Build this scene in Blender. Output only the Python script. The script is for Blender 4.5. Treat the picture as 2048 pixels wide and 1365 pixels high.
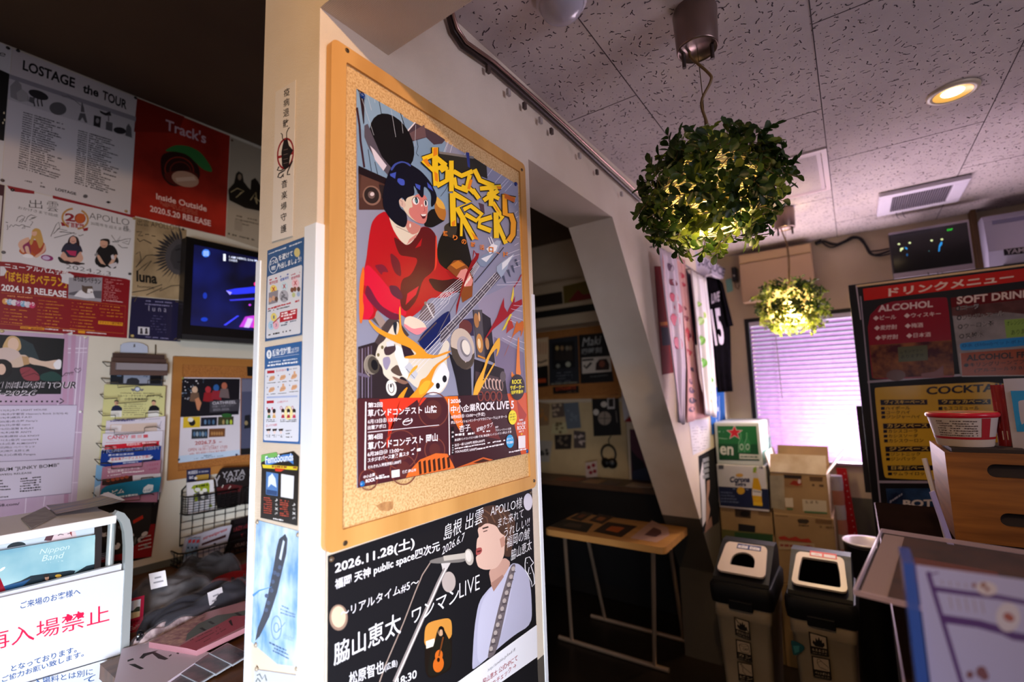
import bpy, math, random
from mathutils import Vector, Matrix
SC = bpy.context.scene
COL = SC.collection
for _o in list(bpy.data.objects):
 bpy.data.objects.remove(_o)
EYE = 1.45                      # camera height above the floor; all lengths below are measured from eye height
OFF = Vector((0, 0, EYE))
# ------------------------------------------------------------------ camera
F = 955.07
YAW, PITCH, ROLL = math.radians(35.397), math.radians(6.406), math.radians(-1.768)
_cy, _sy, _cp, _sp = math.cos(YAW), math.sin(YAW), math.cos(PITCH), math.sin(PITCH)
FWD = Vector((-_sy * _cp, _cy * _cp, _sp))
_r0 = Vector((_cy, _sy, 0))
_u0 = _r0.cross(FWD)
RGT = _r0 * math.cos(ROLL) + _u0 * math.sin(ROLL)
UPV = -_r0 * math.sin(ROLL) + _u0 * math.cos(ROLL)
cam = bpy.data.cameras.new('camera')
cam.sensor_width = 36
cam.lens = F / 2048 * 36
cam.clip_start = 0.02
cam.dof.use_dof = True
cam.dof.focus_distance = 1.1
cam.dof.aperture_fstop = 2.0
camo = bpy.data.objects.new('camera', cam)
COL.objects.link(camo)
_m = Matrix((RGT, UPV, -FWD)).transposed().to_4x4()
_m.translation = OFF
camo.matrix_world = _m
SC.camera = camo
# ------------------------------------------------------------------ world, daylight, exposure
SC.view_settings.view_transform = 'Standard'
SC.view_settings.look = 'None'
SC.view_settings.gamma = 1
SC.view_settings.use_curve_mapping = False
SC.view_settings.exposure = 0.0
wd = bpy.data.worlds.new('daylight')
SC.world = wd
wd.use_nodes = True
wd.node_tree.nodes['Background'].inputs[0].default_value = (0.80, 0.86, 1.0, 1)
wd.node_tree.nodes['Background'].inputs[1].default_value = 1.25
def area(name, loc, aim, sx, sy, power, col, spread=180):
 l = bpy.data.lights.new(name, 'AREA')
 l.shape = 'RECTANGLE'
 l.size, l.size_y = sx, sy
 l.energy = power
 l.color = col
 l.spread = math.radians(spread)
 o = bpy.data.objects.new(name, l)
 COL.objects.link(o)
 o.location = Vector(loc) + OFF
 o.rotation_euler = (Vector(aim) - Vector(loc)).to_track_quat('-Z', 'Y').to_euler()
 return o
def point(name, loc, power, col, r=0.03):
 l = bpy.data.lights.new(name, 'POINT')
 l.energy = power
 l.color = col
 l.shadow_soft_size = r
 o = bpy.data.objects.new(name, l)
 COL.objects.link(o)
 o.location = Vector(loc) + OFF
 return o
def spot(name, loc, aim, power, col, ang, blend=0.6, r=0.03):
 l = bpy.data.lights.new(name, 'SPOT')
 l.energy = power
 l.color = col
 l.spot_size = math.radians(ang)
 l.spot_blend = blend
 l.shadow_soft_size = r
 o = bpy.data.objects.new(name, l)
 COL.objects.link(o)
 o.location = Vector(loc) + OFF
 o.rotation_euler = (Vector(aim) - Vector(loc)).to_track_quat('-Z', 'Y').to_euler()
 return o
# the glazed entrance behind the camera lets cool daylight in low; the blind window glows violet
area('entrance_daylight', (0.40, -0.70, -0.60), (-1.0, 0.40, -0.66), 0.7, 0.9, 16.5, (0.84, 0.90, 1.0), 66)
area('window_daylight', (0.02, 3.30, 0.0), (0.0, 1.2, 0.50), 1.0, 0.85, 24, (1.0, 0.80, 0.94))
area('blind_glow_fill', (0.10, 3.86, -0.40), (0.02, 3.47, -0.22), 0.5, 0.4, 80, (1.0, 0.97, 0.97))  # added lamp close outside, whitens the blind's lower right
area('side_fill', (2.2, 0.55, 0.35), (-0.7, 0.75, 0.45), 1.0, 0.8, 10, (0.84, 0.78, 0.96), 100)  # added fill before the solid right wall, brightens surfaces facing it
# ------------------------------------------------------------------ helpers
def ray(px, py):
 return RGT * ((px - 1024) / F) - UPV * ((py - 682.5) / F) + FWD
def PX(px, py, x):
 d = ray(px, py)
 return d * (x / d.x)
def PY(px, py, y):
 d = ray(px, py)
 return d * (y / d.y)
def PZ(px, py, z):
 d = ray(px, py)
 return d * (z / d.z)
def lin(h):
 h = h.lstrip('#')
 if len(h) == 3:
  h = ''.join(c * 2 for c in h)
 r = []
 for i in (0, 2, 4):
  c = int(h[i:i + 2], 16) / 255
  r.append(c / 12.92 if c <= 0.04045 else ((c + 0.055) / 1.055) ** 2.4)
 return tuple(r) + (1,)
_MATS = {}
def C(h, rough=0.5, metal=0.0, spec=0.35, emit=0.0, trans=0.0):
 k = (h, rough, metal, spec, emit, trans)
 if k in _MATS:
  return _MATS[k]
 m = bpy.data.materials.new('paint_' + h.lstrip('#'))
 m.use_nodes = True
 b = m.node_tree.nodes['Principled BSDF']
 b.inputs['Base Color'].default_value = lin(h)
 b.inputs['Roughness'].default_value = rough
 b.inputs['Metallic'].default_value = metal
 b.inputs['Specular IOR Level'].default_value = spec
 if trans:
  b.inputs['Transmission Weight'].default_value = trans
  b.inputs['IOR'].default_value = 1.45
 if emit:
  b.inputs['Emission Color'].default_value = lin(h)
  b.inputs['Emission Strength'].default_value = emit
 _MATS[k] = m
 return m
def nodemat(name, rough=0.6, spec=0.3):
 m = bpy.data.materials.new(name)
 m.use_nodes = True
 nt = m.node_tree
 b = nt.nodes['Principled BSDF']
 b.inputs['Roughness'].default_value = rough
 b.inputs['Specular IOR Level'].default_value = spec
 return m, nt, b
def N(nt, t, **kw):
 n = nt.nodes.new(t)
 for k, v in kw.items():
  if hasattr(n, k) and not isinstance(v, tuple):
   setattr(n, k, v)
 return n
def noisy(name, c1, c2, scale, rough=0.6, bump=0.0, detail=4, stretch=(1, 1, 1), lo=0.35, hi=0.65, bscale=None, spec=0.3, metal=0.0):
 """two colours mixed by noise, with a fine bump"""
 m, nt, b = nodemat(name, rough, spec)
 b.inputs['Metallic'].default_value = metal
 tc = nt.nodes.new('ShaderNodeTexCoord')
 mp = nt.nodes.new('ShaderNodeMapping')
 mp.inputs['Scale'].default_value = stretch
 nt.links.new(tc.outputs['Object'], mp.inputs[0])
 n = nt.nodes.new('ShaderNodeTexNoise')
 n.inputs['Scale'].default_value = scale
 n.inputs['Detail'].default_value = detail
 nt.links.new(mp.outputs[0], n.inputs['Vector'])
 r = nt.nodes.new('ShaderNodeValToRGB')
 r.color_ramp.elements[0].position = lo
 r.color_ramp.elements[1].position = hi
 r.color_ramp.elements[0].color = lin(c1)
 r.color_ramp.elements[1].color = lin(c2)
 nt.links.new(n.outputs['Fac'], r.inputs[0])
 nt.links.new(r.outputs[0], b.inputs['Base Color'])
 if bump:
  n2 = nt.nodes.new('ShaderNodeTexNoise')
  n2.inputs['Scale'].default_value = bscale or scale * 6
  n2.inputs['Detail'].default_value = 3
  nt.links.new(mp.outputs[0], n2.inputs['Vector'])
  bp = nt.nodes.new('ShaderNodeBump')
  bp.inputs['Strength'].default_value = bump
  bp.inputs['Distance'].default_value = 0.002
  nt.links.new(n2.outputs['Fac'], bp.inputs['Height'])
  nt.links.new(bp.outputs[0], b.inputs['Normal'])
 return m
def wallpaper(name, c1, c2, dado1, dado2, zd):
 """woven wallpaper above height zd, darker dado paint below"""
 m = noisy(name, c1, c2, 2.2, 0.75, 0.0, 6, spec=0.2)
 nt = m.node_tree
 b = nt.nodes['Principled BSDF']
 ramp = [n for n in nt.nodes if n.type == 'VALTORGB'][0]
 noise = [n for n in nt.nodes if n.type == 'TEX_NOISE'][0]
 tc = [n for n in nt.nodes if n.type == 'TEX_COORD'][0]
 r2 = nt.nodes.new('ShaderNodeValToRGB')
 r2.color_ramp.elements[0].color = lin(dado1)
 r2.color_ramp.elements[1].color = lin(dado2)
 nt.links.new(noise.outputs['Fac'], r2.inputs[0])
 sx = nt.nodes.new('ShaderNodeSeparateXYZ')
 nt.links.new(tc.outputs['Object'], sx.inputs[0])
 g = nt.nodes.new('ShaderNodeMath')
 g.operation = 'GREATER_THAN'
 g.inputs[1].default_value = zd
 nt.links.new(sx.outputs['Z'], g.inputs[0])
 mx = nt.nodes.new('ShaderNodeMixRGB')
 nt.links.new(g.outputs[0], mx.inputs[0])
 nt.links.new(r2.outputs[0], mx.inputs[1])
 nt.links.new(ramp.outputs[0], mx.inputs[2])
 nt.links.new(mx.outputs[0], b.inputs['Base Color'])
 # weave: two crossed sine bands
 hs = []
 for ax, sc in (('X', 2300), ('Y', 2300), ('Z', 2300)):
  mu = nt.nodes.new('ShaderNodeMath')
  mu.operation = 'MULTIPLY'
  mu.inputs[1].default_value = sc
  nt.links.new(sx.outputs[ax], mu.inputs[0])
  s = nt.nodes.new('ShaderNodeMath')
  s.operation = 'SINE'
  nt.links.new(mu.outputs[0], s.inputs[0])
  hs.append(s)
 a = nt.nodes.new('ShaderNodeMath')
 a.operation = 'ADD'
 nt.links.new(hs[0].outputs[0], a.inputs[0])
 nt.links.new(hs[1].outputs[0], a.inputs[1])
 a2 = nt.nodes.new('ShaderNodeMath')
 a2.operation = 'MULTIPLY'
 nt.links.new(a.outputs[0], a2.inputs[0])
 nt.links.new(hs[2].outputs[0], a2.inputs[1])
 n2 = nt.nodes.new('ShaderNodeTexNoise')
 n2.inputs['Scale'].default_value = 350
 nt.links.new(tc.outputs['Object'], n2.inputs['Vector'])
 a3 = nt.nodes.new('ShaderNodeMath')
 a3.operation = 'MULTIPLY_ADD'
 a3.inputs[1].default_value = 0.35
 nt.links.new(a2.outputs[0], a3.inputs[0])
 nt.links.new(n2.outputs['Fac'], a3.inputs[2])
 bp = nt.nodes.new('ShaderNodeBump')
 bp.inputs['Strength'].default_value = 0.45
 bp.inputs['Distance'].default_value = 0.0012
 nt.links.new(a3.outputs[0], bp.inputs['Height'])
 nt.links.new(bp.outputs[0], b.inputs['Normal'])
 return m
def glassy(name, h, alpha, rough=0.08):
 """thin clear plastic: a little gloss over straight transparency"""
 m, nt, b = nodemat(name, rough, 0.5)
 b.inputs['Base Color'].default_value = lin(h)
 b.inputs['Alpha'].default_value = alpha
 return m
def leafmat(name, h, h2, tr=0.35):
 m, nt, b = nodemat(name, 0.45, 0.35)
 tc = nt.nodes.new('ShaderNodeTexCoord')
 n = nt.nodes.new('ShaderNodeTexNoise')
 n.inputs['Scale'].default_value = 30
 nt.links.new(tc.outputs['Object'], n.inputs['Vector'])
 r = nt.nodes.new('ShaderNodeValToRGB')
 r.color_ramp.elements[0].position = 0.3
 r.color_ramp.elements[1].position = 0.7
 r.color_ramp.elements[0].color = lin(h)
 r.color_ramp.elements[1].color = lin(h2)
 nt.links.new(n.outputs['Fac'], r.inputs[0])
 nt.links.new(r.outputs[0], b.inputs['Base Color'])
 t = nt.nodes.new('ShaderNodeBsdfTranslucent')
 nt.links.new(r.outputs[0], t.inputs['Color'])
 mx = nt.nodes.new('ShaderNodeMixShader')
 mx.inputs[0].default_value = tr
 nt.links.new(b.outputs[0], mx.inputs[1])
 nt.links.new(t.outputs[0], mx.inputs[2])
 nt.links.new(mx.outputs[0], nt.nodes['Material Output'].inputs['Surface'])
 return m
ORG = {}
def tag(o, label=None, cat=None, group=None, kind=None):
 if label: o['label'] = label
 if cat: o['category'] = cat
 if group: o['group'] = group
 if kind: o['kind'] = kind
 return o
def thing(name, org, label, cat, group=None):
 o = bpy.data.objects.new(name, None)
 o.empty_display_size = 0.05
 COL.objects.link(o)
 org = Vector(org)
 o.location = org + OFF
 ORG[o] = org
 return tag(o, label, cat, group)
class MB:
 """collects shapes (eye-level coordinates) and links them as ONE mesh object"""
 def __init__(s):
  s.v, s.f, s.mi, s.sm, s.mats = [], [], [], [], []
 def mat(s, m):
  if isinstance(m, str):
   m = C(m)
  if m not in s.mats:
   s.mats.append(m)
  return s.mats.index(m)
 def add(s, vs, fs, m, smooth=False):
  k = s.mat(m)
  b = len(s.v)
  s.v.extend(tuple(v) for v in vs)
  for f in fs:
   s.f.append(tuple(b + i for i in f))
   s.mi.append(k)
   s.sm.append(smooth)
  return s
 def box(s, x0, x1, y0, y1, z0, z1, m):
  vs = [(x, y, z) for z in (z0, z1) for y in (y0, y1) for x in (x0, x1)]
  return s.add(vs, [(0, 2, 3, 1), (4, 5, 7, 6), (0, 1, 5, 4), (2, 6, 7, 3), (0, 4, 6, 2), (1, 3, 7, 5)], m)
 def obox(s, c, u, v, w, m):
  """box with centre c and half-axes u, v, w"""
  c, u, v, w = map(Vector, (c, u, v, w))
  vs = [c + u * a + v * b + w * d for d in (-1, 1) for b in (-1, 1) for a in (-1, 1)]
  return s.add(vs, [(0, 2, 3, 1), (4, 5, 7, 6), (0, 1, 5, 4), (2, 6, 7, 3), (0, 4, 6, 2), (1, 3, 7, 5)], m)
 def quad(s, a, b, c, d, m, smooth=False):
  return s.add([a, b, c, d], [(0, 1, 2, 3)], m, smooth)
 def poly(s, pts, m):
  return s.add(pts, [tuple(range(len(pts)))], m)
 def prism(s, pts, d, m, smooth=False):
  """polygon pts pushed along vector d"""
  n = len(pts)
  d = Vector(d)
  vs = [Vector(p) for p in pts] + [Vector(p) + d for p in pts]
  fs = [tuple(range(n))[::-1], tuple(range(n, 2 * n))]
  s.add(vs, fs, m)
  return s.add(vs, [(i, (i + 1) % n, n + (i + 1) % n, n + i) for i in range(n)], m, smooth)
 def tube(s, pts, r, m, n=8, caps=True):
  pts = [Vector(p) for p in pts]
  vs, fs = [], []
  prev = None
  for i, p in enumerate(pts):
   a = pts[max(i - 1, 0)]
   b = pts[min(i + 1, len(pts) - 1)]
   t = (b - a).normalized()
   if prev is None:
    x = t.orthogonal().normalized()
   else:
    x = (prev - t * prev.dot(t))
    x = x.normalized() if x.length > 1e-6 else t.orthogonal().normalized()
   prev = x
   y = t.cross(x)
   rr = r[i] if isinstance(r, (list, tuple)) else r
   for k in range(n):
    an = 2 * math.pi * k / n
    vs.append(p + x * (rr * math.cos(an)) + y * (rr * math.sin(an)))
  for i in range(len(pts) - 1):
   for k in range(n):
    fs.append((i * n + k, i * n + (k + 1) % n, (i + 1) * n + (k + 1) % n, (i + 1) * n + k))
  s.add(vs, fs, m, True)
  if caps:
   s.add(vs[:n], [tuple(range(n))[::-1]], m)
   s.add(vs[-n:], [tuple(range(n))], m)
  return s
 def lathe(s, prof, c, m, n=32, axis=(0, 0, 1), smooth=True, caps=True):
  """profile [(r, h)] turned about axis through c"""
  c, ax = Vector(c), Vector(axis).normalized()
  x = ax.orthogonal().normalized()
  y = ax.cross(x)
  vs, fs = [], []
  for r, h in prof:
   for k in range(n):
    an = 2 * math.pi * k / n
    vs.append(c + ax * h + x * (r * math.cos(an)) + y * (r * math.sin(an)))
  for i in range(len(prof) - 1):
   for k in range(n):
    fs.append((i * n + k, i * n + (k + 1) % n, (i + 1) * n + (k + 1) % n, (i + 1) * n + k))
  s.add(vs, fs, m, smooth)
  if not caps: return s
  if prof[0][0] > 1e-6: s.add(vs[:n], [tuple(range(n))[::-1]], m)
  if prof[-1][0] > 1e-6: s.add(vs[-n:], [tuple(range(n))], m)
  return s
 def grid(s, fn, nu, nv, m, smooth=True):
  vs = [fn(i / nu, j / nv) for j in range(nv + 1) for i in range(nu + 1)]
  w = nu + 1
  fs = [(j * w + i, j * w + i + 1, (j + 1) * w + i + 1, (j + 1) * w + i) for j in range(nv) for i in range(nu)]
  return s.add(vs, fs, m, smooth)
 def build(s, name, parent=None, org=None, label=None, cat=None, group=None, kind=None, bevel=0, seg=2, solid=0):
  if parent is not None:
   org = ORG[parent]
  elif org is None:
   if kind == 'structure':
    org = Vector((0, 0, 0))
   else:
    xs, ys, zs = zip(*s.v)
    org = Vector(((min(xs) + max(xs)) / 2, (min(ys) + max(ys)) / 2, min(zs)))
  org = Vector(org)
  me = bpy.data.meshes.new(name)
  me.from_pydata([tuple(Vector(v) - org) for v in s.v], [], s.f)
  for m in s.mats:
   me.materials.append(m)
  me.polygons.foreach_set('material_index', s.mi)
  me.polygons.foreach_set('use_smooth', s.sm)
  me.validate()
  me.update()
  o = bpy.data.objects.new(name, me)
  COL.objects.link(o)
  ORG[o] = org
  if parent is not None:
   o.parent = parent
  else:
   o.location = org + OFF
  if solid:
   md = o.modifiers.new('thickness', 'SOLIDIFY')
   md.thickness = solid
   md.offset = 0
  if bevel:
   md = o.modifiers.new('edge', 'BEVEL')
   md.width = bevel
   md.segments = seg
   md.limit_method = 'ANGLE'
   md.angle_limit = math.radians(50)
  return tag(o, label, cat, group, kind)
def copy_tree(o, loc=None, rotz=None, label=None, parent=None):
 c = o.copy()
 COL.objects.link(c)
 if parent is not None:
  c.parent = parent
 if loc is not None:
  c.location = Vector(loc) + OFF
  ORG[c] = Vector(loc)
 if rotz is not None:
  c.rotation_euler = (0, 0, rotz)
 if label:
  c['label'] = label
 for ch in list(o.children):
  copy_tree(ch, parent=c)
 return c
_TX = {}
def glyphs(body, bold, shear=0.0, sp=1.0):
 k = (body, round(bold, 3), shear, sp)
 if k in _TX:
  return _TX[k]
 c = bpy.data.curves.new('lettering', 'FONT')
 c.body = body
 c.resolution_u = 3
 c.offset = bold
 c.shear = shear
 c.space_character = sp
 o = bpy.data.objects.new('lettering', c)
 COL.objects.link(o)
 dg = bpy.context.evaluated_depsgraph_get()
 me = o.evaluated_get(dg).to_mesh()
 vs = [(v.co.x, v.co.y) for v in me.vertices]
 fs = [tuple(p.vertices) for p in me.polygons]
 o.evaluated_get(dg).to_mesh_clear()
 bpy.data.objects.remove(o)
 bpy.data.curves.remove(c)
 xs = [v[0] for v in vs] or [0, 1]
 ys = [v[1] for v in vs] or [0, 1]
 _TX[k] = (vs, fs, min(xs), max(xs), min(ys), max(ys))
 return _TX[k]
LAY = 0.000008
class Art(MB):
 """print on a flat sheet: proj maps measured points to the sheet's plane, nrm faces the viewer"""
 def __init__(s, proj, nrm, rough=0.42, spec=0.3):
  MB.__init__(s)
  s.proj, s.nrm, s.k = proj, Vector(nrm), 0
  s.z = (0, 0, 1)
  s.rough, s.spec = rough, spec
  s.soft = False
 def zm(s, x0, y0, sc):
  s.z = (x0, y0, sc)
  return s
 def P(s, x, y):
  return s.proj(s.z[0] + x / s.z[2], s.z[1] + y / s.z[2]) + s.nrm * (LAY * s.k)
 def col(s, c):
  return C(c, s.rough, 0, s.spec) if isinstance(c, str) else c
 def sheet(s, pts, c, th=0.0006):
  """the paper itself: a thin slab behind the print"""
  ps = [s.proj(s.z[0] + x / s.z[2], s.z[1] + y / s.z[2]) for x, y in pts]
  s.prism(ps, -s.nrm * th, s.col(c))
  s.k = 1
  return s
 def pg(s, pts, c):
  s.k += 1
  if s.soft and len(pts) > 4:
   for _ in range(2):      # rounds the corners of drawn shapes
    q = []
    for i in range(len(pts)):
     (x0, y0), (x1, y1) = pts[i], pts[(i + 1) % len(pts)]
     q += [(x0 * .8 + x1 * .2, y0 * .8 + y1 * .2), (x0 * .2 + x1 * .8, y0 * .2 + y1 * .8)]
    pts = q
  s.poly([s.P(*p) for p in pts], s.col(c))
  return s
 def el(s, cx, cy, rx, ry, c, rot=0, n=24, a0=0, a1=360):
  rot = math.radians(rot)
  pts = []
  full = abs(a1 - a0) >= 360
  for i in range(n + (0 if full else 1)):
   t = math.radians(a0 + (a1 - a0) * i / n)
   x, y = rx * math.cos(t), ry * math.sin(t)
   pts.append((cx + x * math.cos(rot) - y * math.sin(rot), cy + x * math.sin(rot) + y * math.cos(rot)))
  return s.pg(pts, c)
 def ring(s, cx, cy, rx, ry, w, c, rot=0, n=28, a0=0, a1=360):
  rot = math.radians(rot)
  pts = []
  for i in range(n + 1):
   t = math.radians(a0 + (a1 - a0) * i / n)
   x, y = rx * math.cos(t), ry * math.sin(t)
   pts.append((cx + x * math.cos(rot) - y * math.sin(rot), cy + x * math.sin(rot) + y * math.cos(rot)))
  return s.ln(pts, w, c)
 def ln(s, pts, w, c, taper=False):
  """stroke of width w (same units as the points)"""
  s.k += 1
  L, Rr = [], []
  n = len(pts)
  for i, (x, y) in enumerate(pts):
   a = pts[max(i - 1, 0)]
   b = pts[min(i + 1, n - 1)]
   dx, dy = b[0] - a[0], b[1] - a[1]
   d = math.hypot(dx, dy) or 1
   ww = w * (1 - 0.85 * i / (n - 1)) if taper else w
   nx, ny = -dy / d * ww / 2, dx / d * ww / 2
   L.append(s.P(x + nx, y + ny))
   Rr.append(s.P(x - nx, y - ny))
  s.add(L + Rr, [(i, i + 1, n + i + 1, n + i) for i in range(n - 1)], s.col(c))
  return s
 def tx(s, body, bl, br, h, c, bold=0.0, shear=0.0, sp=1.0, up=None, halo=None):
  """lettering fitted between bl and br, h tall (up = shift of the top edge)"""
  vs, fs, x0, x1, y0, y1 = glyphs(body, bold * (0.42 if any(ord(q) > 0x3fff for q in body) else 0.6) if bold > 0 else bold, shear, sp)
  if halo:
   s.tx(body, bl, br, h, halo[0], bold + halo[1], shear, sp, up)
  s.k += 1
  up = up or (0, -h)
  out = []
  for x, y in vs:
   a = (x - x0) / (x1 - x0)
   b = (y - y0) / (y1 - y0)
   out.append(s.P(bl[0] + (br[0] - bl[0]) * a + up[0] * b, bl[1] + (br[1] - bl[1]) * a + up[1] * b))
  s.add(out, fs, s.col(c))
  return s
 def greek(s, bl, br, h, c, seed=0, dens=0.75, cw=None):
  """print too small to read in the photo: broken fine strokes"""
  rn = random.Random(seed)
  L = math.hypot(br[0] - bl[0], br[1] - bl[1])
  s.k += 1
  t = 0.0
  m = s.col(c)
  cw = cw or abs(h)
  while t < 1:
   w = rn.uniform(0.5, 1.6) * cw / L
   if rn.random() < dens:
    a, b = t, min(1, t + w)
    p = lambda q, u: s.P(bl[0] + (br[0] - bl[0]) * q, bl[1] + (br[1] - bl[1]) * q - u)
    lo = rn.uniform(0, 0.25) * h
    hi = h * rn.uniform(0.75, 1)
    s.add([p(a, lo), p(b, lo), p(b, hi), p(a, hi)], [(0, 1, 2, 3)], m)
   t += w + rn.uniform(0.12, 0.4) * cw / L
  return s
 def tri(s, *pts, c):
  return s.pg(pts, c)
def artX(x, **kw):
 return Art(lambda px, py: PX(px, py, x), (1, 0, 0), **kw)
def artY(y, **kw):
 return Art(lambda px, py: PY(px, py, y), (0, -1, 0), **kw)
def artZ(z, **kw):
 return Art(lambda px, py: PZ(px, py, z), (0, 0, 1), **kw)
def pin(px, py, plane, d, color, label, r=0.005, group='push pins'):
 p = PX(px, py, d) if plane == 'X' else PY(px, py, d)
 ax = (1, 0, 0) if plane == 'X' else (0, -1, 0)
 MB().lathe([(r, 0), (r, r * 0.3), (r * 0.7, r * 0.75), (r * 0.3, r * 0.95), (0, r)], p - Vector(ax) * 0.0003, C(color, 0.25, 0.0, 0.6), 14, ax) \
  .build('push_pin', org=p, label=label, cat='push pin', group=group)
# ------------------------------------------------------------------ the room shell
XP, XPB, YP = -0.70, -0.89, 0.438        # partition: front face, rear face, near end
ZC, ZCR, ZF = 0.896, 1.285, -EYE         # front ceiling, rear ceiling, floor
YB, XL = 3.47, -2.33                     # window wall, far left wall
ZD = -0.655                              # top of the dark dado paint
W_FRONT = wallpaper('woven_wallpaper', '#c9b8a4', '#ddd0bf', '#4b443c', '#575048', ZD)
W_BACK = wallpaper('back_wallpaper', '#b9a68f', '#cbb9a2', '#57544c', '#666258', ZD)
W_LEFT = wallpaper('left_wallpaper', '#c9c2b4', '#ddd6c9', '#595b59', '#6a6c69', -0.622)
FLOOR = noisy('dark_floor', '#17110d', '#221a14', 3, 0.35, 0.1, 5)
CEILR = noisy('brown_ceiling', '#5a473c', '#65513f', 2, 0.8, 0.2, 4, bscale=200)
b = MB()
b.box(XL - 0.1, 2.3, -2.2, YB + 0.13, ZF - 0.1, ZF, FLOOR)
b.build('floor', kind='structure')
# window wall with its opening
WX0, WX1, WZ0, WZ1 = -0.535, 0.80, -0.455, 0.425
b = MB()
b.box(XL, WX0, YB, YB + 0.12, ZF, ZCR, W_BACK)
b.box(WX1, 2.3, YB, YB + 0.12, ZF, ZCR, W_BACK)
b.box(WX0, WX1, YB, YB + 0.12, ZF, WZ0, W_BACK)
b.box(WX0, WX1, YB, YB + 0.12, WZ1, ZCR, W_BACK)
b.build('wall_back', kind='structure')
b = MB()
b.box(XL - 0.1, XL, -2.2, YB + 0.12, ZF, ZCR, W_LEFT)
b.build('wall_left', kind='structure')
b = MB()
b.box(2.3, 2.4, -2.2, YB + 0.12, ZF, ZCR, W_BACK)
b.build('wall_right', kind='structure')
# entrance wall behind the camera: header and jambs round the glazed entrance
b = MB()
b.box(XL, 0.4, -2.3, -2.2, ZF, ZCR, W_BACK)
b.box(1.4, 2.4, -2.2 - 0.1, -2.2, ZF, ZCR, W_BACK)
b.box(0.4, 1.4, -2.3, -2.2, 0.2, ZCR, W_BACK)
b.build('wall_front', kind='structure')
# partition: pillar, header and the slanting brace cut from one slab
b = MB()
def slab(pts, m=W_FRONT):
 b.prism([(XPB, y, z) for y, z in pts], (XP - XPB, 0, 0), m)
slab([(YP, ZF), (1.093, ZF), (1.093, ZCR), (YP, ZCR)])
slab([(1.093, 0.667), (1.675, 0.667), (1.675, ZCR), (1.093, ZCR)])
slab([(1.675, 0.667), (YB, 0.667), (YB, ZCR), (1.675, ZCR)])
slab([(1.675, 0.667), (2.80, -0.985), (YB, -0.985), (YB, 0.667)])
slab([(2.80, ZF), (YB, ZF), (YB, -0.985), (2.80, -0.985)])
b.build('wall_centre', kind='structure')
# beam crossing overhead at the pillar
b = MB()
b.box(XP, 2.3, YP, 0.588, 0.682, ZC + 0.02, W_FRONT)
b.build('beam', kind='structure')
# ------------------------------------------------------------------ front ceiling: fissured board with tight joints
CEIL = noisy('ceiling_board', '#bcb0ae', '#c8bcb9', 4, 0.85, 0.15, 4, bscale=120, spec=0.15)
FISS = C('#4c4247', 0.9)
JOINT = C('#4a3f42', 0.9)
rn = random.Random(5)
b = MB()
b.box(XP, 2.3, -2.2, YB, ZC, ZC + 0.04, CEIL)
zf = ZC - 0.0004
def fiss(x, y):
 n = rn.choice((1, 2, 2, 3, 3, 4))
 a = rn.uniform(0, 6.283)
 w = rn.uniform(0.0009, 0.0016)
 px, py = x, y
 for i in range(n):
  l = rn.uniform(0.003, 0.0065)
  a += rn.uniform(-1.1, 1.1)
  qx, qy = px + l * math.cos(a), py + l * math.sin(a)
  nx, ny = -math.sin(a) * w, math.cos(a) * w
  b.add([(px + nx, py + ny, zf), (qx + nx, qy + ny, zf), (qx - nx, qy - ny, zf), (px - nx, py - ny, zf)], [(0, 1, 2, 3)], FISS)
  px, py = qx, qy
step = 0.021
yy = 0.6
while yy < YB - 0.01:
 xx = XP + 0.01
 while xx < 1.75:
  x, y = xx + rn.uniform(0, step), yy + rn.uniform(0, step)
  if x < 0.65 * y + 0.1:
   if rn.random() < 0.55:
    fiss(x, y)
   else:
    r = rn.uniform(0.0009, 0.0019)
    b.add([(x + r * math.cos(k * 1.0472), y + r * math.sin(k * 1.0472), zf) for k in range(6)], [tuple(range(6))], FISS)
  xx += step
 yy += step
TX = [-0.462 + 0.4553 * k for k in range(-1, 7)]
jw, zj = 0.0013, ZC - 0.0007
for k, x in enumerate(TX):
 if x > XP:
  b.box(x - jw, x + jw, 0.59, YB, zj, ZC, JOINT)
 for j in range(-1, 5):
  y = 1.344 + (0.451 if k % 2 else 0) + 0.905 * j
  if 0.6 < y < YB:
   b.box(max(XP, x) + jw, x + 0.4553 - jw, y - jw * 0.7, y + jw * 0.7, zj, ZC, JOINT)
b.build('ceiling', kind='structure')
b = MB()
b.box(XL, XP, -2.2, YB, ZCR, ZCR + 0.04, CEILR)
b.build('ceiling', kind='structure')
# ------------------------------------------------------------------ ceiling fittings
WHITEP = C('#d8cfd2', 0.4)
p = Vector((0.329, 1.947, ZC))
t = thing('recessed_downlight', p, 'round recessed downlight glowing warm in the speckled ceiling', 'ceiling light')
MB().lathe([(0.0465, -0.003), (0.049, -0.008), (0.060, -0.008), (0.064, -0.004), (0.065, 0.0)], p, C('#cdbba4', 0.35), 40, caps=False).build('trim_ring', t)
MB().lathe([(0.048, -0.0065), (0.040, -0.003), (0.029, -0.002)], p, C('#e0a850', 0.3, emit=0.9), 40, caps=False).build('reflector', t)  # own mild glow stands in for the lamplight it would reflect
MB().lathe([(0.0, -0.0075), (0.018, -0.0068), (0.027, -0.004), (0.029, -0.001)], p, C('#ffe2b0', 0.4, emit=8), 32).build('lamp', t)
spot('downlight_beam', p + Vector((0, 0, -0.014)), p + Vector((0, 0.12, -1)), 10, (1.0, 0.70, 0.38), 120, 0.8, 0.025)
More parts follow.
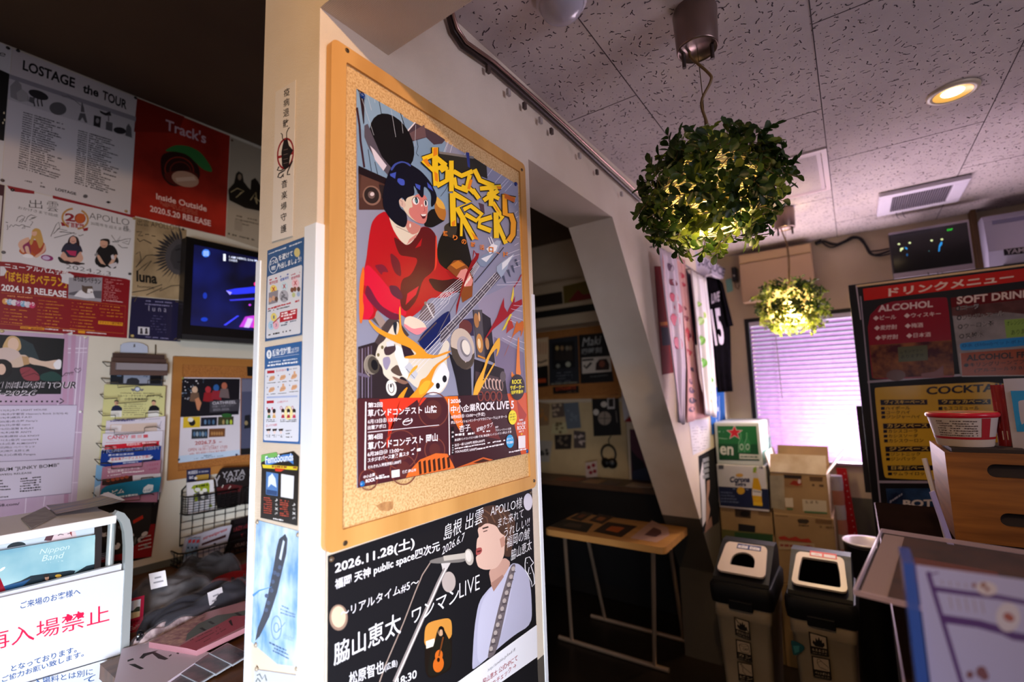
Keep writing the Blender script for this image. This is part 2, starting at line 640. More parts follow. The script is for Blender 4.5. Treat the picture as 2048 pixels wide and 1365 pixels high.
# a second warm downlight of the same row, just behind the camera
p = Vector((0.02, -0.10, ZC))
t = thing('recessed_downlight', p, 'round recessed downlight glowing warm on the ceiling behind the beam', 'ceiling light')
MB().lathe([(0.045, -0.002), (0.062, -0.004), (0.064, 0.0), (0.045, 0.0)], p, C('#e6dccb', 0.35), 40, caps=False).build('trim_ring', t)
MB().lathe([(0.0, -0.006), (0.027, -0.004), (0.044, -0.001), (0.045, 0.0)], p + Vector((0, 0, -0.001)), C('#ffe2a6', 0.4, emit=9), 32).build('lamp', t)
spot('downlight_beam', p + Vector((0, 0, -0.014)), p + Vector((-0.62, 0.45, -0.5)), 50, (1.0, 0.62, 0.30), 130, 0.6, 0.02)
# warm spot for the merchandise room behind the partition
p = Vector((-1.55, 1.35, ZCR - 0.02))
t = thing('recessed_downlight', p, 'warm downlight in the brown ceiling of the merchandise room', 'ceiling light')
MB().lathe([(0.0, -0.006), (0.027, -0.004), (0.044, -0.001), (0.045, 0.0)], p, C('#ffd79a', 0.4, emit=4), 32).build('lamp', t)
spot('downlight_beam', p + Vector((0, 0, -0.02)), (-1.75, 3.2, -0.3), 3, (1.0, 0.62, 0.28), 95, 0.5, 0.03)
# smoke detector, partly cut off by the picture's top edge
p = Vector((-0.468, 0.895, ZC))
t = thing('smoke_detector', p, 'white domed smoke detector on the speckled ceiling at the top', 'smoke detector')
MB().lathe([(0.058, 0), (0.058, -0.008), (0.052, -0.012)], p, C('#b9b0b8', 0.4), 36).build('base', t)
MB().lathe([(0.050, -0.010), (0.049, -0.020), (0.043, -0.032), (0.030, -0.042), (0.012, -0.047), (0, -0.048)], p, C('#a8a2ae', 0.2, 0, 0.6), 36).build('dome', t)
# access hatch
x0, x1, y0, y1 = -0.457, -0.008, 2.105, 2.575
t = thing('access_hatch', ((x0 + x1) / 2, (y0 + y1) / 2, ZC), 'square access hatch with pale frame in the speckled ceiling', 'hatch')
b = MB()
fw = 0.018
for (a0, a1, c0, c1) in ((x0, x1, y0, y0 + fw), (x0, x1, y1 - fw, y1), (x0, x0 + fw, y0 + fw, y1 - fw), (x1 - fw, x1, y0 + fw, y1 - fw)):
 b.box(a0, a1, c0, c1, ZC - 0.006, ZC + 0.002, C('#cdb6b4', 0.5))
b.build('frame', t)
b = MB()
for (a0, a1, c0, c1) in ((x0 + fw, x1 - fw, y0 + fw + .003, y0 + 2 * fw), (x0 + fw, x1 - fw, y1 - 2 * fw, y1 - fw - .003), (x0 + fw + .003, x0 + 2 * fw, y0 + 2 * fw, y1 - 2 * fw), (x1 - 2 * fw, x1 - fw - .003, y0 + 2 * fw, y1 - 2 * fw)):
 b.box(a0, a1, c0, c1, ZC - 0.005, ZC, C('#bfa8a8', 0.5))
b.build('inner_frame', t)
b = MB()
b.box(x0 + 2 * fw, x1 - 2 * fw, y0 + 2 * fw, y1 - 2 * fw, ZC - 0.004, ZC, CEIL)
for _ in range(420):
 x, y = rn.uniform(x0 + 2.2 * fw, x1 - 2.4 * fw), rn.uniform(y0 + 2.2 * fw, y1 - 2.2 * fw)
 l = rn.uniform(0.002, 0.007)
 b.add([(x, y, ZC - 0.0043), (x + l, y, ZC - 0.0043), (x + l, y + 0.002, ZC - 0.0043), (x, y + 0.002, ZC - 0.0043)], [(0, 1, 2, 3)], C('#8a7c80', 0.9))
b.build('panel', t)
# extractor fan grille
x0, x1, y0, y1 = 0.172, 0.495, 2.795, 3.125
t = thing('ventilation_fan', ((x0 + x1) / 2, (y0 + y1) / 2, ZC), 'square white ceiling extractor fan with slatted grey grille', 'vent')
gx0, gx1, gy0, gy1 = x0 + 0.055, x1 - 0.055, y0 + 0.045, y1 - 0.045
b = MB()
for (a0, a1, c0, c1) in ((x0, x1, y0, gy0), (x0, x1, gy1, y1), (x0, gx0, gy0, gy1), (gx1, x1, gy0, gy1)):
 b.box(a0, a1, c0, c1, ZC - 0.022, ZC, C('#d6cfdc', 0.35))
b.build('cover', t, bevel=0.006)
b = MB()
b.box(gx0, gx1, gy0, gy1, ZC - 0.006, ZC, C('#3a353b', 0.8))
n = 24
for i in range(n):
 x = gx0 + (gx1 - gx0) * (i + 0.5) / n
 b.box(x - 0.0022, x + 0.0022, gy0, gy1, ZC - 0.02, ZC - 0.008, C('#6d6470', 0.6))
b.build('grille', t)
b = MB()
for q in (0.08, 0.105):
 b.tube([(x0 + q, y1 - 0.015, ZC - 0.02), (x0 + q + 0.004, y1 - 0.02, ZC - 0.05), (x0 + q + 0.012, y1 - 0.02, ZC - 0.058)], 0.0016, C('#6a6068', 0.5), 6)
b.build('pull_cord', t)
# curtain rail along the top of the partition
pth = [(903, 24), (912, 55), (930, 82), (985, 121), (1060, 187), (1130, 250), (1200, 316), (1284, 393)]
t = thing('curtain_rail', PZ(1060, 187, 0.875), 'brown and steel curtain rail along the partition top under the ceiling', 'curtain rail')
MB().tube([PX(x - 5, y + 8, -0.686) for x, y in pth], 0.0080, C('#2e201c', 0.4, 0.2), 10).build('track', t)
MB().tube([PX(x + 3, y + 2, -0.672) for x, y in pth], 0.0042, C('#a08078', 0.3, 0.85), 10).build('rod', t)
for i, (x, y) in enumerate([(985, 124), (1026, 170), (1058, 197), (1090, 226), (1112, 248), (1168, 297), (1203, 330), (1252, 374)]):
 q = PX(x - 9, y + 13, -0.684)
 MB().box(q.x - 0.004, q.x + 0.004, q.y - 0.006, q.y + 0.006, q.z - 0.012, q.z + 0.006, C('#a59a96' if i % 2 else '#4a3c38', 0.4)).build('runner', t)
# ------------------------------------------------------------------ pendant lamps in balls of leaves
LEAF = leafmat('boxwood_leaf', '#1a2a0c', '#33481a', 0.42)
LEAF_LIT = leafmat('boxwood_leaf_lit', '#4a5c1e', '#7a8430', 0.45)  # paler leaf colour stands in for leaves lit by the bulb
WIRE = C('#e8d9a8', 0.3, 0.1)
STEM = C('#4a3a24', 0.6)
STEEL = C('#84706a', 0.32, 0.85)
def leaf(b, p, d, nrm, L, W, m):
 """small cupped oval leaf from p along d"""
 d = Vector(d).normalized()
 s = d.cross(nrm)
 if s.length < 1e-4: s = d.orthogonal()
 s.normalize()
 n = s.cross(d)
 vs = [p]
 rows = ((0.22, 0.55, 0.06), (0.5, 0.95, 0.10), (0.78, 0.85, 0.08))
 for t_, w_, h_ in rows:
  c = p + d * (L * t_)
  vs += [c + s * (W * 0.5 * w_) + n * (W * h_ * 1.6), c - n * (W * 0.04), c - s * (W * 0.5 * w_) + n * (W * h_ * 1.6)]
 vs.append(p + d * L)
 fs = [(0, 1, 2), (0, 2, 3), (1, 4, 5, 2), (2, 5, 6, 3), (4, 7, 8, 5), (5, 8, 9, 6), (7, 10, 8), (8, 10, 9)]
 b.add(vs, fs, m, True)
def pendant(c, canopy, rx, rz, n, Lf, seed, label, power, bulge, cord_mid, lit_share):
 rn = random.Random(seed)
 c = Vector(c)
 k = Vector(canopy)
 t = thing('pendant_lamp', k, label, 'pendant lamp', 'leaf ball pendant lamps')
 MB().lathe([(0.047, 0), (0.047, -0.004), (0.050, -0.010), (0.046, -0.10), (0.044, -0.105), (0.042, -0.100), (0, -0.099)], k, STEEL, 36).build('ceiling_canopy', t)
 for sx in (-1, 1):
  a = k + Vector((sx * 0.031, 0.004 * sx, -0.085))
  MB().tube([a, a - Vector((0, 0, 0.052))], 0.0045, C('#4a3f3d', 0.4, 0.6), 10).build('wall_plug', t)
 top = c + Vector((0, 0, rz * 0.72))
 a = k + Vector((0, 0, -0.098))
 pts = [a + Vector((-0.018, 0, 0.0)), a + Vector((-0.014, -0.002, -0.02))] + [a.lerp(top, q) + Vector(o) for q, o in cord_mid] + [top]
 sm = []
 for i in range(len(pts) - 1):
  p0, p1, p2, p3 = pts[max(i - 1, 0)], pts[i], pts[i + 1], pts[min(i + 2, len(pts) - 1)]
  for j in range(5):
   u = j / 5
   sm.append(0.5 * ((2 * p1) + (p2 - p0) * u + (2 * p0 - 5 * p1 + 4 * p2 - p3) * u * u + (3 * p1 - p0 - 3 * p2 + p3) * u ** 3))
 sm.append(top)
 MB().tube(sm, 0.0034, C('#6b5232', 0.5), 8).build('cord', t)
 MB().tube([a, a.lerp(top, 0.5) + Vector((0.002, 0, 0)), top], 0.0011, C('#5a4a30', 0.4, 0.5), 6).build('suspension_wire', t)
 # wound wire globe
 b = MB()
 R = rx * 0.66
 Z = rz * 0.66
 for i in range(105):
  h = rn.uniform(-0.93, 0.93)
  tl = rn.uniform(-0.28, 0.28)
  tp = rn.uniform(0, 6.28)
  rr = math.sqrt(1 - h * h)
  b.tube([c + Vector((R * rr * math.cos(q), R * rr * math.sin(q), Z * h + R * rr * tl * math.cos(q + tp))) for q in [j * 6.2832 / 30 for j in range(31)]], 0.0011, WIRE, 4, False)
 b.build('wire_shade', t)
 MB().lathe([(0, -0.022), (0.012, -0.018), (0.018, -0.004), (0.016, 0.010), (0.010, 0.022), (0.009, 0.04), (0, 0.04)], c + Vector((0, 0, -0.015)), C('#ffdf8c', 0.4, emit=14), 20).build('bulb', t)
 point('pendant_glow', c + Vector((0, 0, -0.055)), power, (1.0, 0.74, 0.36), 0.03)
 # leaves
 b = MB()
 st = MB()
 for i in range(n):
  while True:
   d = Vector((rn.gauss(0, 1), rn.gauss(0, 1), rn.gauss(0, 1))).normalized()
   if not (d.z < -0.88 and rn.random() < 0.75):
    break
  f = rn.uniform(0.70, 0.98) * (1 + bulge * (0.5 - rn.random()))
  p = c + Vector((d.x * rx * f, d.y * rx * f, d.z * rz * f))
  tang = Vector((rn.gauss(0, 1), rn.gauss(0, 1), rn.gauss(0, 0.7)))
  tang -= d * tang.dot(d)
  sd = (d * rn.uniform(0.15, 0.9) + tang.normalized() * 0.8).normalized()
  m = LEAF_LIT if rn.random() < lit_share * (1.6 if d.z < -0.3 else 0.5) else LEAF  # lit colour picked more often on the underside
  st.tube([p - sd * Lf * 0.9 - d * 0.012, p + sd * Lf * 1.3], 0.0009, STEM, 4, False)
  for j in range(5):
   q = p + sd * (Lf * (0.32 * j - 0.2))
   side = sd.cross(d).normalized() * (1 if j % 2 else -1)
   ld = (sd * 0.55 + side * 0.8 + d * rn.uniform(-0.1, 0.5)).normalized() if j < 4 else sd
   leaf(b, q, ld, d + Vector((rn.gauss(0, .3), rn.gauss(0, .3), rn.gauss(0, .3))), Lf * rn.uniform(0.75, 1.15), Lf * rn.uniform(0.5, 0.66), m)
 b.build('foliage', t)
 st.build('stems', t)
 return t
pendant((-0.226, 1.105, 0.437), (-0.231, 1.115, ZC), 0.152, 0.128, 400, 0.026, 11,
  'leafy ball pendant lamp hanging large in front beside the pillar', 2.6, 0.18,
  [(0.28, (0.02, 0, 0)), (0.36, (0.022, 0, 0)), (0.52, (-0.002, 0, 0)), (0.75, (0.006, 0, 0)), (0.9, (-0.004, 0, 0))], 0.25)
pendant((-0.224, 2.72, 0.395), (-0.217, 2.718, ZC), 0.160, 0.135, 330, 0.024, 12,
  'smaller-looking leafy ball pendant lamp hanging before the window blind', 22, 0.14,
  [(0.3, (0.004, 0, 0)), (0.6, (0.008, 0, 0))], 0.8)
# ------------------------------------------------------------------ pillar: guards and cork board
GUARD = C('#dfe4ec', 0.3, 0, 0.5)
def guard(y0, y1, x0, x1, ztop, label, loc):
 b = MB()
 b.prism(loc, (0, 0, ztop - ZF), GUARD)
 b.build('corner_guard', label=label, cat='corner guard', group='white corner guards on the pillar', bevel=0.0012)
th = 0.003
def L(cx, cy, fx, fy, wx, wy):
 """L section hugging the corner (cx, cy); flanges run fx along x and fy along y"""
 ox, oy = cx - math.copysign(th, fx), cy - math.copysign(th, fy)
 return [(ox, oy, ZF), (cx + fx, oy, ZF), (cx + fx, cy, ZF), (cx, cy, ZF), (cx, cy + fy, ZF), (ox, cy + fy, ZF)]
guard(0, 0, 0, 0, 0.292, 'broad white corner guard at the near front edge of the pillar', L(XP, YP, -0.032, 0.022, 0, 0))
guard(0, 0, 0, 0, 0.262, 'white corner guard beside the television on the pillar rear edge', L(XPB, YP, 0.014, 0.05, 0, 0))
guard(0, 0, 0, 0, 0.272, 'thin white corner guard where the pillar meets the dark opening', L(XP, 1.093, -0.03, -0.012, 0, 0))
CORK = noisy('cork', '#b58a55', '#d9b683', 260, 0.8, 0.5, 3, lo=0.3, hi=0.6, bscale=300, spec=0.1)
PINE = noisy('board_wood', '#b98646', '#cf9c5a', 9, 0.42, 0.05, 5, stretch=(1, 1, 0.12))
FX = XP + 0.016
def rr(y0, y1, z0, z1, r, x, n=5):
 pts = []
 for cy_, cz_, a in ((y1 - r, z1 - r, 0), (y0 + r, z1 - r, 90), (y0 + r, z0 + r, 180), (y1 - r, z0 + r, 270)):
  for i in range(n + 1):
   t_ = math.radians(a + 90 * i / n)
   pts.append((x, cy_ + r * math.cos(t_), cz_ + r * math.sin(t_)))
 return pts
by0, by1, bz0, bz1 = PX(657, 600, FX).y, PX(1061, 640, FX).y, -0.236, 0.628
board = thing('cork_board', (XP, (by0 + by1) / 2, bz0), 'tall wood framed cork board on the pillar holding the guitarist poster', 'notice board')
b = MB()
o_ = rr(by0, by1, bz0, bz1, 0.014, FX)
fw = 0.030
i_ = rr(by0 + fw, by1 - fw * 0.85, bz0 + fw, bz1 - fw, 0.003, FX)
n = len(o_)
back = [(XP + 0.001, p[1], p[2]) for p in o_]
inn = [(XP + 0.006, p[1], p[2]) for p in i_]
b.add(o_ + i_, [(k, (k + 1) % n, n + (k + 1) % n, n + k) for k in range(n)], PINE)
b.add(o_ + back, [(k, (k + 1) % n, n + (k + 1) % n, n + k) for k in range(n)], PINE)
b.add(i_ + inn, [(k, (k + 1) % n, n + (k + 1) % n, n + k) for k in range(n)], PINE)
b.build('frame', board)
CX = XP + 0.011
b = MB()
b.box(XP + 0.003, CX, by0 + fw - 0.004, by1 - fw * 0.85 + 0.004, bz0 + fw - 0.004, bz1 - fw + 0.004, CORK)
b.build('cork_panel', board)
a = artX(CX + 0.0003)
STN = noisy('cork_stain', '#9d6f43', '#b58653', 120, 0.8, 0.2, 3)
a.pg([(752, 1012), (766, 1005), (787, 1003), (786, 1018), (776, 1023), (760, 1022)], STN)
a.build('stain', board)
for px, py in ((694, 101), (690, 1087), (1043.5, 340), (1068, 962)):
 q = PX(px, py, FX)
 MB().lathe([(0.0042, 0), (0.0038, 0.0016), (0.0015, 0.0012), (0, 0.0008)], q, C('#5b4a38', 0.35, 0.7), 12, (1, 0, 0)).build('screw', board)
# ------------------------------------------------------------------ the big poster of a bass player
a = artX(CX + 0.0016, rough=0.30, spec=0.45)
a.sheet([(712.7, 177), (1035.6, 369.8), (1057.5, 906.5), (714, 976.5)], '#8f93ab')
# sky bands
a.zm(700, 160, 5.25)
a.pg([(68, 92), (1000, 645), (1050, 1365), (85, 1365)], '#7f9dbb')
a.pg([(68, 92), (560, 372), (520, 700), (80, 500)], '#86a6c4')
a.zm(880, 460, 5.689)
a.pg([(270, 120), (890, -200), (925, 600), (935, 1365), (200, 1365), (360, 700)], '#8d90ab')
a.pg([(420, 800), (930, 560), (945, 1240), (560, 1365)], '#9a93ac')
a.zm(880, 620, 6.5)
a.pg([(700, 350), (1085, 560), (1115, 1100), (870, 1100), (720, 700)], '#7d7390')
# stage gloom, lower left
a.zm(700, 160, 5.25)
a.pg([(85, 920), (370, 1050), (470, 1365), (92, 1365)], '#4a2f28')
a.pg([(120, 1000), (300, 1070), (330, 1200), (100, 1240)], '#5c3d33')
a.pg([(88, 900), (400, 1040), (400, 1110), (90, 985)], '#1b0e12')
a.pg([(68, 92), (150, 135), (150, 450), (140, 470), (95, 130)], '#2a161c')
a.ln([(72, 290), (100, 480), (110, 640), (150, 920)], 22, '#3a1d26')
for l in ([(305, 225), (335, 385)], [(530, 350), (590, 540)], [(700, 620), (715, 700), (695, 770), (720, 800)], [(190, 730), (225, 960)], [(260, 860), (290, 990)], [(1030, 1100), (1000, 1160), (950, 1225)]):
 a.ln(l, 7 if len(l) == 2 else 5, '#12141f')
# lamp arm at the top
a.pg([(575, 560), (680, 450), (890, 555), (1000, 630), (965, 670), (880, 680), (800, 605), (640, 650)], '#4a3b46')
a.pg([(575, 560), (680, 440), (690, 450), (590, 565)], '#e6e2ea')
a.pg([(600, 575), (780, 470), (800, 600), (640, 640)], '#6b5358')
# tall black shade
a.el(440, 650, 205, 320, '#0a0a0d', -28)
a.pg([(150, 480), (185, 460), (260, 640), (330, 800), (430, 920), (405, 1010), (290, 880), (200, 720), (150, 600)], '#55505e')
a.pg([(210, 690), (262, 740), (345, 850), (385, 900), (350, 955), (262, 840)], '#d9d4e4')
# rain strokes
a.k += 1
for l in ([(185, 170), (225, 320)], [(430, 300), (480, 600)], [(100, 120), (250, 580)], [(255, 200), (262, 240)], [(690, 470), (680, 700)], [(540, 420), (556, 560)], [(1035, 650), (990, 780)]):
 a.ln(l, 3, '#cfd8e6')
# speaker cone upper left
a.el(228, 1215, 95, 105, '#8a6a5c', -20)
a.el(226, 1212, 78, 88, '#2b211f', -20)
a.el(224, 1208, 36, 40, '#6e5b58', -20)
a.el(232, 1200, 22, 20, '#d8ccd0', -20)
a.pg([(300, 1100), (370, 1110), (380, 1260), (330, 1240)], '#2a1f20')
# speed lines right
a.zm(830, 270, 5.459)
for (x0, y0, x1, y1) in ((360, 70, 270, 300), (410, 100, 340, 330), (555, 190, 460, 400), (755, 310, 690, 400), (850, 365, 790, 450), (950, 430, 840, 560), (1000, 480, 900, 590), (1020, 500, 930, 600), (1060, 530, 980, 620), (1115, 730, 1090, 770), (1120, 830, 1095, 860), (1125, 890, 1095, 910), (1130, 1040, 1085, 1050), (1135, 1120, 1085, 1110), (1140, 1250, 990, 1310)):
 a.ln([(x0, y0), (x1, y1)], 4, '#e4e6f2')
a.pg([(250, 190), (640, 250), (780, 340), (790, 480), (640, 420), (400, 400), (260, 260)], '#2b2b26')
a.pg([(260, 180), (640, 235), (640, 262), (260, 205)], '#7d7a78')
a.pg([(555, 190), (590, 195), (600, 360), (575, 350)], '#2a3a86')
a.pg([(690, 740), (750, 760), (760, 860), (730, 880)], '#4f3b49')
# lower speakers / amps on the right
a.zm(880, 620, 6.5)
a.pg([(250, 130), (430, 110), (440, 340), (240, 330)], '#33304e')
a.el(330, 230, 85, 100, '#6b3a38', -15)
a.pg([(420, 0), (545, 0), (590, 650), (470, 620)], '#3c3a40')
a.pg([(435, 0), (540, 0), (580, 640), (478, 612)], '#56525a')
a.pg([(545, 35), (655, 110), (715, 700), (590, 640)], '#2c2a33')
a.el(472, 140, 32, 95, '#b07c4c', -6)
a.el(515, 435, 42, 125, '#c98f4d', -6)
a.el(508, 440, 20, 65, '#efd9b0', -6)
a.el(612, 440, 24, 80, '#c08c58', -6)
a.el(508, 90, 12, 62, '#e0b58a', -6)
a.pg([(490, 585), (588, 625), (588, 650), (490, 610)], '#d08a34')
a.pg([(440, 640), (830, 770), (860, 1010), (880, 1110), (430, 1100)], '#1c191e')
a.pg([(460, 800), (760, 880), (800, 1090), (450, 1090)], '#4a3b3f')
for i in range(6):
 a.el(560 + 46 * i, 950 + 6 * i, 26, 75, '#d3b3a6', -6)
 a.el(566 + 46 * i, 955 + 6 * i, 16, 60, '#2b2024', -6)
a.el(815, 870, 38, 70, '#5d555a', 0)
# pants / dark figure in the middle
a.pg([(110, 560), (400, 760), (410, 1110), (240, 1130), (200, 900)], '#17181f')
# big drum-like cone
a.el(290, 510, 148, 275, '#5d5248', -14)
a.el(290, 470, 148, 235, '#cdbfb0', -14)
a.pg([(133, 480), (230, 520), (330, 690), (440, 560), (420, 700), (320, 780), (220, 720), (160, 620)], '#4c433a')
a.el(318, 510, 95, 170, '#aeaab2', -14)
a.el(325, 500, 62, 118, '#7d7a80', -14)
a.el(335, 490, 50, 100, '#ece7dc', -14)
# machinery left of the bass
a.zm(700, 600, 5.935)
a.pg([(92, 560), (300, 500), (480, 700), (700, 1000), (800, 1160), (92, 1180)], '#2c2328')
a.pg([(92, 590), (240, 545), (250, 900), (92, 960)], '#3a2a30')
for i in range(5):
 a.pg([(100 + 36 * i, 590 - 10 * i), (112 + 36 * i, 586 - 10 * i), (112 + 36 * i, 1165), (100 + 36 * i, 1165)], ('#5a4f62', '#8a8098')[i % 2])
a.pg([(92, 860), (230, 900), (230, 930), (92, 900)], '#6a6078')
a.pg([(255, 170), (310, 110), (420, 270), (380, 350), (240, 220)], '#5d504e')
a.pg([(275, 185), (315, 120), (420, 265), (360, 340)], '#a08e88')
a.pg([(430, 250), (520, 180), (700, 420), (420, 620), (290, 500)], '#4a3e40')
# ------ the figure
a.soft = True
a.zm(700, 380, 5.25)
# brown hair puff and shadow figure behind
a.pg([(830, 200), (985, 200), (1000, 320), (930, 360), (860, 400), (760, 380)], '#14100f')
a.pg([(900, 60), (975, 130), (1010, 240), (990, 330), (930, 300), (880, 200)], '#b5762e')
a.pg([(900, 60), (975, 130), (1005, 210), (930, 190), (890, 120)], '#e5b44c')
a.pg([(930, 520), (1050, 330), (1180, 360), (1240, 600), (1290, 820), (1290, 1080), (960, 1080), (900, 700)], '#16140f')
a.pg([(980, 380), (1060, 330), (1130, 360), (1100, 520), (1000, 480)], '#3b352b')
# jumper
a.pg([(385, 215), (290, 260), (225, 340), (195, 500), (165, 760), (110, 960), (95, 1140), (92, 1365), (250, 1365), (280, 1250), (420, 1290), (520, 1300), (610, 1365), (760, 1250), (830, 1130), (1000, 1140), (1130, 1060), (1290, 1010), (1250, 880), (1020, 850), (915, 760), (905, 480), (840, 400), (745, 380), (585, 585)], '#b40f1c')
a.pg([(165, 760), (300, 900), (430, 1060), (560, 1200), (600, 1330), (470, 1300), (300, 1210), (180, 1010), (110, 1000)], '#d60a38')
a.pg([(110, 1060), (150, 1090), (260, 1260), (200, 1365), (92, 1365)], '#d4103a')
a.pg([(745, 385), (840, 400), (905, 480), (910, 760), (860, 870), (760, 940), (700, 1160), (590, 1290), (520, 1220), (530, 940), (640, 900), (720, 720), (600, 700), (520, 690), (480, 600), (450, 480), (585, 585), (660, 540)], '#5e1017')
a.pg([(415, 650), (520, 740), (540, 920), (470, 880), (430, 780)], '#6d1426')
a.pg([(250, 790), (350, 780), (410, 870), (340, 860), (330, 900), (290, 850)], '#7a1430')
a.pg([(150, 1080), (180, 980), (300, 1200), (430, 1290), (520, 1310), (540, 1365), (420, 1365), (290, 1270), (180, 1150)], '#6b1638')
a.pg([(400, 1000), (500, 1010), (560, 1130), (520, 1160), (430, 1100)], '#5b1838')
a.pg([(580, 1210), (600, 1090), (720, 1010), (690, 1100)], '#cf1030')
a.pg([(680, 615), (755, 505), (740, 590)], '#b8101c')
a.pg([(800, 920), (990, 960), (1250, 880), (1290, 1010), (1120, 1070), (900, 1080)], '#3d0a12')
a.pg([(1000, 850), (1250, 880), (1180, 960), (1050, 920)], '#9c0f18')
a.pg([(895, 480), (908, 480), (915, 780), (880, 870), (890, 760)], '#e2402a')
# neck and chest
a.pg([(385, 215), (430, 250), (500, 330), (600, 330), (690, 360), (745, 385), (720, 450), (640, 560), (585, 585), (510, 520), (440, 400)], '#ded6c4')
a.pg([(580, 310), (700, 360), (745, 385), (715, 450), (650, 475), (600, 430), (575, 360)], '#c8857b')
a.pg([(620, 520), (700, 460), (690, 500), (590, 580)], '#d08d84')
a.ln([(480, 385), (560, 420), (620, 450)], 4, '#5b3a3c')
a.el(628, 375, 9, 22, '#efe2d6')
# face
a.pg([(520, 120), (640, 60), (760, 60), (810, 120), (815, 210), (800, 330), (770, 362), (700, 345), (620, 290), (560, 210)], '#ded0ba')
a.pg([(650, 150), (640, 110), (700, 40), (800, 60), (815, 180), (800, 330), (770, 362), (700, 345), (640, 290), (610, 240), (620, 190), (655, 185)], '#d27f79')
a.pg([(505, 90), (530, 80), (590, 160), (560, 195), (520, 170)], '#d9bcae')
a.ln([(525, 110), (545, 125), (545, 165)], 4, '#7a4a48')
a.el(688, 115, 34, 42, '#efeef0', -10)
a.el(693, 112, 16, 34, '#1c2b3a', -10)
a.el(690, 118, 9, 18, '#4f8f96', -10)
a.el(792, 140, 20, 38, '#efeef0', -4)
a.el(792, 140, 10, 30, '#1c2b3a', -4)
a.ln([(648, 110), (665, 80), (705, 76), (722, 100)], 6, '#15121a')
a.ln([(775, 115), (790, 100), (810, 115)], 6, '#15121a')
a.ln([(745, 45), (700, 25)], 5, '#2a1a20')
a.el(750, 165, 9, 12, '#f3dad0')
a.ln([(775, 185), (782, 225), (765, 232)], 4, '#8a3c40')
a.pg([(732, 258), (800, 255), (785, 300), (760, 305)], '#5a1a22')
a.pg([(738, 258), (800, 255), (788, 275), (755, 278)], '#f4f0ee')
# hair
a.zm(700, 160, 5.25)
a.pg([(470, 875), (540, 850), (620, 880), (740, 955), (840, 1070), (910, 1210), (900, 1290), (845, 1350), (850, 1200), (800, 1130), (770, 1120), (770, 1230), (740, 1240), (660, 1090), (680, 1210), (590, 1240), (580, 1290), (545, 1230), (505, 1270), (520, 1340), (590, 1400), (600, 1490), (570, 1560), (480, 1520), (400, 1440), (340, 1330), (340, 1200), (370, 1060), (420, 930)], '#090b1c')
a.pg([(420, 940), (460, 880), (540, 850), (625, 880), (640, 920), (560, 865), (480, 890), (435, 960)], '#3d50a8')
a.pg([(415, 990), (480, 970), (470, 1040), (420, 1010)], '#3f56c0')
a.pg([(500, 1030), (570, 1050), (570, 1110), (530, 1110), (490, 1070)], '#4258c4')
a.pg([(680, 1090), (735, 1110), (730, 1160), (690, 1130)], '#4258c4')
a.pg([(805, 1075), (850, 1120), (870, 1170), (815, 1130)], '#4258c4')
# ------ bass guitars (two necks)
a.soft = True
a.zm(700, 600, 5.935)
a.pg([(780, 480), (1080, 180), (1187, 120), (1187, 330), (1000, 520), (900, 620)], '#0f1f5c')
a.pg([(860, 60), (990, 30), (1010, 180), (920, 260), (800, 240)], '#6b5c62')
# body of the white bass
a.pg([(300, 640), (330, 540), (410, 480), (450, 380), (520, 270), (575, 260), (580, 420), (700, 520), (800, 640), (1000, 720), (1090, 560), (1110, 490), (1150, 480), (1180, 530), (1160, 620), (1140, 700), (1150, 800), (1180, 880), (1150, 1010), (1080, 1110), (960, 1140), (850, 1080), (760, 1030), (690, 960), (600, 900), (560, 980), (470, 960), (390, 890), (380, 800), (300, 700)], '#e2dccb')
a.pg([(540, 520), (640, 600), (700, 720), (660, 800), (700, 960), (600, 880), (560, 740), (520, 650)], '#eef0f4')
a.pg([(960, 960), (1100, 720), (1150, 800), (1178, 880), (1140, 1010), (1050, 1110), (960, 1135), (900, 1090)], '#eef1f6')
a.el(1118, 940, 26, 42, '#14151c')
a.el(1038, 1022, 24, 36, '#14151c')
a.pg([(500, 270), (560, 260), (540, 400), (560, 430), (520, 400)], '#1b2534')
a.pg([(390, 570), (520, 500), (545, 600), (470, 660), (410, 660)], '#46343a')
a.pg([(425, 500), (520, 480), (520, 545), (430, 560)], '#dadfe6')
a.pg([(380, 690), (460, 670), (480, 740), (430, 850), (390, 790)], '#9a93b0')
a.pg([(600, 530), (700, 560), (760, 650), (640, 690)], '#30212e')
a.pg([(470, 830), (560, 760), (600, 860), (620, 900), (580, 910), (500, 870)], '#5a4a40')
a.el(330, 655, 16, 22, '#6d6440')
a.el(378, 565, 16, 22, '#6d6440')
a.pg([(480, 900), (640, 960), (700, 980), (640, 1010), (540, 970)], '#8d6a5a')
# tuner-like coils
a.el(250, 770, 85, 120, '#8b8478', -10)
a.el(275, 775, 70, 105, '#4d473f', -10)
a.el(285, 775, 40, 65, '#14151a', -10)
a.ring(255, 790, 90, 130, 10, '#a59e90', -10, a0=120, a1=330)
a.el(485, 1045, 62, 95, '#f0ede8', -8)
a.ring(482, 1045, 34, 60, 9, '#22232a', -8, a0=-60, a1=230)
a.el(480, 1020, 12, 24, '#16171d')
# hand
a.pg([(650, 210), (720, 190), (850, 250), (910, 330), (840, 400), (780, 420), (690, 360), (630, 290)], '#e8dcc9')
a.pg([(640, 280), (740, 350), (840, 330), (920, 330), (860, 380), (830, 410), (780, 420), (690, 370), (630, 310)], '#e98f9a')
a.soft = False
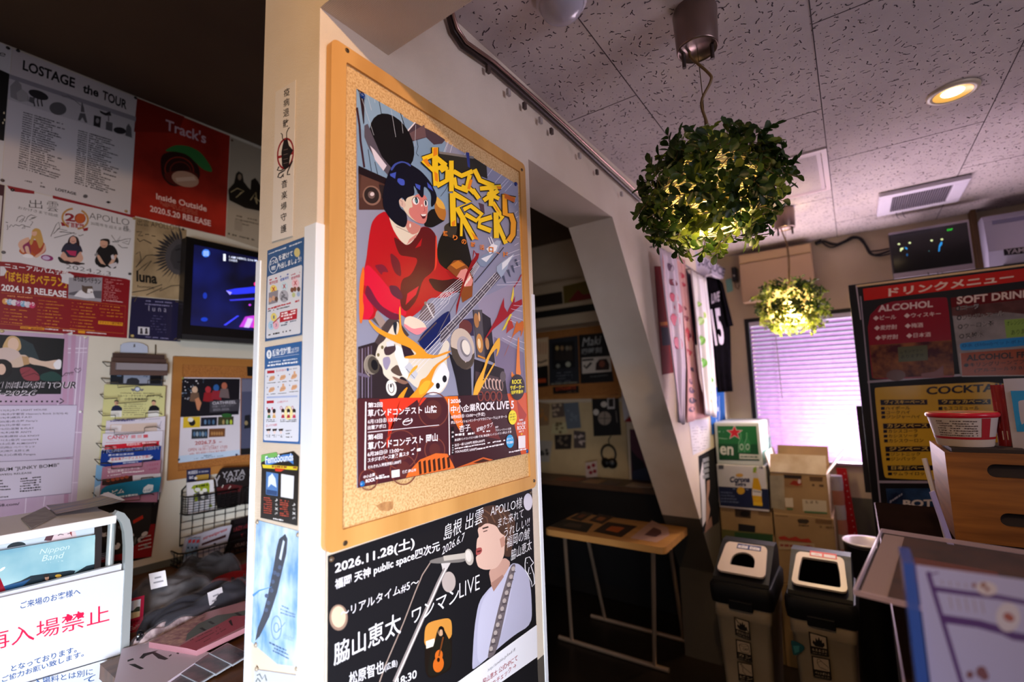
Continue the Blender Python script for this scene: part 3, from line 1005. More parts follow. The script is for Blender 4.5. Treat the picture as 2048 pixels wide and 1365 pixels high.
# strings and frets
for i in range(6):
 a.ln([(785 + 22 * i, 225 + 15 * i), (1010 + 30 * i, -10 + 10 * i), (1130 + 20 * i, -120 - 10 * i + 20)], 5, '#e6e8f0')
a.pg([(1075, 420), (1187, 250), (1187, 420), (1100, 520)], '#6b5a60')
for i in range(4):
 a.ln([(715 + 24 * i, 770 + 30 * i), (1000 + 22 * i, 470 + 30 * i), (1187, 270 + 48 * i)], 6, '#e9eaf2')
for i in range(5):
 a.ln([(1080 + 26 * i, 420 - 38 * i), (1135 + 20 * i, 480 - 38 * i)], 4, '#d7d2da')
a.ln([(900, 40), (990, 220)], 16, '#d5d3d8')
a.el(890, 40, 16, 20, '#8a8078')
a.ln([(800, 500), (1020, 270)], 16, '#5b4c4c')
a.pg([(640, 800), (700, 740), (800, 880), (760, 950), (720, 930)], '#c9ced8')
a.ln([(660, 820), (760, 930)], 6, '#4a5560')
# upper necks to the headstocks
a.zm(880, 460, 5.689)
a.pg([(20, 1080), (420, 360), (440, 400), (330, 560), (120, 900), (-60, 1250)], '#6a6672')
for i in range(6):
 a.ln([(-5, 740 + 24 * i), (250 + 8 * i, 530 + 22 * i), (405 + 8 * i, 360 + 10 * i)], 5, '#d9dbe4')
a.pg([(0, 1160), (180, 1000), (640, 480), (690, 540), (330, 930), (120, 1180), (0, 1290)], '#4d4854')
for i in range(4):
 a.ln([(-5, 1170 + 46 * i), (400 + 14 * i, 740 + 24 * i), (625 + 16 * i, 490 + 16 * i)], 5, '#e4e4ec')
for i in range(9):
 x = 60 + 66 * i
 a.ln([(x, 1110 - 72 * i), (x + 50, 1160 - 72 * i)], 4, '#c9c6ce')
a.ln([(385, 600), (720, 200)], 10, '#2c2a33')
a.pg([(640, 420), (720, 350), (800, 300), (835, 275), (840, 300), (780, 370), (760, 440), (690, 550), (640, 470)], '#9fb0c8')
a.pg([(700, 380), (830, 280), (760, 400), (700, 460)], '#e4ebf4')
for x, y in ((700, 530), (755, 460), (800, 410), (840, 340)):
 a.pg([(x, y), (x + 25, y - 10), (x + 45, y + 80), (x + 30, y + 70)], '#46506a')
a.pg([(415, 350), (480, 290), (560, 260), (620, 270), (580, 360), (500, 420), (450, 415)], '#8194b0')
a.pg([(460, 330), (600, 270), (520, 370)], '#dfe6f0')
a.pg([(580, 170), (640, 120), (690, 130), (640, 260), (600, 270)], '#aab8cc')
a.pg([(520, 220), (590, 160), (650, 180), (630, 240), (560, 270)], '#eef0f6')
a.ln([(545, 90), (575, 170)], 10, '#eef0f6')
a.ln([(570, 80), (605, 165)], 10, '#eef0f6')
# fretting hand and tan sleeve cuff
a.pg([(70, 440), (150, 350), (230, 345), (310, 420), (370, 560), (360, 760), (250, 830), (220, 700), (260, 560), (180, 540)], '#8a4a1e')
a.pg([(110, 400), (200, 350), (280, 400), (180, 450)], '#c77a2a')
a.pg([(180, 540), (230, 460), (290, 440), (320, 470), (370, 580), (350, 640), (270, 650), (250, 560)], '#e0948c')
for i in range(3):
 a.ln([(270 + 22 * i, 640 - 30 * i), (300 + 20 * i, 580 - 25 * i)], 20, '#f0dfd2')
# red splash strokes
a.pg([(375, 230), (405, 265), (440, 270), (430, 320), (330, 480), (240, 700), (195, 900), (175, 980), (180, 860), (290, 500), (365, 330)], '#8e1018')
a.pg([(365, 345), (385, 250), (400, 290)], '#8d90ab')
a.pg([(480, 1280), (640, 1000), (720, 770), (725, 880), (760, 940), (850, 750), (840, 830), (925, 790), (930, 850), (830, 930), (720, 1030), (600, 1130)], '#a01f2c')
a.pg([(830, 640), (800, 800), (815, 830), (835, 740)], '#e8d24a')
a.pg([(695, 1155), (790, 960), (815, 960), (730, 1130)], '#e5cf3e')
a.pg([(745, 1185), (770, 1040), (800, 1010), (835, 1110), (780, 1150)], '#b23a30')
a.ln([(835, 655), (880, 590), (920, 510)], 12, '#a02030')
for (x0, y0, x1, y1) in ((640, 630, 915, 625), (750, 600, 915, 590), (830, 860, 930, 870), (800, 900, 930, 930), (800, 980, 940, 1030), (790, 1030, 945, 1100), (700, 1230, 955, 1365), (760, 1210, 955, 1290), (830, 430, 905, 410), (850, 370, 900, 350), (770, 320, 900, 280), (840, 180, 890, 150)):
 a.ln([(x0, y0), (x1, y1)], 4, '#e8e4f0')
# orange flames
a.soft = True
a.zm(700, 600, 5.935)
a.pg([(205, 250), (225, 235), (290, 310), (420, 390), (550, 430), (580, 330), (570, 120), (590, 60), (600, 330), (640, 420), (760, 500), (870, 590), (900, 640), (1010, 665), (1187, 600), (1187, 625), (1000, 695), (840, 700), (640, 700), (640, 675), (800, 650), (700, 570), (540, 510), (440, 460), (300, 380)], '#f0a02c')
a.pg([(100, -200), (150, -420), (165, -300), (140, 0), (160, 100), (130, 300), (100, 250)], '#e8701e')
a.pg([(660, 970), (720, 820), (800, 770), (790, 810), (700, 900)], '#f2b23a')
a.pg([(500, 1290), (560, 1150), (660, 1040), (680, 1040), (620, 1170), (640, 1220), (800, 1050), (830, 950), (900, 920), (990, 780), (1175, 660), (1175, 680), (1020, 790), (950, 970), (1000, 1000), (900, 1100), (850, 1200), (820, 1270), (800, 1160), (560, 1365), (500, 1365)], '#ee9a26')
a.pg([(800, 1060), (880, 960), (960, 960), (900, 1090), (820, 1140)], '#f3b733')
a.zm(880, 620, 6.5)
a.pg([(410, 1200), (440, 980), (560, 760), (590, 640), (690, 450), (770, 340), (775, 500), (715, 640), (745, 480), (640, 600), (575, 800), (540, 960), (690, 690), (710, 700), (560, 960), (470, 1130)], '#f0b43a')
a.pg([(815, 630), (940, 330), (990, 130), (1010, 190), (1075, 130), (1080, 260), (1035, 370), (1050, 250), (930, 350), (850, 560)], '#cc6a22')
a.pg([(1000, 400), (1020, 330), (1030, 740), (1050, 850), (975, 850), (985, 700)], '#e8822a')
a.pg([(915, 870), (925, 795), (945, 840), (975, 850), (960, 900)], '#e8822a')
a.soft = False
# bottom information area: dark red overprint and orange flank
a.zm(0, 0, 1)
a.pg([(713, 798), (893, 795), (906, 930), (906, 938), (714, 976.5)], '#4a2026')
a.pg([(893, 793), (1019, 788), (1040, 905), (1042, 909.5), (906, 938)], '#3a1a20')
a.pg([(1013, 788), (1052.5, 786), (1057.5, 906.5), (1041, 909.8), (1030, 860)], '#d2541f')
a.pg([(887, 794), (914, 793), (925, 850), (918, 862), (900, 830)], '#e8721e')
a.pg([(1032, 800), (1052, 830), (1045, 850), (1036, 835)], '#a8321e')
a.pg([(757, 800), (800, 796), (852, 796), (838, 812), (833, 800), (795, 828), (772, 880), (772, 900), (776, 850)], '#dc3a22')
a.pg([(930, 842), (980, 838), (1000, 880), (950, 870)], '#6a2a28')
for cx_, cy_, r_ in ((865, 820, 30), (868, 900, 20), (800, 900, 34), (805, 940, 26), (735, 960, 18)):
 a.ring(cx_, cy_, r_, r_ * 1.15, 2, '#7a4034')
 a.el(cx_, cy_, r_ * 0.55, r_ * 0.65, '#5a2a28')
for cx_ in (960, 973, 985, 997):
 a.ring(cx_, 793, 5, 9, 2, '#8a4034')
# ribbed orange fan shapes at the very bottom
a.pg([(810, 956), (815, 945), (838, 920), (870, 907), (893, 908), (903, 926), (908, 937)], '#d9692a')
for i in range(7):
 x = 835 + 9.5 * i
 a.pg([(x, 925 - 1.5 * i), (x + 5, 922 - 1.5 * i), (x + 7, 944 - 2.2 * i + 4), (x + 2, 946 - 2.2 * i + 4)], '#3d1f14')
a.pg([(910, 936.5), (940, 925), (965, 915), (985, 920), (975, 923)], '#c8602a')
a.pg([(945, 926), (965, 918), (978, 922), (955, 926.5)], '#3d1f14')
# headline lettering, angular yellow strokes with dark edge
a.zm(830, 270, 5.459)
YEL, ORN = '#f2cc20', '#e58a1c'
def stroke(pts, w=46):
 a.ln(pts, w + 22, '#201408')
 return pts, w
ST = [([(210, 140), (210, 330), (225, 560)], 56), ([(75, 270), (190, 225), (330, 340)], 48), ([(75, 280), (190, 390), (300, 345)], 40), ([(345, 350), (270, 400)], 40), ([(350, 380), (340, 500), (230, 560)], 44),
      ([(388, 285), (388, 440), (390, 620)], 44), ([(410, 400), (500, 450), (620, 400)], 44), ([(420, 470), (440, 570), (570, 620)], 36), ([(590, 440), (560, 560), (640, 640)], 40), ([(640, 380), (700, 500), (850, 560)], 44),
      ([(620, 600), (690, 700)], 40), ([(700, 590), (930, 570)], 40), ([(830, 540), (820, 780)], 44), ([(740, 720), (900, 610)], 40), ([(780, 640), (910, 700)], 36), ([(500, 560), (590, 600)], 30),
      ([(400, 640), (410, 1000)], 54), ([(400, 640), (580, 740), (450, 800), (640, 1140)], 50), ([(520, 820), (600, 780), (720, 870), (660, 940), (540, 870)], 40),
      ([(830, 900), (700, 940), (690, 1000), (820, 1050)], 44), ([(875, 850), (880, 1130)], 48), ([(840, 740), (945, 905), (890, 970), (985, 1190)], 40),
      ([(500, 860), (495, 1110)], 24)]
for pts, w in ST:
 a.ln(pts, w * 1.15 + 22, '#1d1309')
for i, (pts, w) in enumerate(ST):
 a.ln(pts, w * 1.15, YEL)
for pts in ([(190, 150), (235, 140), (235, 220), (190, 240)], [(75, 280), (120, 260), (160, 350), (130, 350)], [(390, 960), (430, 930), (430, 990), (395, 1005)], [(600, 1060), (660, 1110), (690, 1150), (640, 1140)], [(960, 640), (1085, 680), (1080, 740), (960, 690)], [(1050, 900), (1090, 930), (1085, 1080), (1050, 1010)], [(590, 480), (620, 500), (590, 600), (560, 590)], [(880, 560), (940, 570), (920, 600), (890, 590)], [(200, 400), (240, 430), (240, 520), (210, 500)], [(840, 745), (880, 790), (920, 860), (880, 820)]):
 a.pg(pts, ORN)
FV = [(1080, 712), (968, 668), (975, 868), (1040, 880), (1066, 960), (1060, 1090), (1010, 1165)]
a.ln(FV, 84, '#1d1309')
a.ln(FV, 58, '#e8a41e')
a.pg([(970, 645), (1082, 690), (1078, 742), (968, 694)], '#c8641c')
for ch, x, y in (('怒', 296, 1105), ('り', 402, 1150), ('の', 498, 1195), ('就', 598, 1225), ('活', 695, 1255), ('ロ', 795, 1280), ('ー', 878, 1290), ('ド', 955, 1335)):
 a.tx(ch, (x, y), (x + (52 if ch != 'ー' else 36), y + (6 if ch != 'ー' else 14)), 56 if ch != 'ー' else 8, '#f08a30', 0.03, halo=('#5a2408', 0.04))
# event text
a.zm(700, 780, 6.5)
W_ = '#f2eef2'
a.pg([(183, 158), (201, 157), (190, 1045), (171, 1046)], W_)
a.tx('第2回', (218, 235), (408, 226), 66, W_, 0.05)
a.tx('草バンドコンテスト 山陰', (218, 358), (1115, 300), 100, W_, 0.055)
a.tx('6月13日㊏ 13:30～', (218, 445), (655, 408), 58, W_, 0.05)
a.ring(735, 415, 65, 36, 10, W_, -25, a0=-30, a1=300)
a.greek((680, 430), (790, 410), 26, W_, 3)
a.tx('出雲アポロ', (216, 522), (452, 498), 56, W_, 0.05)
a.pg([(216, 549), (1143, 455), (1143, 463), (216, 558)], W_)
a.tx('第4回', (216, 656), (408, 638), 72, W_, 0.05)
a.tx('草バンドコンテスト 岡山', (218, 790), (1125, 668), 106, W_, 0.055)
a.tx('6月28日㊐ 13:00～', (214, 872), (680, 806), 62, W_, 0.05)
a.tx('スタジオパース倉敷 黒スタ', (216, 948), (752, 856), 58, W_, 0.05)
a.tx('ズ', (772, 860), (832, 838), 90, W_, 0.05)
a.greek((820, 815), (910, 795), 40, W_, 8)
a.tx('それぞれ入場見学料1,000円', (216, 1036), (648, 958), 48, W_, 0.045)
a.tx('中小企業', (160, 1160), (310, 1120), 44, W_, 0.05)
a.tx('ROCK', (190, 1212), (312, 1185), 46, W_, 0.06)
a.greek((320, 1138), (430, 1116), 20, W_, 4)
a.greek((318, 1170), (495, 1138), 30, W_, 5)
a.pg([(525, 1052), (630, 1034), (632, 1128), (527, 1146)], '#e9ebf2')
a.tx('後援:岡山市', (665, 1090), (845, 1060), 40, W_, 0.04)
a.zm(880, 780, 7.184)
a.pg([(103, 132), (116, 131), (128, 938), (115, 940)], W_)
a.tx('2026', (136, 196), (282, 186), 56, W_, 0.05)
a.tx('中小企業', (140, 340), (498, 308), 110, W_, 0.055)
a.tx('ROCK LIVE 5', (505, 305), (1048, 272), 118, W_, 0.05)
a.tx('8月8日㊏ 13:00～(予定)', (142, 428), (632, 382), 62, W_, 0.05)
a.tx('岡山コンベンションセンター(ママカリフォーラム) 3F ホール', (144, 502), (948, 410), 50, W_, 0.045)
a.tx('杏子', (258, 612), (420, 590), 100, W_, 0.03)
a.tx('琥珀クラブ', (510, 612), (745, 530), 66, W_, 0.04)
a.greek((600, 612), (720, 600), 22, W_, 9)
a.tx('ほか', (780, 556), (825, 548), 32, W_, 0.04)
a.tx('プロミュージシャン出演', (780, 602), (1005, 574), 34, W_, 0.04)
a.pg([(142, 535), (185, 528), (187, 756), (146, 762)], '#0d0b10')
a.pg([(146, 778), (184, 774), (186, 930), (150, 936)], '#0d0b10')
a.tx('出', (152, 626), (180, 622), 28, W_, 0.04)
a.tx('演', (152, 690), (180, 686), 28, W_, 0.04)
for i, ch in enumerate('チケット'):
 a.tx(ch, (156, 815 + 34 * i), (180, 811 + 34 * i), 24, W_, 0.03)
a.greek((200, 672), (480, 640), 40, W_, 11, 0.9)
a.tx('第2回草バンドコンテスト山陰優勝者, 第4回草バンドコンテスト岡山優勝者', (194, 744), (1010, 622), 38, W_, 0.04)
a.tx('当日一般 5,500円 前売4,800円', (194, 820), (625, 752), 42, W_, 0.045)
a.greek((196, 860), (920, 736), 24, W_, 12, 0.9)
a.tx('YOUNG世代 3,000円', (198, 916), (512, 872), 44, W_, 0.045)
a.greek((520, 868), (900, 790), 26, W_, 13, 0.9)
a.el(1028, 398, 60, 104, '#f0e02a')
a.tx('サポーター', (982, 372), (1072, 358), 26, '#2a2408', 0.03)
a.tx('2席 紹介', (985, 412), (1070, 398), 28, '#2a2408', 0.03)
a.tx('コース有り', (985, 448), (1070, 436), 26, '#2a2408', 0.03)
a.el(990, 740, 56, 96, '#2a9fd8')
a.tx('全ライブ', (945, 728), (1030, 714), 36, W_, 0.04)
a.tx('学生無料', (942, 782), (1036, 770), 40, W_, 0.04)
a.tx('詳細は', (1122, 452), (1180, 444), 28, W_, 0.04)
a.tx('中小企業', (1094, 516), (1214, 498), 46, W_, 0.05)
a.tx('ROCK', (1094, 580), (1214, 564), 56, W_, 0.05)
a.tx('HPにて', (1118, 618), (1190, 606), 28, W_, 0.04)
a.pg([(1142, 630), (1172, 626), (1160, 654)], '#f0d02a')
a.pg([(1108, 668), (1210, 656), (1212, 834), (1112, 848)], '#ece6ea')
a.greek((975, 912), (1222, 862), 24, W_, 14, 0.95)
# black supporter badge
a.zm(880, 620, 6.5)
a.el(990, 1008, 98, 168, '#0d0c0e')
Yb = '#efe61e'
a.tx('ROCK', (922, 968), (1048, 960), 56, Yb, 0.05)
a.tx('サポーター', (898, 1045), (1076, 1030), 60, Yb, 0.05)
a.tx('随時募集中', (912, 1104), (1064, 1090), 52, Yb, 0.05)
a.build('concert_poster', label='large illustrated poster of a red jumpered bass player on the cork board', cat='poster')
Rp = CX + 0.0018
pin(724.5, 192, 'X', Rp, '#123a86', 'blue push pin at the top left corner of the bass player poster', 0.0055)
pin(1031, 368.5, 'X', Rp, '#152a78', 'blue push pin at the top right corner of the bass player poster', 0.0055)
pin(723.5, 968, 'X', Rp, '#1263a8', 'blue push pin at the bottom left corner of the bass player poster', 0.0055)
pin(1053, 903, 'X', Rp, '#1a4f8a', 'blue push pin at the bottom right corner of the bass player poster', 0.0055)
# ------------------------------------------------------------------ black live poster below the cork board
a = artX(XP + 0.0016, rough=0.34, spec=0.4)
a.sheet([(656, 1113), (1064, 978), (1073, 1262), (1085, 1640), (652, 1900)], '#1a191c')
a.zm(640, 960, 3.37)
BK2, SK = '#1a191c', '#d9b5a4'
# glow spots
GL = noisy('stage_glow', '#b98f6e', '#e6d2bd', 14, 0.4)
a.el(125, 930, 62, 88, '#8f7666')
a.el(125, 925, 48, 72, '#d7b89c')
a.el(868, 690, 46, 70, '#b3a6a0')
a.el(1402, 150, 30, 58, '#cfcbd6')
# singer: shirt, neck, head, hair
a.soft = True
a.pg([(1290, 560), (1350, 570), (1410, 650), (1425, 780), (1430, 975), (1290, 1060), (1030, 1290), (1025, 1250), (1040, 1000), (1070, 820), (1150, 720), (1240, 660)], '#b5b4cc')
a.pg([(1180, 690), (1290, 560), (1300, 700), (1240, 1000), (1140, 1200), (1060, 1250), (1060, 1000), (1090, 820)], '#c3c2d8')
a.pg([(1135, 610), (1240, 520), (1290, 560), (1240, 650), (1170, 755), (1150, 690)], '#c69c8c')
a.pg([(1150, 700), (1170, 755), (1240, 655), (1230, 640)], '#a87e70')
a.pg([(1060, 330), (1110, 290), (1200, 280), (1250, 360), (1245, 450), (1240, 520), (1190, 600), (1110, 610), (1065, 590), (1052, 545), (1050, 520), (1075, 500), (1052, 470), (1058, 400), (1072, 385)], SK)
a.pg([(1052, 462), (1088, 455), (1094, 480), (1078, 505), (1050, 512)], '#a34f4c')
a.pg([(1056, 482), (1086, 474), (1084, 484), (1060, 492)], '#5a2422')
a.ln([(1095, 330), (1135, 318)], 10, '#3a2a22')
a.ln([(1100, 352), (1128, 342)], 6, '#4a2a24')
a.pg([(1210, 400), (1240, 380), (1250, 440), (1222, 460)], '#b98a78')
a.pg([(1080, 190), (1180, 165), (1280, 215), (1320, 290), (1300, 400), (1290, 520), (1240, 520), (1248, 440), (1250, 380), (1215, 360), (1190, 310), (1120, 290), (1070, 330), (1062, 290)], '#4a342a')
for (x, y, x2, y2) in ((1100, 200, 1180, 290), (1160, 180, 1240, 300), (1210, 200, 1280, 330), (1090, 240, 1130, 290), (1260, 300, 1270, 450), (1240, 360, 1260, 480)):
 a.ln([(x, y), ((x + x2) / 2 + 14, (y + y2) / 2 - 8), (x2, y2)], 9, '#6b4c3a')
# guitar strap
a.pg([(1285, 575), (1325, 565), (1270, 800), (1190, 1170), (1128, 1215), (1140, 1130), (1210, 830)], '#6e6468')
for i in range(11):
 q = i / 10
 x, y = 1302 - 150 * q, 600 + 540 * q
 a.el(x, y, 12, 16, '#b5a9a4', 20)
 a.ln([(x - 14, y + 24), (x + 16, y + 20)], 5, '#3a3236')
# microphone and stand
a.pg([(738, 545), (800, 525), (985, 490), (990, 555), (810, 566), (740, 562)], '#77726e')
a.pg([(830, 515), (985, 492), (988, 530), (835, 548)], '#b9b2a8')
a.el(1004, 522, 30, 56, '#b8b0a6', -8)
a.el(1000, 515, 20, 40, '#d9d3ca', -8)
a.pg([(815, 565), (880, 560), (850, 615), (828, 620)], '#c9c3c0')
a.ln([(845, 600), (805, 680), (500, 1365)], 26, '#8e8482')
a.ln([(848, 600), (808, 680), (505, 1365)], 9, '#e2d8d4')
a.ln([(742, 560), (690, 640), (640, 760), (560, 970), (440, 1250), (400, 1365)], 7, '#a38f84')
# inset guitarist picture
a.pg([(705, 1000), (735, 960), (860, 930), (888, 955), (888, 1250), (870, 1290), (705, 1360)], '#1d1510')
a.pg([(705, 1000), (735, 960), (860, 930), (888, 955), (888, 1080), (700, 1140)], '#c98a3c')
a.pg([(712, 1090), (770, 1070), (775, 1120), (715, 1140)], '#e8dcc8')
a.pg([(790, 1010), (820, 985), (845, 1030), (885, 1110), (880, 1280), (720, 1340), (740, 1180), (770, 1100)], '#1d1a14')
a.el(812, 1025, 18, 30, '#c09a7a')
a.pg([(795, 1000), (815, 985), (838, 1000), (840, 1090), (828, 1090), (826, 1010), (805, 1010), (800, 1060)], '#14100e')
a.el(797, 1245, 36, 55, '#c8641e', 10)
a.el(800, 1185, 26, 38, '#c8641e', 10)
a.ln([(800, 1190), (830, 1060)], 10, '#6b3a1a')
a.el(797, 1215, 10, 15, '#2a140a')
a.soft = False
# white lettering
W_ = '#efeef4'
a.tx('2026.11.28(土)', (100, 648), (636, 470), 92, W_, 0.045)
a.tx('福岡 天神 public space四次元', (100, 752), (806, 488), 78, W_, 0.035)
a.tx('～リアルタイム#5～', (140, 940), (664, 718), 66, W_, 0.0)
a.tx('脇山恵太', (92, 1258), (545, 1035), 150, W_, 0.012)
a.tx('ワンマン', (618, 978), (935, 818), 96, W_, 0.005)
a.tx('LIVE', (938, 800), (1075, 738), 100, W_, -0.01)
a.tx('松原智也', (195, 1390), (430, 1300), 88, W_, 0.015)
a.tx('(広島)', (435, 1300), (520, 1262), 56, W_, 0.01)
a.tx('18:30', (520, 1395), (650, 1335), 56, W_, 0.02)
# white slip along the bottom
a.pg([(905, 1380), (1460, 978), (1464, 1190), (1464, 1195), (1200, 1380)], '#e9e8f0')
a.tx('http://ameblo.jp/kw618', (1130, 1302), (1314, 1158), 26, '#3a3644', 0.0, 0.2)
a.tx('脇山恵太 公式HPにて', (1095, 1385), (1330, 1218), 40, '#8e1f2a', 0.03)
a.tx('情報をチェック →', (1110, 1440), (1320, 1268), 40, '#8e1f2a', 0.03)
# hand-written greeting
HW = '#f2f2f6'
a.tx('島根 出雲', (832, 415), (1100, 285), 104, HW, -0.005, 0.15)
a.tx('2026.6.7', (820, 508), (975, 405), 52, HW, -0.008, 0.2)
a.tx('APOLLO様', (1148, 250), (1362, 190), 76, HW, -0.01, 0.1)
a.tx('また来れて', (1198, 325), (1372, 255), 64, HW, -0.01, 0.1)
a.tx('うれしい!!', (1240, 392), (1412, 310), 62, HW, -0.01, 0.15)
a.tx('福岡の鯱', (1256, 462), (1412, 396), 76, HW, -0.008, 0.1)
a.tx('脇山恵太', (1285, 548), (1425, 470), 72, HW, -0.005, 0.1)
a.ln([(1380, 570), (1385, 530), (1410, 520), (1430, 550), (1438, 560), (1420, 580), (1440, 640), (1445, 700), (1428, 722), (1424, 690), (1400, 640), (1382, 610), (1380, 570)], 5, HW)
a.ln([(1392, 560), (1398, 562)], 5, HW)
a.ln([(1408, 590), (1400, 640), (1420, 630)], 4, HW)
a.build('live_poster', label='black live poster of a singer at a microphone under the cork board', cat='poster')
pin(1061, 986, 'X', XP + 0.002, '#4a3626', 'brown push pin at the top right of the black live poster', 0.0045)
pin(663, 1119, 'X', XP + 0.002, '#5a4632', 'brown push pin at the top left of the black live poster', 0.0045)
# ------------------------------------------------------------------ narrow pillar face
NY = YP - 0.0012
# paper charm strip
a = artY(NY - 0.001, rough=0.6)
a.zm(530, 160, 4.264)
a.sheet([(90, 105), (262, 0), (235, 1330), (58, 1380)], '#d8cfc6')
INK = '#191416'
for ch, x, y in (('疫', 160, 148), ('病', 158, 235), ('退', 156, 322), ('散', 152, 412), ('音', 140, 930), ('楽', 140, 1025), ('場', 135, 1122), ('守', 134, 1212), ('護', 134, 1312)):
 a.tx(ch, (x, y), (x + 50, y - 18), 68, INK, 0.03)
a.el(175, 628, 72, 136, '#8c1a24', 6)
a.el(175, 628, 60, 118, '#d8cfc6', 6)
a.pg([(112, 650), (245, 610), (245, 632), (112, 672)], '#8c1a24')
a.pg([(160, 520), (190, 500), (205, 560), (215, 640), (205, 740), (170, 770), (145, 730), (140, 620), (150, 560)], INK)
a.pg([(150, 590), (205, 560), (240, 600), (215, 650), (150, 640)], INK)
a.ln([(170, 520), (150, 500), (148, 465), (135, 455)], 8, INK)
a.ln([(185, 510), (185, 450), (200, 415), (212, 405)], 7, INK)
a.ln([(120, 740), (105, 770), (135, 775), (160, 760)], 10, INK)
a.ln([(170, 770), (120, 800), (110, 830), (135, 835), (160, 800), (155, 830)], 10, INK)
a.ln([(205, 740), (235, 690), (195, 780), (190, 810), (215, 805)], 10, INK)
for y in (600, 640, 680, 715):
 a.ln([(158, y), (195, y - 10)], 5, '#6a5a58')
a.build('paper_charm', label='tall white paper charm with brushed ink beetle on the narrow pillar face', cat='paper charm')
# blue notice, upper
BLU = '#2c5688'
a = artY(NY, rough=0.3, spec=0.5)
a.zm(520, 465, 6.066)
a.sheet([(90, 222), (533, 55), (508, 1245), (60, 1325)], BLU)
a.pg([(100, 535), (500, 395), (512, 410), (490, 1215), (478, 1230), (85, 1290), (75, 1275), (92, 550)], '#d3d6df')
a.greek((105, 275), (505, 125), 22, '#c6d2e4', 1, 0.9)
a.el(165, 398, 56, 102, '#d3dbe8', 8)
a.el(165, 398, 50, 92, BLU, 8)
a.tx('3つの', (122, 405), (212, 370), 56, '#e6ecf4', 0.03)
a.tx('密', (135, 465), (192, 448), 50, '#e6ecf4', 0.03)
a.tx('を避けて', (225, 350), (398, 288), 72, '#eef2f8', 0.03)
a.tx('外出しましょう!', (215, 455), (500, 355), 72, '#eef2f8', 0.04)
a.el(450, 245, 36, 55, '#c9bd80')
for (x, y, x2, y2, c) in ((115, 640, 215, 612, '#b8323c'), (245, 600, 350, 565, '#3a5ab0'), (378, 580, 485, 545, '#b02a4c')):
 a.tx({115: '密閉空間', 245: '密集場所', 378: '密接場面'}[x], (x, y), (x2, y2), 38, c, 0.04)
 a.greek((x, y - 50), (x2, y2 - 50), 20, c, x)
a.el(165, 690, 42, 50, '#e8cf6a')
a.el(295, 655, 42, 55, '#bfd6e2')
a.el(430, 620, 45, 60, '#e6bfc8')
for x, y in ((165, 690), (295, 655), (430, 615)):
 a.ln([(x - 16, y - 24), (x + 16, y + 24)], 9, '#b0202c')
 a.ln([(x + 14, y - 28), (x - 14, y + 28)], 9, '#b0202c')
a.pg([(108, 735), (222, 700), (215, 850), (105, 880)], '#8c8690')
for (x, y, c) in ((125, 820, '#c99a7e'), (165, 800, '#c99a7e'), (200, 810, '#5a4640'), (390, 700, '#7a4a36'), (425, 690, '#7a4a36'), (470, 690, '#5a3a30'), (410, 760, '#b9c28a'), (468, 750, '#9ab0d0')):
 a.el(x, y, 20, 30, c)
a.el(292, 775, 55, 75, '#a9a9b4')
for i in range(14):
 r_ = random.Random(i)
 a.el(250 + r_.random() * 85, 720 + r_.random() * 100, 9, 12, '#6a6a74')
a.greek((100, 945), (478, 840), 24, '#b8323c', 31, 0.9)
a.greek((100, 968), (360, 905), 16, '#3a3a44', 32, 0.8)
a.pg([(245, 972), (455, 925), (450, 1050), (242, 1096)], '#b0182c')
a.greek((262, 1004), (440, 962), 26, '#f0dfe2', 33, 0.95)
a.greek((258, 1036), (440, 992), 26, '#f0dfe2', 34, 0.95)
a.greek((290, 1066), (400, 1042), 26, '#f0dfe2', 35, 0.95)
a.el(170, 1030, 36, 50, '#e2d070')
a.el(138, 1130, 36, 52, '#a8cbe6')
a.el(196, 1125, 36, 52, '#e6b0c0')
a.ln([(160, 1105), (250, 1020)], 12, '#a81c2e')
for ch, x, y in (('1', 162, 1050), ('2', 130, 1155), ('3', 190, 1148)):
 a.tx(ch, (x, y), (x + 18, y - 4), 38, '#5a6a8a', 0.02)
a.greek((250, 1120), (440, 1078), 18, '#4a5468', 36)
a.greek((258, 1142), (360, 1118), 18, '#4a5468', 37)
a.greek((105, 1258), (400, 1196), 22, '#22242c', 38, 0.6)
a.build('notice', label='upper blue and white infection notice with three red crosses on the pillar', cat='notice')
# blue notice, lower
a = artY(NY, rough=0.3, spec=0.5)
a.zm(510, 680, 6.208)
BLU = '#2a5f9c'
a.sheet([(124, 95), (580, 18), (556, 1298), (98, 1272)], BLU)
a.pg([(135, 362), (548, 318), (560, 335), (540, 1255), (528, 1268), (120, 1250), (108, 1235), (124, 378)], '#d6d9e4')
a.el(175, 182, 32, 55, '#e4eaf2')
a.tx('!', (168, 212), (182, 210), 58, BLU, 0.04)
a.tx('感染症対策', (215, 212), (445, 172), 90, '#e8eef6', 0.045)
a.tx('へのご協力を', (448, 135), (545, 118), 32, '#e8eef6', 0.03)
a.tx('お願いします', (448, 170), (545, 150), 32, '#e8eef6', 0.03)
a.ln([(215, 226), (548, 178)], 4, '#c6d4e6')
a.greek((170, 295), (525, 246), 22, '#c6d4e6', 41, 0.9)
a.greek((155, 334), (538, 288), 26, '#e6edf6', 42, 0.95)
for (x, y, w_) in ((152, 420, 90), (146, 793, 88)):
 a.pg([(x, y - 34), (x + w_, y - 40), (x + w_, y - 6), (x, y)], '#b0182c')
a.tx('正しい手の洗い方', (262, 402), (384, 388), 30, '#c02c50', 0.02)
a.tx('3つの咳エチケット', (280, 792), (410, 776), 30, '#c02c50', 0.02)
a.tx('正しいマスクの着用', (138, 1085), (272, 1072), 32, '#c02c50', 0.02)
a.el(408, 370, 15, 20, '#2a5f9c')
a.greek((430, 372), (520, 360), 12, '#6a7484', 43)
SKN = '#d3a27c'
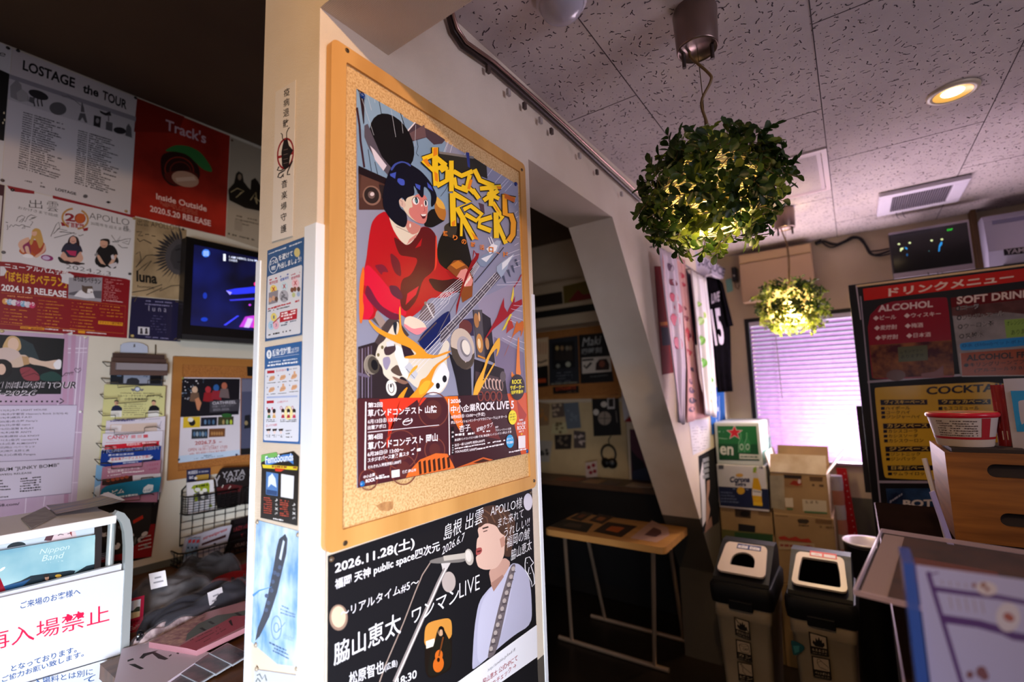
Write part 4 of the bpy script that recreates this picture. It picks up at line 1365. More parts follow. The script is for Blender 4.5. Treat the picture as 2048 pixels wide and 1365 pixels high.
for i, (x, y) in enumerate(((210, 480), (345, 468), (485, 455), (208, 620), (345, 610), (488, 590))):
 a.pg([(x - 38, y + 24), (x - 20, y - 24), (x + 30, y - 34), (x + 40, y - 6), (x + 20, y + 22), (x - 30, y + 36)], SKN)
 if i in (2, 4):
  a.ln([(x + 4, y - 10), (x + 8, y - 64)], 22, SKN)
 a.ln([(x - 30, y + 4), (x + 30, y - 10)], 5, '#a87854')
 a.greek((x - 60, y + 64), (x + 50, y + 56), 10, '#22242c', 44 + i, 0.9)
 a.el(x - 55, y - 24, 6, 9, '#6a7a9a')
a.pg([(148, 706), (530, 690), (530, 712), (148, 728)], '#aab8dc')
for i, (x, y, c) in enumerate(((176, 930, '#3f7a54'), (240, 930, '#d3a96a'), (350, 930, '#b0303c'), (420, 930, '#b0303c'), (490, 930, '#c02c50'))):
 if i == 3: a.el(420, 910, 52, 88, '#e9dfa0')
 a.pg([(x - 22, y + 42), (x - 14, y + 4), (x + 14, y + 2), (x + 20, y + 42)], c)
 a.el(x, y - 20, 16, 26, '#e2bfa4')
 a.el(x, y - 46, 20, 28, '#1c1618')
 if i < 2:
  a.ln([(x - 30, y - 90), (x - 14, y - 60)], 6, '#c02c50')
  a.ln([(x - 14, y - 92), (x - 30, y - 60)], 6, '#c02c50')
 else:
  a.ring(x - 22, y - 82, 12, 22, 5, '#b0405a')
  a.el(x, y - 18, 10, 12, '#eeeef2')
 a.greek((x - 34, y + 72), (x + 28, y + 68), 10, '#22242c', 50 + i)
 a.greek((x - 34, y + 92), (x + 28, y + 88), 10, '#22242c', 60 + i)
for x in (172, 248, 326):
 a.pg([(x - 30, 1110), (x + 30, 1104), (x + 22, 1132), (x - 22, 1136)], '#1c1618')
 a.el(x, 1150, 14, 20, '#e6cfc8')
 a.greek((x - 32, 1192), (x + 30, 1190), 10, '#22242c', x)
 a.greek((x - 20, 1212), (x + 20, 1210), 10, '#22242c', x + 1)
a.greek((388, 1135), (455, 1130), 12, '#22242c', 71)
a.greek((388, 1176), (440, 1170), 14, '#22242c', 72)
a.greek((388, 1215), (465, 1215), 12, '#22242c', 73)
a.build('notice', label='lower blue and white infection notice with hand washing pictures on the pillar', cat='notice')
# torn black flyer
a = artY(NY, rough=0.3, spec=0.5)
a.zm(480, 880, 2.817)
a.sheet([(122, 160), (118, 135), (130, 100), (300, 65), (332, 95), (322, 485), (115, 440)], '#17130f')
a.pg([(118, 128), (120, 86), (205, 70), (215, 92), (140, 118)], '#6fae5a')
a.pg([(140, 150), (150, 100), (200, 105), (240, 85), (295, 80), (302, 140), (260, 110), (200, 132)], '#3d78c0')
a.tx('FemoSounds', (142, 136), (300, 118), 44, '#dfe8f4', 0.04, halo=('#2a62b4', 0.05))
a.pg([(125, 140), (325, 152), (322, 172), (130, 160)], '#d8c52a')
a.greek((180, 158), (320, 166), 14, '#8a3a1e', 3)
a.pg([(195, 158), (255, 165), (230, 180), (200, 178)], '#c4341e')
a.pg([(148, 180), (216, 192), (212, 318), (146, 308)], '#4a78b4')
a.pg([(160, 210), (182, 190), (200, 220), (206, 270), (175, 250), (158, 270)], '#d4e2f0')
a.pg([(150, 280), (210, 290), (208, 315), (148, 306)], '#21406e')
a.pg([(232, 192), (305, 205), (300, 334), (230, 322)], '#d9dbe0')
for i in range(8):
 a.greek((134, 330 + 12 * i), (180, 336 + 12 * i), 8, '#a5402c', i, 0.85)
 a.greek((225, 345 + 12 * i), (275, 352 + 12 * i), 8, '#a5402c', i + 20, 0.85)
for i in range(4):
 a.tx('♪☆×〆'[i], (198, 346 + 25 * i), (214, 349 + 25 * i), 16, '#d8d8d8')
 a.tx('♪☆×〆'[i], (296, 372 + 25 * i), (314, 375 + 25 * i), 16, '#d8d8d8')
a.greek((188, 450), (245, 460), 10, '#d8d8d8', 90, 0.9)
a.build('flyer', label='torn black flyer with green and yellow top stuck on the pillar', cat='flyer')
# icy blue poster with a dark blade-like instrument
a = artY(NY, rough=0.22, spec=0.55)
a.zm(480, 880, 2.817)
ICE = noisy('icy_print', '#5f8fc0', '#c8dced', 22, 0.25, 0, 6, stretch=(1, 1, 0.5), lo=0.36, hi=0.64)
a.sheet([(92, 452), (345, 520), (325, 1282), (210, 1265), (62, 1140)], ICE)
a.pg([(255, 530), (268, 560), (262, 640), (240, 730), (210, 860), (165, 1000), (110, 1110), (85, 1135), (100, 1060), (130, 980), (160, 860), (185, 740), (205, 620), (220, 560)], '#252c3a')
a.pg([(243, 565), (252, 575), (232, 680), (220, 670)], '#c4d4e4')
for x, y in ((195, 750), (185, 800), (178, 850), (150, 880), (160, 920), (148, 960), (225, 720), (215, 760)):
 a.el(x, y, 11, 12, '#3a4a68')
a.ln([(72, 880), (110, 850), (180, 830)], 14, '#3a80c4', True)
a.ring(205, 1060, 28, 66, 6, '#6f8fb0')
a.ring(205, 1060, 14, 26, 6, '#6f8fb0')
a.ln([(215, 1080), (255, 1030)], 5, '#6f8fb0')
a.tx('clouder', (245, 1120), (305, 1140), 36, '#7f9cb8', 0.0, 0.2)
for i in range(3):
 a.greek((235 - 16 * i, 940 + 16 * i), (312, 978 + 14 * i), 10, '#5a7898', i, 0.8)
 a.greek((165 + 10 * i, 1150 + 22 * i), (275, 1200 + 20 * i), 12, '#3f5878', i + 5, 0.8)
a.build('poster', label='icy blue poster with a dark blade shape low on the pillar', cat='poster')
a = artY(NY, rough=0.5)
a.zm(480, 880, 2.817)
a.sheet([(82, 1295), (330, 1330), (330, 1560), (70, 1560)], '#b9bcc6')
a.ln([(95, 1330), (110, 1320), (125, 1350), (140, 1325), (150, 1360)], 7, '#4a5648')
a.ln([(90, 1365), (100, 1345), (115, 1365)], 7, '#4a5648')
a.build('paper_sheet', label='grey paper with scrawled marks at the lowest edge of the pillar', cat='paper')
for x, y, l in ((98, 465, 'top left of the icy blue poster'), (328, 537, 'top right of the icy blue poster'), (90, 1157, 'bottom left of the icy blue poster'), (322, 1290, 'bottom right of the icy blue poster'), (95, 1293, 'top of the grey scrawled paper')):
 pin(480 + x / 2.817, 880 + y / 2.817, 'Y', NY - 0.001, '#8a8070', 'steel push pin at the ' + l, 0.0036)
# ------------------------------------------------------------------ far left wall: posters
LX = XL + 0.0012
def lw(**kw):
 return artX(LX, **kw)
# poster cut off by the picture's left edge
a = lw()
a.sheet([(-70, 55), (24, 96), (2, 367), (-95, 343)], '#d3d3da')
a.pg([(-75, 105), (19, 148), (8, 282), (-85, 262)], '#14110f')
a.tx('ogie', (-42, 104), (11, 118), 14, '#2a2a30', 0.0, 0.2)
for x, y in ((8, 226), (6, 246), (9, 240)):
 a.el(x, y, 1.5, 2.5, '#e8d9b0')
a.build('poster', label='poster with white top and black picture cut off at the far left', cat='poster')
# maroon one below it
a = lw()
a.sheet([(-70, 350), (9.5, 371), (-2, 520), (-80, 510)], '#3f1220')
a.pg([(-66, 380), (5, 392), (-4, 505), (-75, 500)], '#cfc8cc')
a.build('poster', label='maroon bordered poster edge at the far left beside the trio poster', cat='poster')
# tour poster with black and white toys
a = lw()
a.sheet([(25, 97), (275, 196), (260, 430), (3, 368)], '#cfcad0')
a.zm(0, 80, 4.55)
a.pg([(85, 320), (1235, 705), (1215, 900), (70, 540)], '#bdb9c0')
a.pg([(85, 310), (1238, 700), (1236, 742), (84, 350)], '#8f8c98')
a.tx('LOSTAGE', (205, 272), (680, 440), 84, '#16141a', 0.05, up=(6, -92))
a.tx('the', (752, 478), (895, 524), 70, '#16141a', 0.05, up=(6, -82))
a.tx('TOUR', (930, 540), (1152, 636), 78, '#16141a', 0.05, up=(6, -84))
G1, G2, G3 = '#2a282c', '#5d5b60', '#8e8b90'
a.pg([(92, 420), (150, 360), (195, 410), (200, 470), (260, 510), (262, 560), (180, 560), (95, 520)], G3)
a.pg([(150, 480), (200, 445), (255, 490), (250, 560), (160, 550)], '#a5a2a6')
a.el(350, 500, 95, 38, G1, 20)
for x in (310, 345, 380):
 a.ln([(x, 510), (x - 4, 560), (x + 6, 605)], 12, G1)
a.pg([(270, 515), (320, 530), (300, 580), (262, 560)], G2)
a.el(527, 625, 78, 58, G2, 12)
a.ln([(565, 500), (575, 515), (620, 510), (680, 550), (735, 595)], 5, G2)
a.pg([(745, 560), (765, 620), (770, 660), (735, 655), (738, 610)], G2)
a.pg([(728, 665), (775, 670), (795, 755), (775, 752), (750, 705), (730, 735), (708, 730)], G2)
a.pg([(855, 685), (920, 700), (912, 800), (850, 780)], G1)
a.el(887, 735, 16, 24, G3)
a.pg([(905, 640), (960, 665), (1000, 650), (1015, 690), (960, 690), (915, 665)], G1)
a.ln([(988, 680), (988, 740)], 10, G2)
a.pg([(965, 740), (1025, 755), (1022, 835), (962, 815)], G2)
a.el(1090, 825, 58, 30, G1, 10)
a.pg([(1170, 760), (1195, 800), (1200, 890), (1140, 870), (1150, 790)], G2)
for k, (x0, x1, y0, y1, dx, n_) in enumerate(((212, 600, 650, 1150, -48, 25), (712, 1100, 815, 1290, -36, 25))):
 for i in range(n_):
  q = i / (n_ - 1)
  bx, byy = x0 + dx * q, y0 + (y1 - y0) * q
  w_ = random.Random(i + 40 * k).uniform(200, (x1 - x0)) - 30
  a.greek((bx, byy + 14), (bx + 85, byy + 14 + 26), 12, '#38343c', i, 0.95)
  a.greek((bx + 100, byy + 14 + 30), (bx + 100 + w_ * 0.8, byy + 14 + 30 + w_ * 0.245), 13, '#38343c', i + 90 + k, 0.92)
for x, y in ((255, 1290), (400, 1310), (395, 1340)):
 a.greek((x - 30, y), (x + 35, y + 14), 16, '#6a666c', x)
a.zm(0, 360, 7.585)
a.tx('LOSTAGE', (840, 160), (1155, 236), 42, '#1c1a20', 0.05)
a.el(1295, 250, 36, 28, '#5a565c')
a.pg([(1605, 340), (1640, 320), (1690, 345), (1640, 360)], '#1c1a20')
a.build('poster', label='white tour poster with toy photographs and long date lists, top left', cat='poster')
# red record poster
RED = noisy('red_print', '#7e1a10', '#a8281a', 5, 0.4)
a = lw()
a.sheet([(275, 197), (460, 272), (451, 474), (260, 430)], RED)
a.soft = True
a.zm(0, 0, 3.793)
a.pg([(1040, 745), (1400, 885), (1350, 1010), (1015, 1000)], '#7a180f')
a.tx("Track's", (1255, 985), (1562, 1092), 80, '#c9a8b4', 0.03, up=(2, -84))
a.pg([(1240, 1150), (1320, 1100), (1420, 1105), (1520, 1150), (1600, 1260), (1615, 1310), (1540, 1290), (1440, 1190), (1330, 1150)], '#2f6a34')
a.pg([(1215, 1180), (1300, 1145), (1420, 1170), (1510, 1260), (1520, 1350), (1450, 1400), (1300, 1420), (1225, 1340)], '#2a0e0c')
a.ring(1360, 1290, 110, 95, 8, '#8a2a1c', 20)
a.ring(1370, 1300, 80, 70, 8, '#6a2418', 20)
a.zm(0, 340, 3.793)
a.pg([(1235, 20), (1440, 0), (1510, 40), (1480, 100), (1360, 130), (1270, 90)], '#5a1a12')
a.el(1405, 70, 105, 58, '#b98a70', 15)
a.pg([(1330, 60), (1470, 50), (1490, 80), (1340, 90)], '#d0a890')
a.tx('Inside Outside', (1185, 222), (1568, 318), 46, '#d9b9b4', 0.035)
a.tx('2020.5.20 RELEASE', (1138, 315), (1600, 430), 46, '#d9b9b4', 0.045)
for i in range(3):
 a.greek((1200 + 10 * i, 240 + 14 * i), (1500, 318 + 14 * i), 6, '#b0705c', i)
a.build('poster', label='deep red record release poster with green swirl on the left wall', cat='poster')
# beige poster half hidden by the pillar
a = lw()
a.sheet([(461, 274), (600, 330), (595, 524), (452, 475)], '#a89a88')
a.zm(0, 340, 3.793)
a.pg([(1730, 150), (1775, 100), (1790, 30), (1810, 10), (1840, 30), (1850, 90), (1880, 130), (1900, 150), (1905, 80), (1935, 60), (1960, 90), (1990, 150), (2060, 200), (2060, 330), (1860, 290), (1740, 230)], '#1d1712')
a.el(1818, 55, 14, 24, '#8a735e')
a.ln([(1750, 170), (1800, 140), (1850, 160), (1790, 210), (1830, 170)], 6, '#c2a878')
a.ln([(1900, 230), (1940, 170), (1950, 260), (1930, 210), (2000, 260)], 6, '#c2a878')
for i in range(3):
 a.greek((1775, 350 + 26 * i), (1960, 392 + 26 * i), 12, '#5d5348', i)
a.pg([(1780, 380), (1840, 395), (1835, 470), (1778, 455)], '#9a8c7c')
a.greek((1730, 490), (1930, 540), 14, '#4c443a', 9)
a.build('poster', label='beige poster of two dark clothed people signed in gold, half behind the pillar', cat='poster')
# trio poster, white above and red below
a = lw()
a.sheet([(12, 372), (271, 433), (253.6, 677), (-4, 657)], '#d6d3d8')
a.zm(0, 360, 7.585)
DR = '#8e1420'
a.pg([(110, 85), (520, 170), (520, 215), (230, 180), (130, 130)], DR)
a.pg([(800, 235), (2050, 545), (2048, 585), (1500, 440), (1050, 340), (800, 280)], DR)
INK2 = '#221e24'
a.tx('出', (440, 425), (640, 440), 130, INK2, -0.01)
a.tx('雲', (710, 470), (885, 490), 150, INK2, -0.01)
a.tx('おかげさまで結成', (275, 440), (880, 570), 46, '#4a464c', 0.0)
a.tx('20周年を迎えました', (1375, 680), (1985, 795), 50, '#4a464c', 0.0)
a.tx('APOLLO', (1355, 590), (1960, 695), 95, INK2, -0.015)
a.tx('様', (1870, 780), (1950, 785), 90, INK2, 0.0)
# crest
a.ring(1140, 590, 195, 150, 30, '#b98a4e', 12, a0=110, a1=250)
a.ring(1140, 590, 195, 150, 30, '#b98a4e', 12, a0=-70, a1=70)
a.tx('2', (985, 620), (1140, 640), 120, '#8a1c2a', 0.06)
a.el(1215, 585, 85, 78, '#9c3a1c')
a.pg([(1140, 590), (1180, 520), (1220, 510), (1280, 520), (1290, 600), (1240, 660), (1170, 650)], '#c05a28')
a.tx('打首獄門', (1000, 710), (1270, 750), 80, '#a02230', 0.06)
a.pg([(920, 640), (960, 650), (1000, 700), (940, 700)], DR)
a.pg([(1260, 740), (1340, 720), (1330, 770), (1270, 780)], DR)
# signatures
for pts in ([(250, 630), (270, 570), (330, 540), (380, 560), (330, 640), (290, 640), (340, 590), (380, 640), (420, 560), (470, 530), (560, 560), (470, 580), (540, 570), (440, 610), (500, 640), (460, 700)],
   [(85, 640), (120, 650)], [(110, 680), (120, 740), (105, 760)], [(140, 720), (170, 680), (200, 710), (230, 680), (290, 700), (330, 680), (370, 690), (380, 730), (330, 740), (370, 700), (460, 720)],
   [(770, 860), (850, 680), (890, 640), (910, 720), (810, 820), (880, 740), (1020, 770), (900, 790), (1060, 800), (1160, 820), (1080, 860)], [(820, 880), (1130, 800)], [(1190, 840), (1210, 850), (1265, 830)],
   [(1690, 840), (1760, 940), (1830, 850), (1790, 950), (1700, 940), (1840, 920), (1900, 900), (1980, 890), (1950, 980), (1850, 950), (1940, 930)], [(1790, 980), (1850, 1030), (1940, 1030)]):
 a.ln(pts, 9, INK2)
# three seated people
a.soft = True
SKN = '#cf9f86'
def sit(x, y, s, hair, top, skin, legs, feet):
 f = lambda pts: [(x + px * s, y + py * s) for px, py in pts]
 a.pg(f([(-120, 60), (-150, 130), (-130, 190), (0, 210), (120, 195), (150, 140), (110, 60)]), legs)
 a.pg(f([(-70, -60), (70, -60), (120, 0), (140, 70), (90, 60), (80, 130), (-80, 130), (-90, 60), (-140, 70), (-120, 0)]), top)
 a.pg(f([(-130, 60), (-95, 60), (-40, 150), (-10, 190), (-40, 200), (-90, 150)]), skin)
 a.pg(f([(130, 60), (95, 60), (40, 150), (10, 190), (40, 205), (90, 150)]), skin)
 a.el(x - 60 * s, y + 195 * s, 50 * s, 22 * s, feet, 10)
 a.el(x + 60 * s, y + 205 * s, 55 * s, 22 * s, feet, 10)
a.pg([(280, 1080), (340, 1000), (560, 960), (650, 1090), (540, 1180), (330, 1130)], '#b5581e')
a.pg([(400, 930), (450, 900), (640, 930), (690, 980), (700, 1080), (640, 1130), (580, 1160), (480, 1100), (440, 1000)], '#a8402a')
a.pg([(330, 960), (440, 920), (480, 1130), (420, 1140), (350, 1060)], '#8a2a5a')
a.pg([(440, 860), (300, 920), (265, 990), (340, 1110), (380, 1100), (330, 1000), (450, 930)], '#d9ac94')
a.pg([(680, 950), (700, 1060), (600, 1160), (540, 1190), (520, 1160), (640, 1080)], '#d9ac94')
a.pg([(370, 1010), (430, 1000), (450, 1110), (500, 1160), (400, 1120)], '#d9b09a')
a.pg([(330, 1150), (400, 1115), (510, 1150), (500, 1190), (380, 1180)], '#e9e6ea')
a.pg([(490, 760), (540, 730), (610, 750), (640, 850), (665, 960), (600, 1060), (560, 940), (520, 880), (480, 1000), (440, 960), (480, 850)], '#c59a52')
a.el(520, 805, 42, 48, '#dcae98')
a.pg([(490, 790), (490, 760), (560, 745), (590, 800), (550, 780)], '#c59a52')
a.el(715, 1185, 95, 45, '#8a2a6a', 8)
a.el(700, 1185, 60, 30, '#c4b0d4', 8)
sit(1090, 1020, 1.2, '', '#24263c', '#cfa08c', '#cfa08c', '#4f1420')
a.pg([(870, 1180), (900, 1160), (1000, 1250), (1290, 1260), (1280, 1290), (920, 1270)], '#1a1418')
a.pg([(1000, 1070), (1160, 1080), (1150, 1160), (1060, 1140)], '#b02a5a')
a.pg([(1050, 870), (1110, 845), (1180, 870), (1210, 960), (1200, 1020), (1160, 980), (1150, 900), (1060, 900), (1060, 1000), (1020, 960)], '#2a1418')
a.el(1108, 915, 50, 56, '#d3a090')
a.ln([(1085, 930), (1110, 940), (1135, 928)], 7, '#7a3a3a')
sit(1620, 1060, 1.25, '', '#16141a', '#cba08a', '#100f14', '#100f14')
a.pg([(1680, 1150), (1720, 1130), (1740, 1210), (1690, 1200)], '#cfcad2')
a.pg([(1640, 1290), (1760, 1250), (1790, 1290), (1700, 1350)], '#cfcad2')
a.pg([(1430, 1130), (1480, 1100), (1480, 1150), (1440, 1160)], '#8a888e')
a.pg([(1520, 910), (1580, 890), (1660, 900), (1670, 970), (1640, 990), (1540, 930)], '#1c1614')
a.el(1575, 965, 60, 68, '#cf9f88')
a.ln([(1550, 1000), (1580, 1006), (1605, 996)], 7, '#7a4038')
a.pg([(1515, 930), (1530, 900), (1640, 890), (1668, 950), (1560, 915)], '#1c1614')
# red lower half
a.soft = False
a.zm(0, 520, 7.585)
a.pg([(0, 25), (300, 45), (700, 110), (1330, 205), (1900, 285), (1975, 310), (1925, 1190), (-25, 1050), (-20, 25)], '#84101c')
a.pg([(300, 45), (560, 75), (760, 95), (1340, 190), (1330, 215), (700, 130)], '#d6d3d8')
a.tx('2024.2.3', (1000, 130), (1680, 245), 62, INK2, -0.015)
a.tx('ニューアルバム発売', (70, 125), (1040, 245), 80, '#e6e2e6', 0.045)
a.tx('「ぼちぼちベテラン」', (85, 330), (1010, 430), 165, '#d8a018', 0.05)
a.pg([(910, 215), (1060, 205), (1120, 240), (1115, 380), (1030, 370), (930, 340), (940, 270)], '#d3d0d6')
a.pg([(0, 100), (60, 100), (100, 170), (60, 240), (0, 245)], '#d3d0d6')
a.tx('2024.1.3 RELEASE', (20, 468), (1008, 576), 100, '#e6e2e6', 0.05)
a.pg([(1045, 270), (1553, 270), (1535, 640), (1032, 585)], '#9a97a0')
a.pg([(1045, 500), (1200, 470), (1540, 470), (1535, 590), (1040, 530)], '#5d5b64')
a.tx('ぼちぼちベテラン', (1115, 320), (1530, 375), 86, '#1a181c', 0.05)
a.pg([(1120, 550), (1200, 470), (1260, 450), (1400, 470), (1440, 580), (1300, 585)], '#dcd9e0')
a.pg([(1240, 380), (1280, 400), (1350, 400), (1400, 400), (1415, 470), (1380, 510), (1300, 510), (1245, 470)], '#5a4a42')
a.pg([(1330, 440), (1400, 440), (1415, 480), (1370, 510), (1320, 500)], '#e3dfe2')
a.el(1385, 490, 14, 8, '#5a3a3a')
for i in range(12):
 a.greek((1575, 300 + 26 * i), (1575 + random.Random(i).uniform(120, 300), 322 + 27 * i), 12, '#c98a8e', i)
a.greek((1555, 620), (1860, 650), 14, '#e0c8ca', 55, 0.95)
a.ln([(15, 500), (1000, 590), (1905, 705), (1875, 1120), (0, 970)], 4, '#c87a2a')
for i, c in enumerate(('#d8a052', '#8ab0d0', '#d8d4dc', '#b04a8a', '#7aa8c8', '#d0c8d8', '#c83a6a')):
 a.el(80 + 68 * i, 630 + 10 * i, 48, 46, c)
a.greek((110, 560), (490, 590), 26, '#c87a4a', 61, 0.95)
a.tx('ヌカロックまつり', (70, 650), (520, 705), 60, '#e8e2ec', 0.05)
for k, (x, y0, n_) in enumerate(((35, 750, 5), (580, 620, 9), (1090, 660, 9), (1510, 700, 4))):
 for i in range(n_):
  y = y0 + 49 * i
  a.greek((x - 4 * i, y), (x + 110 - 4 * i, y + 12), 16, '#b8641e', i + 7 * k)
  a.greek((x + 120 - 4 * i, y + 14), (x + 130 + random.Random(i + k).uniform(150, 260), y + 34), 18, '#c87a22', i + 17 * k, 0.9)
a.pg([(1490, 925), (1862, 955), (1858, 1005), (1488, 975)], '#d8921c')
a.tx('チケット一般発売中', (1505, 965), (1848, 990), 34, '#6a1a12', 0.04)
a.pg([(308, 1010), (670, 1035), (668, 1068), (305, 1045)], '#d8921c')
a.greek((320, 1040), (655, 1062), 18, '#6a1a12', 88, 0.95)
a.greek((680, 1062), (1135, 1096), 24, '#e6d2d4', 89, 0.95)
a.pg([(1185, 1075), (1290, 1082), (1287, 1120), (1182, 1112)], '#d8921c')
a.greek((1305, 1110), (1610, 1135), 18, '#e6d2d4', 91, 0.95)
a.pg([(1000, 1125), (1100, 1095), (1095, 1135)], '#d3d0d6')
a.build('poster', label='white and red signed poster of three laughing seated people', cat='poster')
# sun poster
PAR = noisy('parchment_print', '#8a7558', '#b39b78', 9, 0.5)
a = lw()
a.sheet([(271.6, 435), (373.5, 460), (366.5, 601), (263.6, 592)], PAR)
a.zm(0, 340, 3.793)
SUN = '#2c2a2e'
for i in range(22):
 t_ = math.radians(95 + 170 * i / 21)
 cx_, cy_ = 1390, 655
 p1, p2 = (cx_ + 125 * math.cos(t_ - .05), cy_ - 118 * math.sin(t_ - .05) + 0), (cx_ + 125 * math.cos(t_ + .06), cy_ - 118 * math.sin(t_ + .06))
 L_ = 215 if i % 2 else 245
 tip = (cx_ + L_ * math.cos(t_ + .04), cy_ - L_ * 0.92 * math.sin(t_ + .04))
 if tip[0] < 1400:
  a.pg([p1, ((p1[0] + tip[0]) / 2 + 6, (p1[1] + tip[1]) / 2 - 6), tip, ((p2[0] + tip[0]) / 2 - 4, (p2[1] + tip[1]) / 2 + 8), p2], SUN)
a.pg([(1392, 520), (1330, 530), (1270, 590), (1250, 660), (1270, 740), (1320, 790), (1388, 800)], '#4a464a')
a.pg([(1392, 560), (1340, 570), (1300, 620), (1290, 680), (1320, 750), (1386, 770)], '#38363a')
a.ln([(1330, 610), (1370, 600)], 10, '#1a181a')
a.ln([(1345, 700), (1384, 700)], 9, '#1a181a')
a.tx('luna', (1034, 848), (1192, 868), 84, '#14110f', 0.06)
a.tx('homme', (1042, 894), (1170, 904), 22, '#3a3028', 0.02)
a.tx('出雲 APOLLO様', (1042, 420), (1370, 468), 52, '#1e1a18', -0.01)
for pts in ([(1035, 470), (1075, 470), (1050, 500), (1085, 500)], [(1100, 490), (1130, 490)], [(1150, 500), (1180, 505)], [(1040, 520), (1060, 545), (1090, 530), (1150, 560)], [(1030, 640), (1060, 620), (1070, 680), (1030, 740), (1110, 650), (1160, 645)], [(1040, 770), (1100, 720), (1150, 690), (1090, 765)], [(1000, 930), (1120, 910), (1230, 870), (1210, 920), (1300, 880), (1390, 875)], [(1110, 950), (1230, 895)]):
 a.ln(pts, 6, '#1e1a18')
a.build('poster', label='parchment poster with a black sun face beside the television', cat='poster')
# navy poster
a = lw()
a.sheet([(263, 593), (366.5, 602), (361, 684), (257, 677)], '#1d1a3c')
a.zm(0, 340, 3.793)
a.tx('luna', (1128, 1070), (1262, 1080), 40, '#b9b6d0', -0.01, 0, 1.7)
for i in range(2):
 a.greek((1090, 998 + 24 * i), (1305, 1015 + 24 * i), 10, '#8a86ac', i)
for i in range(7):
 a.greek((1150 - 4 * i, 1110 + 20 * i), (1240 + 6 * i, 1118 + 20 * i), 7, '#5a567c', 20 + i, 0.5)
a.pg([(1048, 1190), (1134, 1196), (1132, 1254), (1046, 1248)], '#cfcbd4')
for x in (1072, 1110):
 a.el(x, 1212, 9, 12, '#3a3438')
 a.pg([(x - 12, 1245), (x - 8, 1222), (x + 10, 1222), (x + 12, 1246)], '#3a3438')
a.greek((1085, 1270), (1280, 1285), 8, '#8a86ac', 40)
for pts in ([(1000, 970), (1040, 960), (1020, 1000)], [(1330, 1000), (1380, 1005), (1370, 1050)], [(1355, 1300), (1370, 1260), (1320, 1290)], [(985, 1240), (990, 1270), (1030, 1278)]):
 a.ln(pts, 5, '#6a5a34')
a.build('poster', label='small navy poster under the black sun poster', cat='poster')
# lilac tartan release tour poster
TART = noisy('lilac_print', '#b59ab8', '#c9b4cc', 4, 0.45)
a = lw()
a.sheet([(-110, 654), (178, 673.5), (152.5, 1014), (-140, 1080)], TART)
a.zm(0, 660, 3.793)
for (x0, y0, x1, y1, w_) in ((610, 50, 500, 1330, 9), (440, 560, 330, 1340, 8), (-300, 160, 660, 140, 8), (-300, 200, 660, 170, 5), (640, 60, 540, 1330, 4), (-300, 760, 620, 780, 7), (-300, 1190, 590, 1160, 7), (220, 960, 190, 1390, 7)):
 a.ln([(x0, y0), (x1, y1)], w_, '#dccfe2')
for (x0, y0, x1, y1) in ((500, 30, 490, 560), (560, 40, 500, 1330)):
 a.ln([(x0, y0), (x1, y1)], 34, '#b78fae')
a.pg([(-400, 10), (490, 68), (468, 392), (462, 488), (-420, 490)], '#13181c')
a.pg([(150, 60), (250, 110), (300, 230), (180, 260), (120, 150)], '#2a3a40')
# two people in the picture
a.soft = True
a.pg([(-60, 160), (80, 140), (150, 190), (200, 190), (230, 240), (150, 290), (40, 280), (-60, 240)], '#cfb9a8')
a.pg([(215, 200), (330, 245), (440, 225), (468, 245), (455, 300), (400, 300), (330, 275), (220, 260)], '#d6bba9')
a.pg([(400, 260), (440, 222), (468, 232), (462, 300), (420, 300)], '#e6e4ea')
a.pg([(20, 120), (60, 50), (110, 45), (150, 70), (165, 140), (130, 170), (60, 170), (20, 160)], '#c9a878')
a.el(100, 110, 42, 50, '#dfc0ac')
a.pg([(-40, 150), (50, 130), (140, 160), (160, 200), (60, 250), (-40, 220)], '#cdb9b4')
a.pg([(140, 290), (230, 280), (300, 340), (300, 390), (180, 385)], '#8a3a44')
a.pg([(300, 340), (400, 310), (468, 350), (468, 390), (310, 390)], '#20423e')
a.pg([(-60, 230), (40, 220), (95, 260), (90, 340), (20, 385), (-60, 380)], '#101014')
a.el(10, 300, 34, 42, '#d9b8a6')
a.pg([(165, 200), (215, 205), (225, 260), (180, 270)], '#b8946a')
for pts in ([(110, 385), (160, 340), (230, 300), (170, 360), (260, 330), (300, 350)], [(470, 355), (500, 330), (560, 325)]):
 a.ln(pts, 4, '#14141a')
a.ln([(565, 300), (575, 320), (595, 325), (615, 305), (610, 290), (590, 300), (575, 290), (565, 300)], 4, '#14141a')
a.soft = False
a.tx('LOVE', (470, 355), (556, 340), 26, '#14141a', -0.02)
a.tx('2ND ALBUM RELEASE TOUR', (-420, 446), (575, 446), 52, '#14131a', 0.025, 0.25, halo=('#e9e4ee', 0.05))
a.tx("2025-2026", (-250, 506), (283, 502), 48, '#14131a', 0.025, 0.25, halo=('#e9e4ee', 0.05))
for i in range(13):
 x = -40 + 39 * i
 a.pg([(x, 538), (x + 15, 538), (x + 14, 550), (x - 1, 550)], '#14131a')
a.ln([(455, 522), (485, 541), (452, 560)], 9, '#14131a')
a.pg([(-430, 575), (584, 572), (555, 965), (-440, 1050)], '#c9c0d8')
a.ln([(-430, 575), (584, 572), (555, 965), (-440, 1050)], 4, '#6a6080')
LI = '#26222c'
